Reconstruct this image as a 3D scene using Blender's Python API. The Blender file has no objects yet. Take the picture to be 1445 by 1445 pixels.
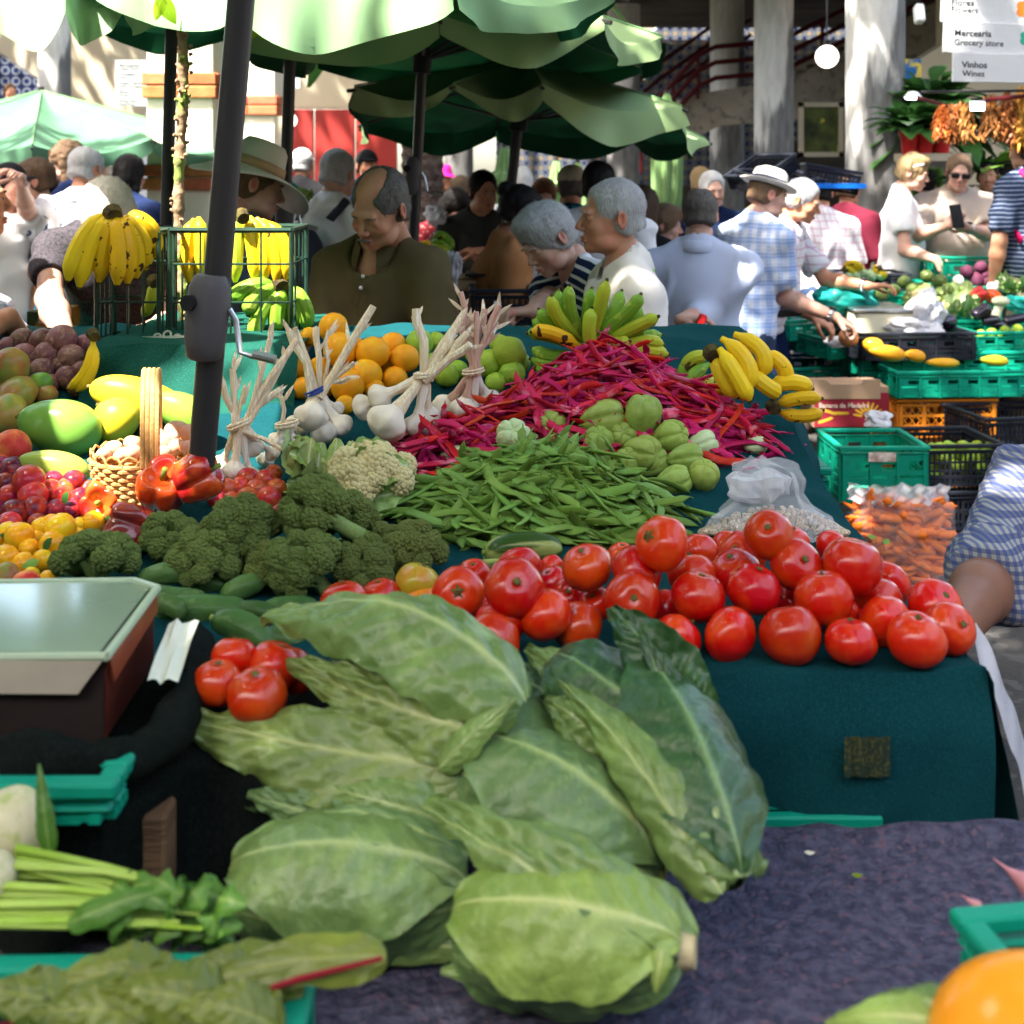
import bpy, math, random
import numpy as np
from math import sin, cos, pi, radians, sqrt
from mathutils import Vector, Matrix, Euler
random.seed(7); RNG = np.random.default_rng(7)
sc = bpy.context.scene
COL = sc.collection

# ---------------------------------------------------------------- camera, world, sun, exposure
F, HY, CH, N = 1800.0, 240.0, 1.68, 1445.0      # focal length in photo pixels, horizon row, eye height
cd = bpy.data.cameras.new('camera'); cam = bpy.data.objects.new('camera', cd); COL.objects.link(cam)
cam.location = (0, 0, CH); cam.rotation_euler = (radians(90), 0, 0)
cd.sensor_width = 36; cd.lens = 36 * F / N; cd.shift_y = -(N / 2 - HY) / N
cd.clip_start = 0.05; cd.clip_end = 400
cd.dof.use_dof = True; cd.dof.focus_distance = 2.75; cd.dof.aperture_fstop = 5.0; cd.dof.aperture_blades = 7
sc.camera = cam
SUNV = Vector((-0.42, -0.40, 1.0)).normalized()  # towards the sun
w = bpy.data.worlds.new('World'); sc.world = w; w.use_nodes = True
nt = w.node_tree; bg = nt.nodes['Background']
sky = nt.nodes.new('ShaderNodeTexSky'); sky.sky_type = 'NISHITA'; sky.sun_disc = False
sky.sun_elevation = math.asin(SUNV.z); sky.sun_rotation = math.atan2(SUNV.x, SUNV.y)
sky.air_density = 1.0; sky.dust_density = 3.0; sky.ozone_density = 0.6
wb = nt.nodes.new('ShaderNodeMix'); wb.data_type = 'RGBA'; wb.blend_type = 'MULTIPLY'; wb.inputs[0].default_value = 1; wb.inputs[7].default_value = (1.06, 1.0, .87, 1)  # camera white balance for shade
nt.links.new(sky.outputs[0], wb.inputs[6]); nt.links.new(wb.outputs[2], bg.inputs[0]); bg.inputs[1].default_value = 0.15
sd = bpy.data.lights.new('sun', 'SUN'); sd.energy = 3.8; sd.angle = radians(0.55); sd.color = (1, .95, .86)
so = bpy.data.objects.new('sun', sd); COL.objects.link(so); so.location = (0, 0, 20)
so.rotation_euler = SUNV.to_track_quat('Z', 'Y').to_euler()
sc.view_settings.view_transform = 'Standard'; sc.view_settings.look = 'None'
sc.view_settings.exposure = 2.95; sc.view_settings.gamma = 1
sc.render.engine = 'CYCLES'
sc.cycles.max_bounces = 7; sc.cycles.diffuse_bounces = 3; sc.cycles.glossy_bounces = 2
sc.cycles.transmission_bounces = 6; sc.cycles.transparent_max_bounces = 10
sc.cycles.use_denoising = True; sc.cycles.caustics_reflective = False; sc.cycles.caustics_refractive = False
sc.cycles.sample_clamp_indirect = 6

def P(px, py, Y): return Vector(((px - N / 2) / F * Y, Y, CH - (py - HY) / F * Y))
def rnd(a, b): return random.uniform(a, b)

# ---------------------------------------------------------------- objects
WM = {}
def _link(name, data, M, parent):
 o = bpy.data.objects.new(name, data); COL.objects.link(o)
 o.matrix_basis = M
 if parent is not None: o.parent = parent
 return o
def tag(o, label=None, cat=None, group=None, kind=None):
 if label: o['label'] = label
 if cat: o['category'] = cat
 if group: o['group'] = group
 if kind: o['kind'] = kind
 return o
def T(x=0, y=0, z=0): return Matrix.Translation(Vector((x, y, z)))
def TV(v): return Matrix.Translation(Vector(v))
def RX(a): return Matrix.Rotation(a, 4, 'X')
def RY(a): return Matrix.Rotation(a, 4, 'Y')
def RZ(a): return Matrix.Rotation(a, 4, 'Z')
def SC(x, y=None, z=None):
 y = x if y is None else y; z = x if z is None else z
 return Matrix.Diagonal((x, y, z, 1))
def thing(name, label, cat, M=None, group=None):
 M = M or Matrix.Identity(4)
 o = _link(name, None, M, None); o.empty_display_size = .05
 WM[o.name] = M.copy(); return tag(o, label, cat, group)
def part(name, me, parent, M=None, label=None, kind=None):
 o = _link(name, me, M or Matrix.Identity(4), parent)
 WM[o.name] = WM.get(parent.name, Matrix.Identity(4)) @ (M or Matrix.Identity(4))
 if label: o['label'] = label
 if kind: o['kind'] = kind
 return o
def solo(name, me, label, cat, M=None, group=None, kind=None):
 o = _link(name, me, M or Matrix.Identity(4), None)
 WM[o.name] = (M or Matrix.Identity(4)).copy()
 return tag(o, label, cat, group, kind)
def struct(name, me, parent=None, label=None):
 o = _link(name, me, Matrix.Identity(4), parent); o['kind'] = 'structure'
 if label: o['label'] = label
 return o
def copy_tree(o, M=None, label=None, parent=None):
 c = o.copy(); COL.objects.link(c)
 if M is not None: c.matrix_basis = M; WM[c.name] = M.copy()
 if parent is not None: c.parent = parent
 if label: c['label'] = label
 for ch in list(o.children): copy_tree(ch, None, None, c)
 return c

class MB:
 """collects shapes; build() gives ONE mesh"""
 def __init__(s): s.v = []; s.f = []; s.n = 0; s.at = {}
 def add(s, V, Fc, M=None, **attrs):
  V = np.asarray(V, float).reshape(-1, 3)
  if M is not None:
   m = np.array(M); V = V @ m[:3, :3].T + m[:3, 3]
  s.v.append(V)
  if isinstance(Fc, np.ndarray): s.f.extend((Fc + s.n).tolist())
  else: s.f.extend([tuple(i + s.n for i in f) for f in Fc])
  for k, a in attrs.items():
   s.at.setdefault(k, []).append((s.n, np.broadcast_to(np.asarray(a, float), (len(V),))))
  s.n += len(V); return s
 def box(s, c, d, M=None, rot=None, bev=0):
  x, y, z = [i / 2 for i in d]; B = TV(c) @ (rot or Matrix.Identity(4))
  if M is not None: B = M @ B
  b = min(bev, x * .9, y * .9, z * .9)
  if b <= 0:
   V = [(sx * x, sy * y, sz * z) for sx in (-1, 1) for sy in (-1, 1) for sz in (-1, 1)]
   Fc = [(0, 1, 3, 2), (4, 6, 7, 5), (0, 4, 5, 1), (2, 3, 7, 6), (0, 2, 6, 4), (1, 5, 7, 3)]
   return s.add(V, Fc, B)
  V = []; idx = {}
  for sx in (-1, 1):
   for sy in (-1, 1):
    for sz in (-1, 1):
     for a in range(3):
      p = [sx * x, sy * y, sz * z]
      q = [sx * (x - b), sy * (y - b), sz * (z - b)]; q[a] = p[a]
      idx[(sx, sy, sz, a)] = len(V); V.append(q)
  Fc = []
  for a in range(3):
   u, w_ = [i for i in range(3) if i != a]
   for sg in (-1, 1):
    k = []
    for (p, q) in ((-1, -1), (1, -1), (1, 1), (-1, 1)):
     t = [0, 0, 0]; t[a] = sg; t[u] = p; t[w_] = q; k.append(idx[(*t, a)])
    flip = (sg > 0) ^ (a == 1)
    Fc.append(tuple(k) if flip else tuple(reversed(k)))
  for a in range(3):
   u, w_ = [i for i in range(3) if i != a]
   for p in (-1, 1):
    for q in (-1, 1):
     t = [0, 0, 0]; t[u] = p; t[w_] = q
     t1 = list(t); t1[a] = -1; t2 = list(t); t2[a] = 1
     Fc.append((idx[(*t1, u)], idx[(*t2, u)], idx[(*t2, w_)], idx[(*t1, w_)]))
  for sx in (-1, 1):
   for sy in (-1, 1):
    for sz in (-1, 1): Fc.append(tuple(idx[(sx, sy, sz, a)] for a in range(3)))
  return s.add(V, Fc, B)
 def tube(s, pts, r, n=10, cap=True, M=None, flat=1.0, up=None, **attrs):
  pts = [Vector(p) for p in pts]; k = len(pts)
  rs = [r] * k if isinstance(r, (int, float)) else list(r)
  V = []; prev = None
  for i, p in enumerate(pts):
   t = (pts[min(i + 1, k - 1)] - pts[max(i - 1, 0)])
   t = t.normalized() if t.length > 1e-9 else Vector((0, 0, 1))
   if prev is None:
    a = Vector(up) if up else (Vector((0, 0, 1)) if abs(t.z) < .9 else Vector((1, 0, 0)))
    prev = (a - t * a.dot(t)).normalized()
   else:
    q = prev - t * prev.dot(t)
    prev = q.normalized() if q.length > 1e-6 else prev
   b = t.cross(prev)
   for j in range(n):
    a = 2 * pi * j / n
    V.append(p + (prev * cos(a) * flat + b * sin(a)) * rs[i])
  Fc = []
  for i in range(k - 1):
   for j in range(n):
    Fc.append((i * n + j, i * n + (j + 1) % n, (i + 1) * n + (j + 1) % n, (i + 1) * n + j))
  if cap:
   Fc.append(tuple(reversed(range(n)))); Fc.append(tuple((k - 1) * n + j for j in range(n)))
  return s.add([tuple(v) for v in V], Fc, M, **attrs)
 def grid(s, G, M=None, close_u=False, **attrs):
  G = np.asarray(G, float); a, b = G.shape[:2]
  I = np.arange(a * b).reshape(a, b)
  if close_u: I = np.vstack([I, I[:1]])
  q = np.stack([I[:-1, :-1], I[1:, :-1], I[1:, 1:], I[:-1, 1:]], -1).reshape(-1, 4)
  return s.add(G.reshape(-1, 3), q, M, **{k: np.asarray(v).reshape(-1) for k, v in attrs.items()})
 def lathe(s, prof, n=20, M=None):
  th = np.linspace(0, 2 * pi, n, endpoint=False)
  G = np.array([[(r * cos(t), r * sin(t), z) for (r, z) in prof] for t in th])
  return s.grid(G, M, close_u=True)
 def prism(s, poly, y0, y1, M=None):
  """polygon in x,z extruded along y"""
  k = len(poly)
  V = [(x, y0, z) for x, z in poly] + [(x, y1, z) for x, z in poly]
  Fc = [tuple(range(k)), tuple(reversed(range(k, 2 * k)))]
  Fc += [(i, i + k, (i + 1) % k + k, (i + 1) % k) for i in range(k)]
  return s.add(V, Fc, M)
 def mesh(s, name, mats, smooth=True, parent=None, autosmooth=None):
  me = bpy.data.meshes.new(name)
  V = np.vstack(s.v) if s.v else np.zeros((0, 3))
  if parent is not None:
   m = np.array(WM[parent.name].inverted()); V = V @ m[:3, :3].T + m[:3, 3]
  me.from_pydata(V.tolist(), [], s.f)
  for k, L in s.at.items():
   A = np.zeros(s.n)
   for st, a in L: A[st:st + len(a)] = a
   at = me.attributes.new(k, 'FLOAT', 'POINT'); at.data.foreach_set('value', A.astype(np.float32))
  for m in (mats if isinstance(mats, (list, tuple)) else [mats]): me.materials.append(m)
  if smooth:
   me.polygons.foreach_set('use_smooth', [True] * len(me.polygons))
   if autosmooth:
    try: me.set_sharp_from_angle(angle=radians(autosmooth))
    except Exception: pass
  me.update(); return me
 def part(s, name, mats, parent, smooth=True, label=None, kind=None, autosmooth=35):
  return part(name, s.mesh(name, mats, smooth, parent, autosmooth), parent, None, label, kind)
 def solo(s, name, mats, label, cat, group=None, kind=None, M=None, smooth=True, autosmooth=35):
  """verts given in local coordinates of M"""
  return solo(name, s.mesh(name, mats, smooth, None, autosmooth), label, cat, M, group, kind)
 def struct(s, name, mats, smooth=False, parent=None):
  return struct(name, s.mesh(name, mats, smooth, None, 35 if smooth else None), parent)

def smooth_path(pts, n=8):
 pts = [Vector(p) for p in pts]; q = [pts[0]] + pts + [pts[-1]]; o = []
 for i in range(1, len(q) - 2):
  for k in range(n):
   t = k / n; a, b, c, d = q[i - 1], q[i], q[i + 1], q[i + 2]
   o.append(.5 * ((2 * b) + (c - a) * t + (2 * a - 5 * b + 4 * c - d) * t * t + (3 * b - a - 3 * c + d) * t ** 3))
 return o + [pts[-1]]
def sphere_grid(nu=24, nv=16):
 u = np.linspace(0, 2 * pi, nu, endpoint=False)[:, None]; v = np.linspace(0, pi, nv)[None, :]
 return u + 0 * v, v + 0 * u
def wob(V, seed, amp, freq):
 """cheap smooth 3D noise displacement value"""
 r = np.random.default_rng(seed); o = np.zeros(V.shape[:-1])
 for k in range(5):
  d = r.normal(size=3); d /= np.linalg.norm(d); f = freq * (0.7 + .5 * k)
  o += np.sin(V @ d * f + r.uniform(0, 6) + 1.5 * np.sin(V @ r.normal(size=3) * f * .6)) / (1 + .6 * k)
 return o * amp

# ---------------------------------------------------------------- signed distance modelling (surface nets)
class SDF:
 def __init__(s, lo, hi, h):
  s.lo = np.array(lo, float); s.h = h
  s.sh = tuple(int(math.ceil((hi[i] - lo[i]) / h)) + 1 for i in range(3))
  s.D = np.full(s.sh, 0.25, np.float32)
 def _sub(s, lo, hi):
  a = [max(0, int((lo[i] - s.lo[i]) / s.h)) for i in range(3)]
  b = [min(s.sh[i], int((hi[i] - s.lo[i]) / s.h) + 2) for i in range(3)]
  if any(b[i] <= a[i] for i in range(3)): return None, None
  ax = [s.lo[i] + s.h * np.arange(a[i], b[i]) for i in range(3)]
  X = np.stack(np.meshgrid(*ax, indexing='ij'), -1)
  return tuple(slice(a[i], b[i]) for i in range(3)), X
 def _mix(s, sl, d, k, cut):
  A = s.D[sl]
  if cut: A = -A
  h = np.clip(.5 + .5 * (A - d) / k, 0, 1)
  r = A * (1 - h) + d * h - k * h * (1 - h)
  s.D[sl] = -r if cut else r
 def ell(s, c, r, k=.02, R=None, cut=False):
  c = np.array(c, float); r = np.array(r, float); m = (max(r) if R is not None else r) + k + 3 * s.h
  sl, X = s._sub(c - m, c + m)
  if sl is None: return s
  q = X - c
  if R is not None: q = q @ np.array(R)[:3, :3]
  l = np.sqrt(((q / r) ** 2).sum(-1)); l2 = np.sqrt(((q / r ** 2) ** 2).sum(-1)) + 1e-9
  s._mix(sl, l * (l - 1) / l2, k, cut); return s
 def cap(s, a, b, r1, r2=None, k=.02, cut=False, flat=None):
  r2 = r1 if r2 is None else r2
  a = np.array(a, float); b = np.array(b, float); m = max(r1, r2) + k + 3 * s.h
  sl, X = s._sub(np.minimum(a, b) - m, np.maximum(a, b) + m)
  if sl is None: return s
  ab = b - a; t = np.clip(((X - a) @ ab) / (ab @ ab + 1e-12), 0, 1)
  q = X - a - t[..., None] * ab
  if flat is not None: q = q * np.array(flat)
  s._mix(sl, np.sqrt((q ** 2).sum(-1)) - (r1 + (r2 - r1) * t), k, cut); return s
 def half(s, p, n, k=.004):
  """keep the side the normal points away from"""
  n = np.array(n, float); n /= np.linalg.norm(n)
  sl, X = s._sub(s.lo, s.lo + np.array(s.sh) * s.h)
  d = (X - np.array(p)) @ n
  s.D = np.maximum(s.D, d.astype(np.float32)); return s
 def noise(s, seed, amp, freq, stretch=(1, 1, 1)):
  sl, X = s._sub(s.lo, s.lo + np.array(s.sh) * s.h)
  s.D = s.D + wob(X * np.array(stretch), seed, amp, freq).astype(np.float32); return s
 def mesh(s):
  D = s.D.copy(); D[0] = D[-1] = .1; D[:, 0] = D[:, -1] = .1; D[:, :, 0] = D[:, :, -1] = .1
  I = D < 0; nx, ny, nz = D.shape
  cnt = np.zeros((nx - 1, ny - 1, nz - 1), np.int8)
  for dx in (0, 1):
   for dy in (0, 1):
    for dz in (0, 1): cnt += I[dx:nx - 1 + dx, dy:ny - 1 + dy, dz:nz - 1 + dz]
  act = (cnt > 0) & (cnt < 8); ci = np.argwhere(act)
  idx = np.full(act.shape, -1, np.int64); idx[act] = np.arange(len(ci))
  acc = np.zeros((len(ci), 3)); num = np.zeros(len(ci))
  co = [(a, b, c) for a in (0, 1) for b in (0, 1) for c in (0, 1)]
  val = {o: D[ci[:, 0] + o[0], ci[:, 1] + o[1], ci[:, 2] + o[2]] for o in co}
  for a in co:
   for ax in range(3):
    if a[ax] == 0:
     b = list(a); b[ax] = 1; b = tuple(b)
     va, vb = val[a], val[b]; m = (va < 0) != (vb < 0)
     t = np.where(m, va / np.where(m, va - vb, 1), 0)
     p = np.tile(np.array(a, float), (len(ci), 1)); p[:, ax] += t
     acc[m] += p[m]; num[m] += 1
  V = s.lo + s.h * (ci + acc / num[:, None])
  quads = []
  for ax in range(3):
   u, w_ = (ax + 1) % 3, (ax + 2) % 3
   sa = [slice(None)] * 3; sb = [slice(None)] * 3
   sa[ax] = slice(0, -1); sb[ax] = slice(1, None)
   A, B = I[tuple(sa)], I[tuple(sb)]
   e = np.argwhere(A != B)
   e = e[(e[:, u] > 0) & (e[:, w_] > 0)]
   du = np.zeros(3, int); du[u] = 1; dw = np.zeros(3, int); dw[w_] = 1
   g = lambda c: idx[c[:, 0], c[:, 1], c[:, 2]]
   q = np.stack([g(e - du - dw), g(e - dw), g(e), g(e - du)], 1)
   fl = A[e[:, 0], e[:, 1], e[:, 2]]
   q[~fl] = q[~fl][:, ::-1]; quads.append(q)
  Q = np.vstack(quads); Q = Q[(Q >= 0).all(1)]
  return V, Q

# ---------------------------------------------------------------- materials
MATS = {}
def mat(name, c1, c2=None, scale=8, rough=.6, bump=0, bscale=40, bdist=.01, coat=0, sss=0, trans=0, spec=.12,
  metal=0, detail=5, mixlo=.35, mixhi=.65, hue=0, val=0, stretch=(1, 1, 1), sheen=0, alpha=1, two=None, c3=None, s3=30, lo3=.55, hi3=.6, coords='Object', emit=None, r2=None):
 if name in MATS: return MATS[name]
 m = bpy.data.materials.new(name); m.use_nodes = True; t = m.node_tree; n = t.nodes; L = t.links
 b = n['Principled BSDF']; out = n['Material Output']
 tc = n.new('ShaderNodeTexCoord'); mp = n.new('ShaderNodeMapping'); mp.inputs['Scale'].default_value = stretch
 oi = n.new('ShaderNodeObjectInfo')
 ad = n.new('ShaderNodeVectorMath'); ad.operation = 'ADD'
 sc_ = n.new('ShaderNodeVectorMath'); sc_.operation = 'SCALE'; sc_.inputs['Scale'].default_value = 7.3
 cmb = n.new('ShaderNodeCombineXYZ')
 for i in range(3): L.new(oi.outputs['Random'], cmb.inputs[i])
 L.new(cmb.outputs[0], sc_.inputs[0]); L.new(tc.outputs[coords], mp.inputs[0])
 L.new(mp.outputs[0], ad.inputs[0]); L.new(sc_.outputs[0], ad.inputs[1]); vec = ad.outputs[0]
 def noise(scale, det=detail):
  x = n.new('ShaderNodeTexNoise'); x.inputs['Scale'].default_value = scale; x.inputs['Detail'].default_value = det
  L.new(vec, x.inputs['Vector']); return x
 def rng(src, a, b_):
  r = n.new('ShaderNodeMapRange'); r.inputs[1].default_value = a; r.inputs[2].default_value = b_; L.new(src, r.inputs[0]); return r.outputs[0]
 def mix(fac, A, B):
  x = n.new('ShaderNodeMix'); x.data_type = 'RGBA'
  if isinstance(fac, (int, float)): x.inputs[0].default_value = fac
  else: L.new(fac, x.inputs[0])
  for s_, i in ((A, 6), (B, 7)):
   if isinstance(s_, tuple): x.inputs[i].default_value = (*s_[:3], 1)
   else: L.new(s_, x.inputs[i])
  return x.outputs[2]
 col = tuple(c1)
 if c2 is not None: col = mix(rng(noise(scale).outputs[0], mixlo, mixhi), col, tuple(c2))
 if c3 is not None: col = mix(rng(noise(s3, 3).outputs[0], lo3, hi3), col, tuple(c3))
 if two is not None:
  g = n.new('ShaderNodeNewGeometry'); col = mix(g.outputs['Backfacing'], col, tuple(two))
 if hue or val:
  h = n.new('ShaderNodeHueSaturation')
  if isinstance(col, tuple): h.inputs['Color'].default_value = (*col, 1)
  else: L.new(col, h.inputs['Color'])
  a = n.new('ShaderNodeMapRange'); a.inputs[3].default_value = .5 - hue; a.inputs[4].default_value = .5 + hue
  L.new(oi.outputs['Random'], a.inputs[0]); L.new(a.outputs[0], h.inputs['Hue'])
  mu = n.new('ShaderNodeMath'); mu.operation = 'MULTIPLY'; mu.inputs[1].default_value = 7.77
  fr = n.new('ShaderNodeMath'); fr.operation = 'FRACT'; L.new(oi.outputs['Random'], mu.inputs[0]); L.new(mu.outputs[0], fr.inputs[0])
  a = n.new('ShaderNodeMapRange'); a.inputs[3].default_value = 1 - val; a.inputs[4].default_value = 1 + val
  L.new(fr.outputs[0], a.inputs[0]); L.new(a.outputs[0], h.inputs['Value']); col = h.outputs[0]
 if isinstance(col, tuple): b.inputs['Base Color'].default_value = (*col, 1)
 else: L.new(col, b.inputs['Base Color'])
 b.inputs['Roughness'].default_value = rough; b.inputs['Metallic'].default_value = metal
 if r2 is not None:
  rr = n.new('ShaderNodeMapRange'); rr.inputs[1].default_value = .35; rr.inputs[2].default_value = .65
  rr.inputs[3].default_value = rough; rr.inputs[4].default_value = r2
  L.new(noise(scale * 1.7, 4).outputs[0], rr.inputs[0]); L.new(rr.outputs[0], b.inputs['Roughness'])
 b.inputs['Specular IOR Level'].default_value = spec; b.inputs['Coat Weight'].default_value = coat
 b.inputs['Coat Roughness'].default_value = .12; b.inputs['Alpha'].default_value = alpha
 if sheen: b.inputs['Sheen Weight'].default_value = sheen
 if sss:
  b.inputs['Subsurface Weight'].default_value = sss; b.inputs['Subsurface Radius'].default_value = (1, .35, .2)
  b.inputs['Subsurface Scale'].default_value = .008
 if emit is not None:
  b.inputs['Emission Color'].default_value = (*emit[:3], 1); b.inputs['Emission Strength'].default_value = emit[3]
 if bump:
  bp = n.new('ShaderNodeBump'); bp.inputs['Strength'].default_value = bump; bp.inputs['Distance'].default_value = bdist
  L.new(noise(bscale, 6).outputs[0], bp.inputs['Height']); L.new(bp.outputs[0], b.inputs['Normal'])
 if trans:
  tr = n.new('ShaderNodeBsdfTranslucent'); mx = n.new('ShaderNodeMixShader'); mx.inputs[0].default_value = trans
  if isinstance(col, tuple): tr.inputs[0].default_value = (*col, 1)
  else: L.new(col, tr.inputs[0])
  L.new(b.outputs[0], mx.inputs[1]); L.new(tr.outputs[0], mx.inputs[2]); L.new(mx.outputs[0], out.inputs[0])
 m['_col'] = 1
 MATS[name] = m; return m
def nodes_of(m): return m.node_tree.nodes, m.node_tree.links
def text_mesh(body, size, matl, depth=.001, bold=0, align='LEFT'):
 cu = bpy.data.curves.new('text', 'FONT'); cu.body = body; cu.size = size; cu.extrude = depth; cu.offset = bold
 cu.align_x = align; cu.resolution_u = 3
 o = bpy.data.objects.new('tmp_text', cu); COL.objects.link(o)
 bpy.context.view_layer.update()
 me = bpy.data.meshes.new_from_object(o.evaluated_get(bpy.context.evaluated_depsgraph_get()))
 bpy.data.objects.remove(o); me.materials.clear(); me.materials.append(matl); return me
# ---------------------------------------------------------------- ground and buildings
M_ground = mat('paving', (.06, .056, .052), (.035, .033, .031), scale=3, rough=.8, bump=.3, bscale=60, c3=(.08, .075, .07), s3=12)
M_beige = mat('beige_plaster', (.50, .42, .30), (.45, .38, .27), scale=1.2, rough=.85, bump=.05, bscale=30)
M_cream = mat('cream_plaster', (.80, .72, .56), (.74, .66, .50), scale=2, rough=.8, bump=.05, bscale=40, r2=.9)
M_redwall = mat('red_painted_gate', (.30, .035, .03), (.25, .03, .027), scale=2, rough=.5)
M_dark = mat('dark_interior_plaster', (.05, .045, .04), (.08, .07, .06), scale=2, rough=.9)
M_conc = mat('pale_concrete', (.26, .22, .17), (.19, .16, .13), scale=4, rough=.85, bump=.3, bscale=50, c3=(.14, .12, .10), s3=9)
M_redrail = mat('dark_red_paint', (.05, .005, .006), rough=.4)
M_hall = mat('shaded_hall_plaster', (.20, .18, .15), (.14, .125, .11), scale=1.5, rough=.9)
M_brick = mat('orange_brick', (.50, .16, .07), (.36, .11, .05), scale=10, rough=.85, bump=.4, bscale=70, hue=.015, val=.2)
M_metal = mat('grey_enamel_metal', (.035, .032, .033), rough=.35, metal=0, spec=.3, bump=.03, bscale=80)
M_steel = mat('brushed_steel', (.5, .5, .5), rough=.3, metal=1)
M_white = mat('white_enamel', (.8, .8, .78), rough=.5)
M_black = mat('black_plastic', (.018, .018, .02), rough=.45, bump=.05, bscale=100)
M_ink = mat('dark_ink', (.03, .03, .035), rough=.6)
M_wood = mat('weathered_wood', (.20, .11, .055), (.10, .055, .03), scale=4, stretch=(1, 1, 9), rough=.8, bump=.5, bscale=30)

g = MB(); g.grid([[(-80, -60, 0), (-80, 120, 0)], [(80, -60, 0), (80, 120, 0)]]); g.struct('ground', M_ground)

def column_material():
 m = mat('stained_concrete_column', (.5, .48, .45), rough=.8, bump=.35, bscale=25)
 n, L = nodes_of(m); b = n['Principled BSDF']
 tc = n.new('ShaderNodeTexCoord'); sx = n.new('ShaderNodeSeparateXYZ'); L.new(tc.outputs['Object'], sx.inputs[0])
 mp = n.new('ShaderNodeMapping'); mp.inputs['Scale'].default_value = (5, 5, .8); L.new(tc.outputs['Object'], mp.inputs[0])
 nz = n.new('ShaderNodeTexNoise'); nz.inputs['Scale'].default_value = 1.0; nz.inputs['Detail'].default_value = 8; L.new(mp.outputs[0], nz.inputs[0])
 def math_(op, a, b_=None, c=None):
  x = n.new('ShaderNodeMath'); x.operation = op
  for i, q in enumerate((a, b_, c)):
   if q is None: continue
   if isinstance(q, (int, float)): x.inputs[i].default_value = q
   else: L.new(q, x.inputs[i])
  return x.outputs[0]
 # damp stain whose ragged upper edge climbs towards one side
 e = math_('MULTIPLY_ADD', nz.outputs[0], 2.4, math_('MULTIPLY_ADD', sx.outputs[0], 3.6, 1.25))
 d = math_('SUBTRACT', e, sx.outputs[2])
 r = n.new('ShaderNodeMapRange'); r.inputs[1].default_value = -.05; r.inputs[2].default_value = .12; L.new(d, r.inputs[0])
 n2 = n.new('ShaderNodeTexNoise'); n2.inputs['Scale'].default_value = 18; n2.inputs['Detail'].default_value = 8
 mp2 = n.new('ShaderNodeMapping'); mp2.inputs['Scale'].default_value = (1, 1, .25); L.new(tc.outputs['Object'], mp2.inputs[0]); L.new(mp2.outputs[0], n2.inputs[0])
 def ramp(c1, c2):
  x = n.new('ShaderNodeMix'); x.data_type = 'RGBA'; x.inputs[6].default_value = (*c1, 1); x.inputs[7].default_value = (*c2, 1)
  q = n.new('ShaderNodeMapRange'); q.inputs[1].default_value = .3; q.inputs[2].default_value = .7; L.new(n2.outputs[0], q.inputs[0]); L.new(q.outputs[0], x.inputs[0]); return x.outputs[2]
 mx = n.new('ShaderNodeMix'); mx.data_type = 'RGBA'; L.new(r.outputs[0], mx.inputs[0])
 L.new(ramp((.62, .59, .55), (.46, .43, .40)), mx.inputs[6]); L.new(ramp((.20, .195, .19), (.10, .10, .10)), mx.inputs[7])
 L.new(mx.outputs[2], b.inputs['Base Color']); return m
M_col = column_material()
def column(px, Y, wpx, lab, h=7.0):
 r = wpx / F * Y / 2; m = MB(); x = (px - N / 2) / F * Y
 m.lathe([(r * 1.25, 0), (r * 1.25, .12), (r * 1.08, .16), (r, .24)] + [(r * (1 - .012 * k / 30), .24 + (h - .24) * k / 30) for k in range(31)], 40)
 t = thing('column', lab, 'column', T(x, Y, 0), 'concrete columns of the market gallery')
 part('shaft', m.mesh('shaft', M_col), t)
column(1235, 9.2, 82, 'thickest and nearest round concrete column, with a ragged grey stain, beside the couple with the phone')
column(1092, 12.6, 55, 'round concrete column behind the man in the white straw hat, just right of its slimmer neighbour')
column(1026, 15.4, 48, 'slim round concrete column rising behind the bald man in the pale blue shirt')
column(880, 16.2, 46, 'round concrete column half hidden by the dark green parasol corner')
column(77, 16.2, 45, 'round grey concrete column above the pale green parasol at far left')
column(648, 17, 40, 'concrete column mostly hidden behind the dark parasol and the palm trunk')

# azulejo wall
def tile_material():
 m = mat('azulejo_tiles', (.2, .2, .2), rough=.3); n, L = nodes_of(m); b = n['Principled BSDF']
 tc = n.new('ShaderNodeTexCoord'); mp = n.new('ShaderNodeMapping'); mp.inputs['Scale'].default_value = (7, 7, 7); L.new(tc.outputs['Object'], mp.inputs[0])
 v = n.new('ShaderNodeTexVoronoi'); v.inputs['Scale'].default_value = 1; v.inputs['Randomness'].default_value = 0.0; L.new(mp.outputs[0], v.inputs[0])
 cr = n.new('ShaderNodeValToRGB'); L.new(v.outputs['Distance'], cr.inputs[0]); e = cr.color_ramp; e.interpolation = 'CONSTANT'
 e.elements[0].position = 0; e.elements[0].color = (.20, .12, .03, 1); e.elements[1].position = .16; e.elements[1].color = (.22, .22, .20, 1)
 for p, c in ((.27, (.01, .016, .06, 1)), (.40, (.16, .17, .17, 1)), (.50, (.015, .025, .08, 1)), (.60, (.01, .01, .02, 1))):
  x = e.elements.new(p); x.color = c
 L.new(cr.outputs[0], b.inputs['Base Color']); return m
M_tile = tile_material()
def slab(name, pts, Y, d, m, lab, cat, kids=()):
 """upright slab from photo outline pts at distance Y, thickness d going back"""
 b = MB(); b.prism([((x - N / 2) / F * Y, CH - (y - HY) / F * Y) for x, y in pts], Y, Y + d)
 return b.solo(name, m, lab, cat, smooth=False)
slab('tiled_wall', [(700, 420), (700, 190), (860, 190), (905, 60), (950, 18), (1010, 14), (1290, 14), (1290, 420)], 19, .3, M_tile, 'wall of blue and ochre patterned tiles behind the columns and red handrails', 'wall')
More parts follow.
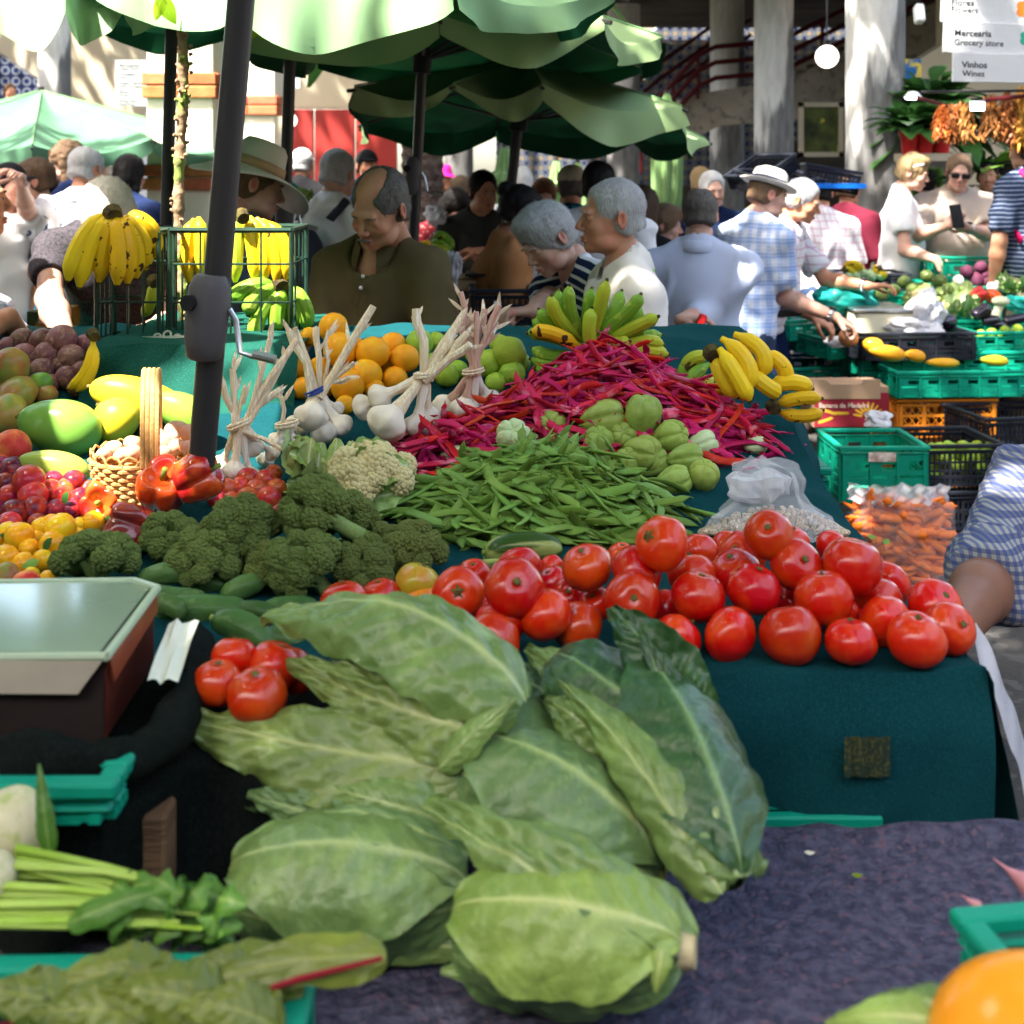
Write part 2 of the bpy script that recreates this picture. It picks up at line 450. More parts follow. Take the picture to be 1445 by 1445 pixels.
slab('upper_wall', [(700, 189), (858, 189), (902, 59), (948, 17), (1010, 13.5), (1290, 13.5), (1290, -60), (640, -60), (640, 189)], 19.01, .28, M_beige, 'strip of beige plaster wall above the patterned tiles at the top', 'wall')
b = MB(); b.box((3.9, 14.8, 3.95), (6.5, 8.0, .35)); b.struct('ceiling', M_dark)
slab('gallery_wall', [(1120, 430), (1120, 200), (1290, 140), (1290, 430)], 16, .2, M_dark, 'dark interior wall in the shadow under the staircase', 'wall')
# stairs
st = thing('staircase', 'pale concrete staircase with dark red handrails climbing right behind the columns', 'staircase', TV(P(1000, 400, 14.2)))
b = MB(); b.prism([((x - N / 2) / F * 14.2, CH - (y - HY) / F * 14.2) for x, y in [(960, 140), (1010, 128), (1118, 112), (1340, -8), (1340, 62), (1128, 168), (1015, 178), (960, 205)]], 14.2, 14.5)
b.part('stringer', M_conc, st, smooth=False)
b = MB()
for k in range(15):
 p = P(1118 + k * 15, 108 - k * 8.1, 14.5); b.box((p.x, 15.3, p.z - .06), (.16, 1.6, .14))
b.part('steps', M_conc, st, smooth=False, kind='stuff')
for off in (0, 22, 44):
 b = MB(); b.tube([P(x, y + off, 14.1) for x, y in [(905, 165), (985, 78), (1010, 66), (1100, 58), (1330, -55)]], .028, 8); b.part('handrail', M_redrail, st)
 b = MB(); b.tube([P(x, y + off, 16.8) for x, y in [(860, 150), (930, 90), (1000, 40), (1060, 5)]], .026, 8); b.part('handrail', M_redrail, st)
for x, y in ((985, 78), (1075, 58), (1160, 25), (1215, 0)):
 b = MB(); b.tube([P(x, y, 14.1), P(x, y + 62, 14.1)], .02, 6); b.part('post', M_redrail, st)
for x, y in ((905, 165), (950, 116)):
 b = MB(); b.tube([P(x, y, 14.1), P(x, y + 80, 14.1)], .02, 6); b.part('post', M_redrail, st)
# painting under the stairs
pt = thing('painting', 'dark framed picture of yellow and green flowers hanging under the stairs', 'painting', TV(P(1157, 180, 13.6)))
M_pic = mat('painted_flowers', (.03, .035, .02), (.10, .12, .03), scale=6, c3=(.55, .45, .06), s3=5, lo3=.6, hi3=.66, rough=.6)
b = MB(); p, q = P(1130, 148, 13.6), P(1186, 218, 13.6); b.box(((p.x + q.x) / 2, 13.62, (p.z + q.z) / 2), (q.x - p.x, .03, p.z - q.z)); b.part('canvas', M_pic, pt, smooth=False)
b = MB()
for (x0, z0, x1, z1) in ((p.x, p.z, q.x, p.z), (p.x, q.z, q.x, q.z), (p.x, q.z, p.x, p.z), (q.x, q.z, q.x, p.z)):
 b.box(((x0 + x1) / 2, 13.59, (z0 + z1) / 2), (abs(x1 - x0) + .05, .05, abs(z1 - z0) + .05))
b.part('frame', M_beige, pt, smooth=False)
# right hand flower shop wall
slab('shop_wall', [(1272, 470), (1272, 100), (1335, 60), (1335, -60), (1640, -60), (1640, 470)], 12.5, .3, M_beige, 'beige plaster wall of the flower shop behind the couple', 'wall')
slab('shop_shutter', [(1275, 330), (1275, 215), (1345, 215), (1345, 330)], 11.9, .1, M_dark, 'dark shelving recess below the shelf of red flower pots', 'shelving')
b = MB(); p = P(1315, 222, 8.6); b.box(p, (.42, .3, .05)); sh = b.solo('shelf', M_beige, 'cream shelf carrying red flower pots right of the thick column', 'shelf', smooth=False)
M_pot = mat('red_pot', (.45, .02, .02), rough=.4); M_leafd = mat('dark_houseplant_leaf', (.03, .09, .02), (.05, .14, .03), scale=5, rough=.4, trans=.25, val=.2)
M_leafl = mat('light_houseplant_leaf', (.16, .34, .05), (.24, .42, .08), scale=5, rough=.45, trans=.3)
def leafy(mb, c, r, nl, size, rng, upb=.4, droop=.5):
 for k in range(nl):
  a = rng.uniform(0, 2 * pi); e = rng.uniform(-.2, 1.2)
  d = Vector((cos(a) * cos(e), sin(a) * cos(e), sin(e) + upb)).normalized()
  L_ = size * rng.uniform(.6, 1.3); W = L_ * .22; pb = Vector(c) + d * r * rng.uniform(.1, .8)
  s_ = d.cross(Vector((0, 0, 1))); s_ = s_.normalized() if s_.length > .01 else Vector((1, 0, 0))
  rows = []
  for i in range(5):
   t = i / 4; p_ = pb + d * L_ * t + Vector((0, 0, -droop * L_ * t * t)); wd = W * sin(pi * min(1, .08 + t * .9)) + .001
   rows.append([tuple(p_ - s_ * wd), tuple(p_ + Vector((0, 0, -.15 * wd))), tuple(p_ + s_ * wd)])
  mb.grid(rows)
rg = np.random.default_rng(3)
for i, (px, py, rr, m_, lab) in enumerate(((1283, 200, 16, M_leafd, 'leafy dark plant in a red pot at the column end of the shelf'), (1305, 200, 17, M_leafd, 'tall dark plant in the bright red pot in the middle of the shelf'), (1328, 205, 16, M_leafl, 'plant with a round yellow green head in a red pot right on the shelf'))):
 pl = thing('potted_plant', lab, 'plant', TV(P(px, py + 19, 8.5)), 'potted plants on the cream shelf')
 c = P(px, py + 19, 8.5); h = .16; m = MB(); m.lathe([(.001, 0), (.045, 0), (.06, h * .8), (.068, h * .8), (.07, h), (.058, h), (.05, h * .8), (.001, h * .8)], 18, TV(c)); m.part('pot', M_pot, pl)
 m = MB(); leafy(m, c + Vector((0, 0, h)), .12, 46, .30 if i < 2 else .12, rg); m.part('foliage', m_, pl)
m = MB()
for px, py in ((1290, 165), (1310, 150), (1330, 165), (1350, 190), (1285, 190)): leafy(m, P(px, py, 9.2), .25, 60, .3, rg, 0)
m.solo('hanging_plant', M_leafd, 'dark leafy plants hanging below the small round spotlight', 'plant')
m = MB()
for px, py in ((1370, 262), (1385, 252)): leafy(m, P(px, py, 9.0), .15, 14, .25, rg, .3)
m.solo('broadleaf_plant', M_leafd, 'broad leaved green plant behind the man holding the phone', 'plant')
m = MB(); leafy(m, P(1408, 245, 9.0), .12, 16, .22, rg, .6); m.solo('slender_plant', M_leafl, 'slim light green plant to the right of the broad leaved one', 'plant')
m = MB()
for k in range(160):
 p = P(1305 + rg.uniform(-14, 24), 240 + rg.uniform(-5, 5), 9.6 + rg.uniform(-.1, .1)); m.tube([p, p + Vector((rg.uniform(-.03, .03), 0, -.15)), p + Vector((rg.uniform(-.06, .06), 0, -.35))], [.006, .008, .002], 4)
m.solo('grass_fringe', M_leafl, 'bunches of green reed hanging under the flower pot shelf', 'plant', kind='stuff')
# dried pepper bunches on a rail
rl = thing('drying_rail', 'dark rusty rail holding the dried pepper bunches and lights', 'rail', TV(P(1340, 140, 7.2)))
b = MB(); b.tube([P(1295, 138, 7.6), P(1345, 152, 7.3), P(1400, 140, 7.1), P(1480, 132, 7.0)], .012, 6); b.part('bar', M_redrail, rl)
b = MB(); b.tube([P(1300, 130, 7.6), P(1445, 128, 7.1), P(1480, 126, 7.1)], .008, 6); b.part('bar', M_black, rl)
for i, (cx, cy, w_, h_, c1, lab) in enumerate(((1328, 175, 9, 34, (.42, .10, .02), 'small orange red bunch of dried peppers at the left end of the rail'), (1343, 177, 10, 40, (.30, .10, .03), 'rusty brown bunch of dried peppers, second along the rail'), (1362, 175, 13, 42, (.34, .15, .04), 'wide tan bunch of dried peppers just under the square spotlight'),
  (1398, 168, 14, 50, (.35, .14, .04), 'brown bunch of dried peppers right of the square spotlight'), (1420, 168, 14, 62, (.30, .10, .03), 'long dark rust bunch of dried peppers, second from the frame edge'), (1441, 170, 12, 78, (.50, .24, .04), 'long golden orange bunch of dried peppers at the right frame edge'))):
 m = MB()
 for k in range(170):
  t = rg.uniform(0, 1); a = rg.uniform(0, 2 * pi); rr = w_ / F * 7.2 * rg.uniform(.2, 1.05) * (.55 + .6 * t)
  c = P(cx, cy - h_ / 2 + h_ * t, 7.2) + Vector((cos(a) * rr, sin(a) * rr, 0)); d = Vector((rg.normal() * .5 + cos(a) * .5, rg.normal() * .5, -1)).normalized() * .045
  m.tube([c - d, c - d * .3 + Vector((rg.normal() * .004, 0, 0)), c + d], [.004, .011, .002], 5)
 m.solo('dried_pepper_bunch', mat('dried_pepper_%d' % i, c1, tuple(k * .5 for k in c1), scale=25, rough=.45, c3=tuple(min(1, k * 1.7) for k in c1), s3=40), lab, 'dried peppers', 'dried peppers hanging on the rail')
# spotlights
M_lamp = mat('lit_lamp_glass', (1, 1, 1), emit=(1, .97, .92, 3.0)); M_globe = mat('lit_globe_glass', (1, .95, .85), emit=(1, .93, .8, .55))
sp = thing('spotlight', 'square white floodlight shining between the dried pepper bunches', 'light', TV(P(1379, 150, 7.0)))
b = MB(); b.box(P(1379, 149, 7.0), (.085, .04, .055), bev=.006); b.part('housing', M_steel, sp, smooth=False)
b = MB(); b.box(P(1379, 150, 6.97), (.075, .012, .046), bev=.003); b.part('glass', M_lamp, sp, smooth=False)
sp = thing('round_spotlight', 'small round white ceiling spotlight beside the thick column', 'light', TV(P(1288, 137, 8.5)))
b = MB(); b.lathe([(.001, .04), (.03, .035), (.06, 0), (.055, -.004)], 18, TV(P(1288, 137, 8.5))); b.part('shade', M_white, sp)
b = MB(); b.lathe([(.001, -.012), (.04, -.008), (.052, 0)], 18, TV(P(1288, 138, 8.5))); b.part('glass', M_lamp, sp)
def globe(px, py, rp, Y, lab):
 c = P(px, py, Y); r = rp / F * Y; t = thing('globe_lamp', lab, 'lamp', TV(c), 'white globe lamps')
 u, v = sphere_grid(28, 18); m = MB(); m.grid(np.stack([np.cos(u) * np.sin(v), np.sin(u) * np.sin(v), np.cos(v)], -1) * r, TV(c), close_u=True); m.part('globe', M_globe, t)
 m = MB(); m.tube([c + Vector((0, 0, r * .97)), c + Vector((0, 0, r + .04))], .03, 12); m.tube([c + Vector((0, 0, r)), c + Vector((0, 0, 3))], .006, 6); m.part('cord', M_black, t)
globe(1167, 80, 16, 10, 'round white globe lamp on a cord between the two largest columns')
globe(409, 170, 10, 12, 'small white globe lamp against the red gate behind a parasol pole')
# camera-like emergency light box
b = MB(); b.box(P(1297, 20, 8.9), (.06, .08, .13), rot=RX(-.3), bev=.01); b.solo('wall_box', M_white, 'small white box with a green light right of the thick column top', 'wall light', smooth=False)
# poster
b = MB(); b.box(P(1283, 115, 9.8), (.18, .02, .34), bev=.003); b.solo('poster', mat('poster_print', (.02, .12, .30), (.75, .55, .03), scale=4, mixlo=.5, mixhi=.55), 'blue poster with a yellow bird of paradise flower beside the column', 'poster', smooth=False)

# hanging sign boards with lettering
def board(x0, y0, x1, y1, Y, rot, lines, lab, name='hanging_sign', group='white hanging market signs', logo=None, mcol=M_white):
 a = P(x0, y0, Y); c = P(x1, y1, Y); w_, h_ = c.x - a.x, a.z - c.z
 M = TV(((a.x + c.x) / 2, Y, (a.z + c.z) / 2)) @ RY(rot)
 t = thing(name, lab, 'sign', M, group)
 m = MB(); m.box((0, 0, 0), (w_, .02, h_), bev=.002); part('board', m.mesh('board', mcol, False), t)
 for (tx, ty, s_, txt, bold) in lines:
  me = text_mesh(txt, s_ / F * Y, M_ink, .0006, .0003 if bold else 0)
  part('lettering', me, t, T(-w_ / 2 + tx / F * Y, -.0115, h_ / 2 - ty / F * Y) @ RX(pi / 2))
 if logo:
  u = np.linspace(0, 2 * pi, 40); mm = MB(); rr = logo[2] / F * Y
  V = [((.75 + .25 * abs(cos(2.5 * k))) * rr * cos(k), 0, (.75 + .25 * abs(cos(2.5 * k))) * rr * sin(k)) for k in u[:-1]]
  mm.add(V, [tuple(range(39))]); part('emblem', mm.mesh('emblem', logo[3], False), t, T(-w_ / 2 + logo[0] / F * Y, -.0125, h_ / 2 - logo[1] / F * Y))
 return t
M_or = mat('sign_orange', (.8, .2, .03)); M_grn = mat('sign_green', (.03, .4, .25))
M_sign = mat('white_sign_board', (.62, .62, .62), rough=.5)
board(1328, -30, 1500, 34, 6.0, radians(2.0), [(13, 40, 13, 'Flores', 1), (13, 50, 12, 'Flowers', 0)], 'upper white hanging sign reading Flores Flowers', logo=(118, 42, 14, M_or), mcol=M_sign)
board(1331, 33, 1500, 77, 5.98, radians(2.2), [(14, 20, 13, 'Mercearia', 1), (14, 33, 12, 'Grocery store', 0)], 'middle white hanging sign reading Mercearia Grocery store', logo=(118, 20, 12, M_grn), mcol=M_sign)
board(1344, 76, 1500, 117, 5.96, radians(1.2), [(12, 21, 13, 'Vinhos', 1), (13, 33, 12, 'Wines', 0)], 'lowest white hanging sign reading Vinhos Wines', mcol=M_sign)
M_sign2 = mat('grey_sign_board', (.30, .31, .32), rough=.6)
L5 = []
for k, (a, b_) in enumerate((('Marroquinaria', 'Leather Goods'), ('Aromáticas', 'Herbs'), ('Frutos e Hortícolas', 'Fruits and Vegetables'), ('Flores', 'Flowers'), ('Frutos Secos', 'Dried Fruits'))):
 L5 += [(6, 9 + 12.5 * k, 5, a, 1), (6, 13.5 + 12.5 * k, 4.5, b_, 0)]
board(163, 85, 215, 150, 12.0, 0, L5, 'white wall sign listing leather goods, herbs and fruits on the beige wall', 'wall_sign', 'wall signs', mcol=M_sign2)
board(388, 97, 424, 125, 13.2, 0, [(4, 7, 5, 'Talho', 1), (4, 13, 4.5, 'Butcher', 0)][:0], 'small blank grey board on the beige wall above the red gate', 'wall_board', 'wall signs', mcol=mat('bluegrey_board', (.35, .38, .42)))

# unseen trees added above the frame, crown blobs placed to block the sun
def added_shade_tree(lab, trunk, blobs, seed, n_=1700):
 r = np.random.default_rng(seed); t = thing('added_shade_tree', lab, 'tree', TV(trunk), 'unseen trees added to shade the market'); m = MB(); b0 = Vector(blobs[0][0])
 m.tube([trunk, Vector(trunk).lerp(b0, .5) + Vector((.1, 0, .3)), b0], [.22, .16, .08], 12)
 for b_ in blobs[1:]: m.tube([Vector(trunk).lerp(b0, .6), Vector(b_[0])], [.10, .04], 8)
 m.part('trunk', M_bark, t); V = []; Fc = []
 for (c, rr) in blobs:
  for k in range(int(n_ * rr[0] * rr[1] / 4 * (1 if c[1] < 1 else .6))):
   d = r.normal(size=3); d /= np.linalg.norm(d); p = np.array(c) + d * np.array(rr) * r.uniform(.3, 1) ** .5; a = r.normal(size=3); a /= np.linalg.norm(a); b2 = np.cross(a, r.normal(size=3)); b2 /= np.linalg.norm(b2); s_ = r.uniform(.10, .2); i = len(V)
   V += [p - a * s_, p + b2 * s_ * .5, p + a * s_, p - b2 * s_ * .5]; Fc.append((i, i + 1, i + 2, i + 3))
 m = MB(); m.add(V, Fc); m.part('crown', M_leafd, t, smooth=False, kind='stuff')
slab('rear_wall', [(0, 0)], 1, 1, M_dark, 'x', 'wall') if False else None
for x, y, w_, d_, h_, lab in ((-1, -7, 26, .4, 7, 'unseen grey market hall wall added behind the photographer'), (12, 3, .4, 19, 7, 'unseen grey market hall wall added right of the frame'), (-14, 5, .4, 22, 9, 'unseen grey market hall wall added left of the frame')):  # unseen courtyard walls put in to block low sky light
 b = MB(); b.box((x, y, h_ / 2), (w_, d_, h_)); b.solo('added_hall_wall', M_hall, lab, 'wall', smooth=False)
# left side walls
slab('left_wall', [(-260, 420), (-260, -80), (400, -80), (400, 420)], 17.2, .3, M_beige, 'tall beige plaster wall at the left behind the crowd', 'wall')
slab('gate_wall', [(380, 152), (380, -60), (640, -60), (640, 152)], 14.5, .3, M_beige, 'pale beige wall above the dark red gate', 'wall')
gt = thing('red_gate', 'wide dark red metal gate behind the man with the backpack', 'gate', TV(P(470, 400, 14.4)))
for x0, x1 in ((385, 442), (443.5, 500), (501.5, 560)):
 a, c = P(x0, 154, 14.4), P(x1, 380, 14.4); m = MB(); m.box(((a.x + c.x) / 2, 14.45, (a.z + c.z) / 2), (c.x - a.x, .06, a.z - c.z), bev=.012); m.part('gate_panel', M_redwall, gt, smooth=False)
slab('tiled_stair_wall', [(-60, 40), (0, 78), (54, 114), (90, 150), (140, 210), (-60, 210)], 16.9, .25, M_tile, 'dark patterned tile panel sloping down at the far left', 'wall')
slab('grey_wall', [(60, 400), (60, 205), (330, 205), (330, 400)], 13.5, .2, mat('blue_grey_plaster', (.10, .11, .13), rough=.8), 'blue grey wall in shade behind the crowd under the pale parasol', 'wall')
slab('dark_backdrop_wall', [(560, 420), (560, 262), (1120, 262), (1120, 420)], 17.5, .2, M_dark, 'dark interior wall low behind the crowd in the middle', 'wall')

def pillar(px, Y, w_, bands, lab):
 x = (px - N / 2) / F * Y; t = thing('brick_banded_pillar', lab, 'pillar', T(x, Y + w_ / 2, 0), 'cream pillars with brick bands')
 m = MB(); m.box((x, Y + w_ / 2, 2.2), (w_, w_, 4.4), bev=.008); m.part('shaft', M_cream, t, smooth=False)
 for zt, zb in bands:
  hh = (zt - zb - .012) / 2
  for c in range(2):
   z = zb + hh / 2 + c * (hh + .012); L_ = (w_ + .06) / 2 - .006
   for sd_, (ox, oy, r_) in enumerate(((0, -w_ / 2, 0), (0, w_ / 2, 0), (-w_ / 2, 0, 1), (w_ / 2, 0, 1))):
    for k in (-1, 1):
     sh_ = (.05 if c else -.04) * k * 0 + (.04 if c else -.03)
     l0 = L_ / 2 + (sh_ * k) / 2 * -1
     ln = L_ - sh_ * k; cc = (k * (L_ + .006) / 2 - sh_ / 2 * -1 * 0)
     m = MB(); m.box((x + ox + (0 if r_ else k * (L_ / 2 + .003)), Y + w_ / 2 + oy + (k * (L_ / 2 + .003) * .93 if r_ else 0), z), ((.07 if r_ else L_ - .004), (L_ * .9 if r_ else .07), hh), bev=.006)
     m.part('brick', M_brick, t, smooth=False)
 return t
z_ = lambda py, Y: CH - (py - HY) / F * Y
pillar(254, 9.0, .47, ((z_(103, 9), z_(138, 9)), (z_(232, 9), z_(268, 9))), 'near cream pillar with two orange brick bands behind the thin stem')
pillar(350, 11.7, .49, ((z_(135, 11.7), z_(162, 11.7)), (z_(236, 11.7), z_(262, 11.7))), 'far cream pillar with brick bands behind the big sun hat')

# palm trunk and thin stem
M_bark = mat('palm_bark', (.14, .10, .08), (.05, .035, .03), scale=14, rough=.95, bump=.9, bscale=20, bdist=.04)
m = MB(); pts = []; rs = []
for k in range(60):
 t = k / 59; pts.append(P(598 - 4 * t, 430 - 430 * t, 9.0)); rs.append(.13 + .012 * (k % 2) + .02 * (1 - t))
m.tube(pts, rs, 20); tr = thing('palm_tree', 'rough brown palm trunk behind the olive shirted man', 'tree', TV(P(598, 430, 9))); m.part('trunk', M_bark, tr)
m = MB(); leafy(m, P(594, -60, 9), .3, 70, 1.3, rg, .3, .9); m.part('crown', M_leafd, tr)
M_stem = mat('knobbly_stem_bark', (.40, .27, .17), (.22, .15, .09), scale=30, rough=.9, bump=.7, bscale=60, bdist=.006, c3=(.18, .24, .06), s3=7)
sg = thing('fruit_stalk', 'thin knobbly brown plant stem rising beside the banana racks', 'plant', TV(P(258, 475, 3.55)))
m = MB(); pts = []; rs = []
for k in range(140):
 t = k / 139; y = 480 - 520 * t
 pts.append(P(256 + 4 * sin(y / 60.) - 6 * (t > .5) * (t - .5), y, 3.55)); rs.append((.0155 + .003 * max(0, sin(k * 1.05)) ** 3 + .002 * sin(k * .37 + 1)) * (1 - .12 * t))
m.tube(pts, rs, 14)
for k in range(70):
 t = rg.uniform(0, 1); a = rg.uniform(0, 2 * pi); y = 480 - 500 * t; c = P(256 + 4 * sin(y / 60.), y, 3.55) + Vector((cos(a), sin(a), 0)) * .015
 m.tube([c, c + Vector((cos(a), sin(a), .3)) * .009], [.006, .004], 7)
m.part('stem', M_stem, sg)
M_sunleaf = mat('yellow_green_leaf', (.42, .55, .03), (.30, .45, .03), scale=9, rough=.5, trans=.6)
def blade(mb, base, dirv, nrm, L_, W, curl=.2, nu=9, nv=5, **kw):
 dirv = Vector(dirv).normalized(); nrm = Vector(nrm).normalized(); s_ = dirv.cross(nrm).normalized(); rows = []
 for i in range(nu):
  t = i / (nu - 1); p = Vector(base) + dirv * L_ * t - nrm * curl * L_ * t * t; wd = W * (sin(pi * t ** .8) ** .8 if 0 < t < 1 else .03)
  rows.append([tuple(p + s_ * wd * q - nrm * abs(q) * wd * .3) for q in np.linspace(-1, 1, nv)])
 mb.grid(rows, **kw)
for k, (px, py, a, L_) in enumerate(((342, -10, -100, .13), (352, -10, -75, .12), (370, -12, -60, .10), (336, -5, -125, .10), (360, 5, -95, .09), (222, -10, -60, .09), (230, -8, -110, .07))):
 m = MB(); blade(m, P(px, py, 3.4), (cos(radians(a)), 0, sin(radians(a))), (0, -1, .2), L_, L_ * .25); m.part('leaf', M_sunleaf, sg)

added_shade_tree('added unseen tree above the frame shading the middle and right of the market', (3.6, -2.5, 0), [((1.2, 1.6, 7.6), (3.0, 2.6, 1.0)), ((-.6, 4.6, 7.9), (2.4, 2.4, .9)), ((2.6, 5.0, 7.8), (2.8, 2.8, 1.0)), ((1.0, 8.4, 8.0), (3.2, 2.4, 1.0)), ((-1.0, .2, 7.7), (1.8, 1.8, .8)), ((4.0, 9.5, 8.2), (3, 3, 1)), ((-2.6, -1.5, 6.6), (2.4, 1.6, .9)), ((-2.5, -1.4, 6.2), (1.9, 1.4, .9)), ((-.9, -1.6, 6.7), (2.0, 1.8, .8)), ((-1.1, .3, 6.9), (1.2, 1.2, .7)), ((-1.9, 2.0, 8.0), (1.3, 1.3, .7)), ((-5.3, 4.1, 8.5), (2.4, 1.8, .9)), ((-1.9, -.4, 6.8), (.9, .9, .6))], 3)
added_shade_tree('added unseen tree above the frame shading the far left wall', (-9.5, 12, 0), [((-8.5, 14.5, 8.5), (3.4, 3.2, 1.0)), ((-4.6, 14.0, 8.6), (3.2, 3.0, 1.0)), ((-1.8, 12.0, 8.4), (2.6, 2.4, 1.0)), ((-11, 10.5, 8.5), (3, 3, 1)), ((1.5, 13.5, 8.6), (3, 3, 1))], 5)
# ---------------------------------------------------------------- parasols
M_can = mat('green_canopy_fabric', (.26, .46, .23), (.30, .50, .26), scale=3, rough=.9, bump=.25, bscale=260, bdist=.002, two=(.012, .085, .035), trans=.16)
M_seam = mat('canopy_seam_tape', (.16, .30, .14), rough=.9)
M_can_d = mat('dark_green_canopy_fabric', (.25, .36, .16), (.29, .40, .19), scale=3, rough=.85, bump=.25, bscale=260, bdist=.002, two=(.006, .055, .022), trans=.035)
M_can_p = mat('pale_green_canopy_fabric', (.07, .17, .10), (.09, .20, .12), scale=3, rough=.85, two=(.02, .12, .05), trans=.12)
def pole(mb, a, c, r): mb.tube([a, c], r, 20)
def parasol(lab, tips, apex, base, rp, mcan, flap=.16, sag=.06, group='green market parasols', joint=None, seed=1, wav=.02, ribs=True, thick=.0015, tilt_out=.25):
 """tips: rib ends in order (clockwise seen from above), each (px,py,Y[,flap]); fabric hangs below them"""
 TP = [P(*t[:3]) for t in tips]; FL = [t[3] if len(t) > 3 else flap for t in tips]; n_ = len(TP); apex = P(*apex); base = P(*base)
 root = thing('parasol', lab, 'parasol', TV(base), group); r_ = np.random.default_rng(seed)
 cen = sum(TP, Vector()) / n_
 m = MB(); NU, NV = 22, 14
 for i in range(n_):
  a, c = TP[i], TP[(i + 1) % n_]; fa, fc = FL[i], FL[(i + 1) % n_]; ph = r_.uniform(0, 6)
  rows = []
  for iu in range(NU + 1):
   u = iu / NU; e = a.lerp(c, u); s_ = sin(pi * u)
   e = e + (cen - e) * .05 * s_ + Vector((0, 0, -sag * s_))
   row = []
   for iv in range(NV + 1):
    v = iv / NV; p = apex.lerp(e, v); p.z -= sag * .9 * s_ * sin(pi * v) * .6; row.append(p)
   out = (e - cen); out.z = 0; out.normalize(); f = (fa * (1 - u) + fc * u) * (.62 + .38 * s_ ** .7)
   for j in range(1, 9):
    t = j / 8
    wv = wav * sin(u * 9 + ph + t) * t + wav * .5 * sin(u * 21 + ph * 2) * t
    row.append(e + out * (tilt_out * f * t * (1 - .35 * t) + wv) + Vector((0, 0, -f * t + .15 * f * t * sin(u * 7 + ph))))
   rows.append([tuple(q) for q in row])
  m.grid(rows)
 m.part('canopy', mcan, root)
 for i in range(n_):
  m = MB(); m.tube([apex.lerp(TP[i], q / 8) + Vector((0, 0, .004 - .0 * q)) for q in range(9)], .004, 5); m.part('seam', M_seam, root)
 if ribs:
  for t_ in TP:
   m = MB(); o = (t_ - apex).normalized() * .04; a = apex + Vector((0, 0, -.06)); m.tube([a, t_ + o + Vector((0, 0, -.015))], .009, 6); m.part('rib', M_metal, root)
  hub = base.lerp(apex, .72)
  for t_ in TP:
   m = MB(); m.tube([hub, apex.lerp(t_, .5) + Vector((0, 0, -.05))], .007, 6); m.part('strut', M_metal, root)
  m = MB(); d = (apex - base).normalized(); m.tube([hub - d * .05, hub + d * .05], rp * 1.7, 16); m.part('hub', M_black, root)
 m = MB(); pole(m, base, apex + Vector((0, 0, .03)), rp); m.part('pole', M_metal, root)
 if joint:
  jp, sc_ = joint; c = P(*jp); d = (apex - base).normalized()
  prof = [(-.085, rp * 1.04), (-.08, rp * 1.25), (-.05, rp * 1.5), (0, rp * 1.58), (.045, rp * 1.50), (.06, rp * 1.22), (.066, rp * 1.05)]
  m = MB(); m.tube([c + d * h * sc_ for h, _ in prof], [q for _, q in prof], 24); ho = m.part('tilt_housing', mat('grey_brown_plastic', (.10, .09, .095), rough=.5, bump=.1, bscale=200), root)
  m = MB(); s_ = Vector((-.35, -.93, 0)); q = c + s_ * rp * 1.45 + d * .02 * sc_ + Vector((-rp * .55, 0, 0)); m.tube([q - s_ * .006, q + s_ * .008], .014 * sc_, 18); m.part('button', M_black, root)
  m = MB(); k = c + Vector((rp * 1.6, -.005, .005)); m.tube([k, k + Vector((.012, 0, -.02)), k + Vector((.022, -.01, -.075)) * sc_, k + Vector((.045, -.012, -.082)) * sc_], .0055 * sc_, 8); m.part('crank', M_steel, root)
  m = MB(); m.tube([k + Vector((.045, -.012, -.078)) * sc_, k + Vector((.085, -.012, -.088)) * sc_], .0085 * sc_, 10); m.part('crank_handle', M_steel, root)
 return root
# foreground parasol: its canopy spreads above the frame
def offp(x, y, z): # world point back to the px,py,Y triple
 return (x * F / y + N / 2, HY - (z - CH) * F / y, y)
def wtips(L_): return [offp(*p) if p[1] > .01 else p for p in L_]
_P = P
def P(px, py, Y, _P=_P): return _P(px, py, Y) if not isinstance(px, str) else Vector(py)
def W(x, y, z, f=None): return ('w', (x, y, z), 0) if f is None else ('w', (x, y, z), 0, f)
CANZ = 2.9
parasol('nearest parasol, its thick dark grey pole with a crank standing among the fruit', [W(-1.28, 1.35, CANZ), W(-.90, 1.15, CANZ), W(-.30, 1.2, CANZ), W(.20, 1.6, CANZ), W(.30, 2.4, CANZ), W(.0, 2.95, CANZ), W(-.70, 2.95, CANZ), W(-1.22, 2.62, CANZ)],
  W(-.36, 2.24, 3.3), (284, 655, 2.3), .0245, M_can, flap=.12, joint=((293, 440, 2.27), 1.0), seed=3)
parasol('unseen parasol added left of the frame to shade the plums and mangos', [W(-1.30, 1.50, CANZ - .02), W(-1.64, 1.70, CANZ), W(-1.66, 2.30, CANZ), W(-1.25, 2.55, CANZ), W(-1.6, 2.9, CANZ), W(-3.4, 3.1, CANZ), W(-4.0, 1.4, CANZ), W(-3.2, -.3, CANZ), W(-1.0, .2, CANZ - .04), W(-1.15, 1.3, CANZ - .04)],
  W(-2.4, 1.6, 3.3), W(-2.4, 1.6, .02), .022, M_can, flap=.10, seed=4)  # unseen canopy added for shade, notched to let sun reach the papayas
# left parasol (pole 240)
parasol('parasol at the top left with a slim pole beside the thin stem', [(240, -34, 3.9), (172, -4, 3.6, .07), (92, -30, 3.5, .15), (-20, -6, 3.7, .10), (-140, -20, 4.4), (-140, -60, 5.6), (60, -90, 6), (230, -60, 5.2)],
  (248, -170, 4.4), (231, 470, 4.3), .021, M_can, flap=.12, seed=5)
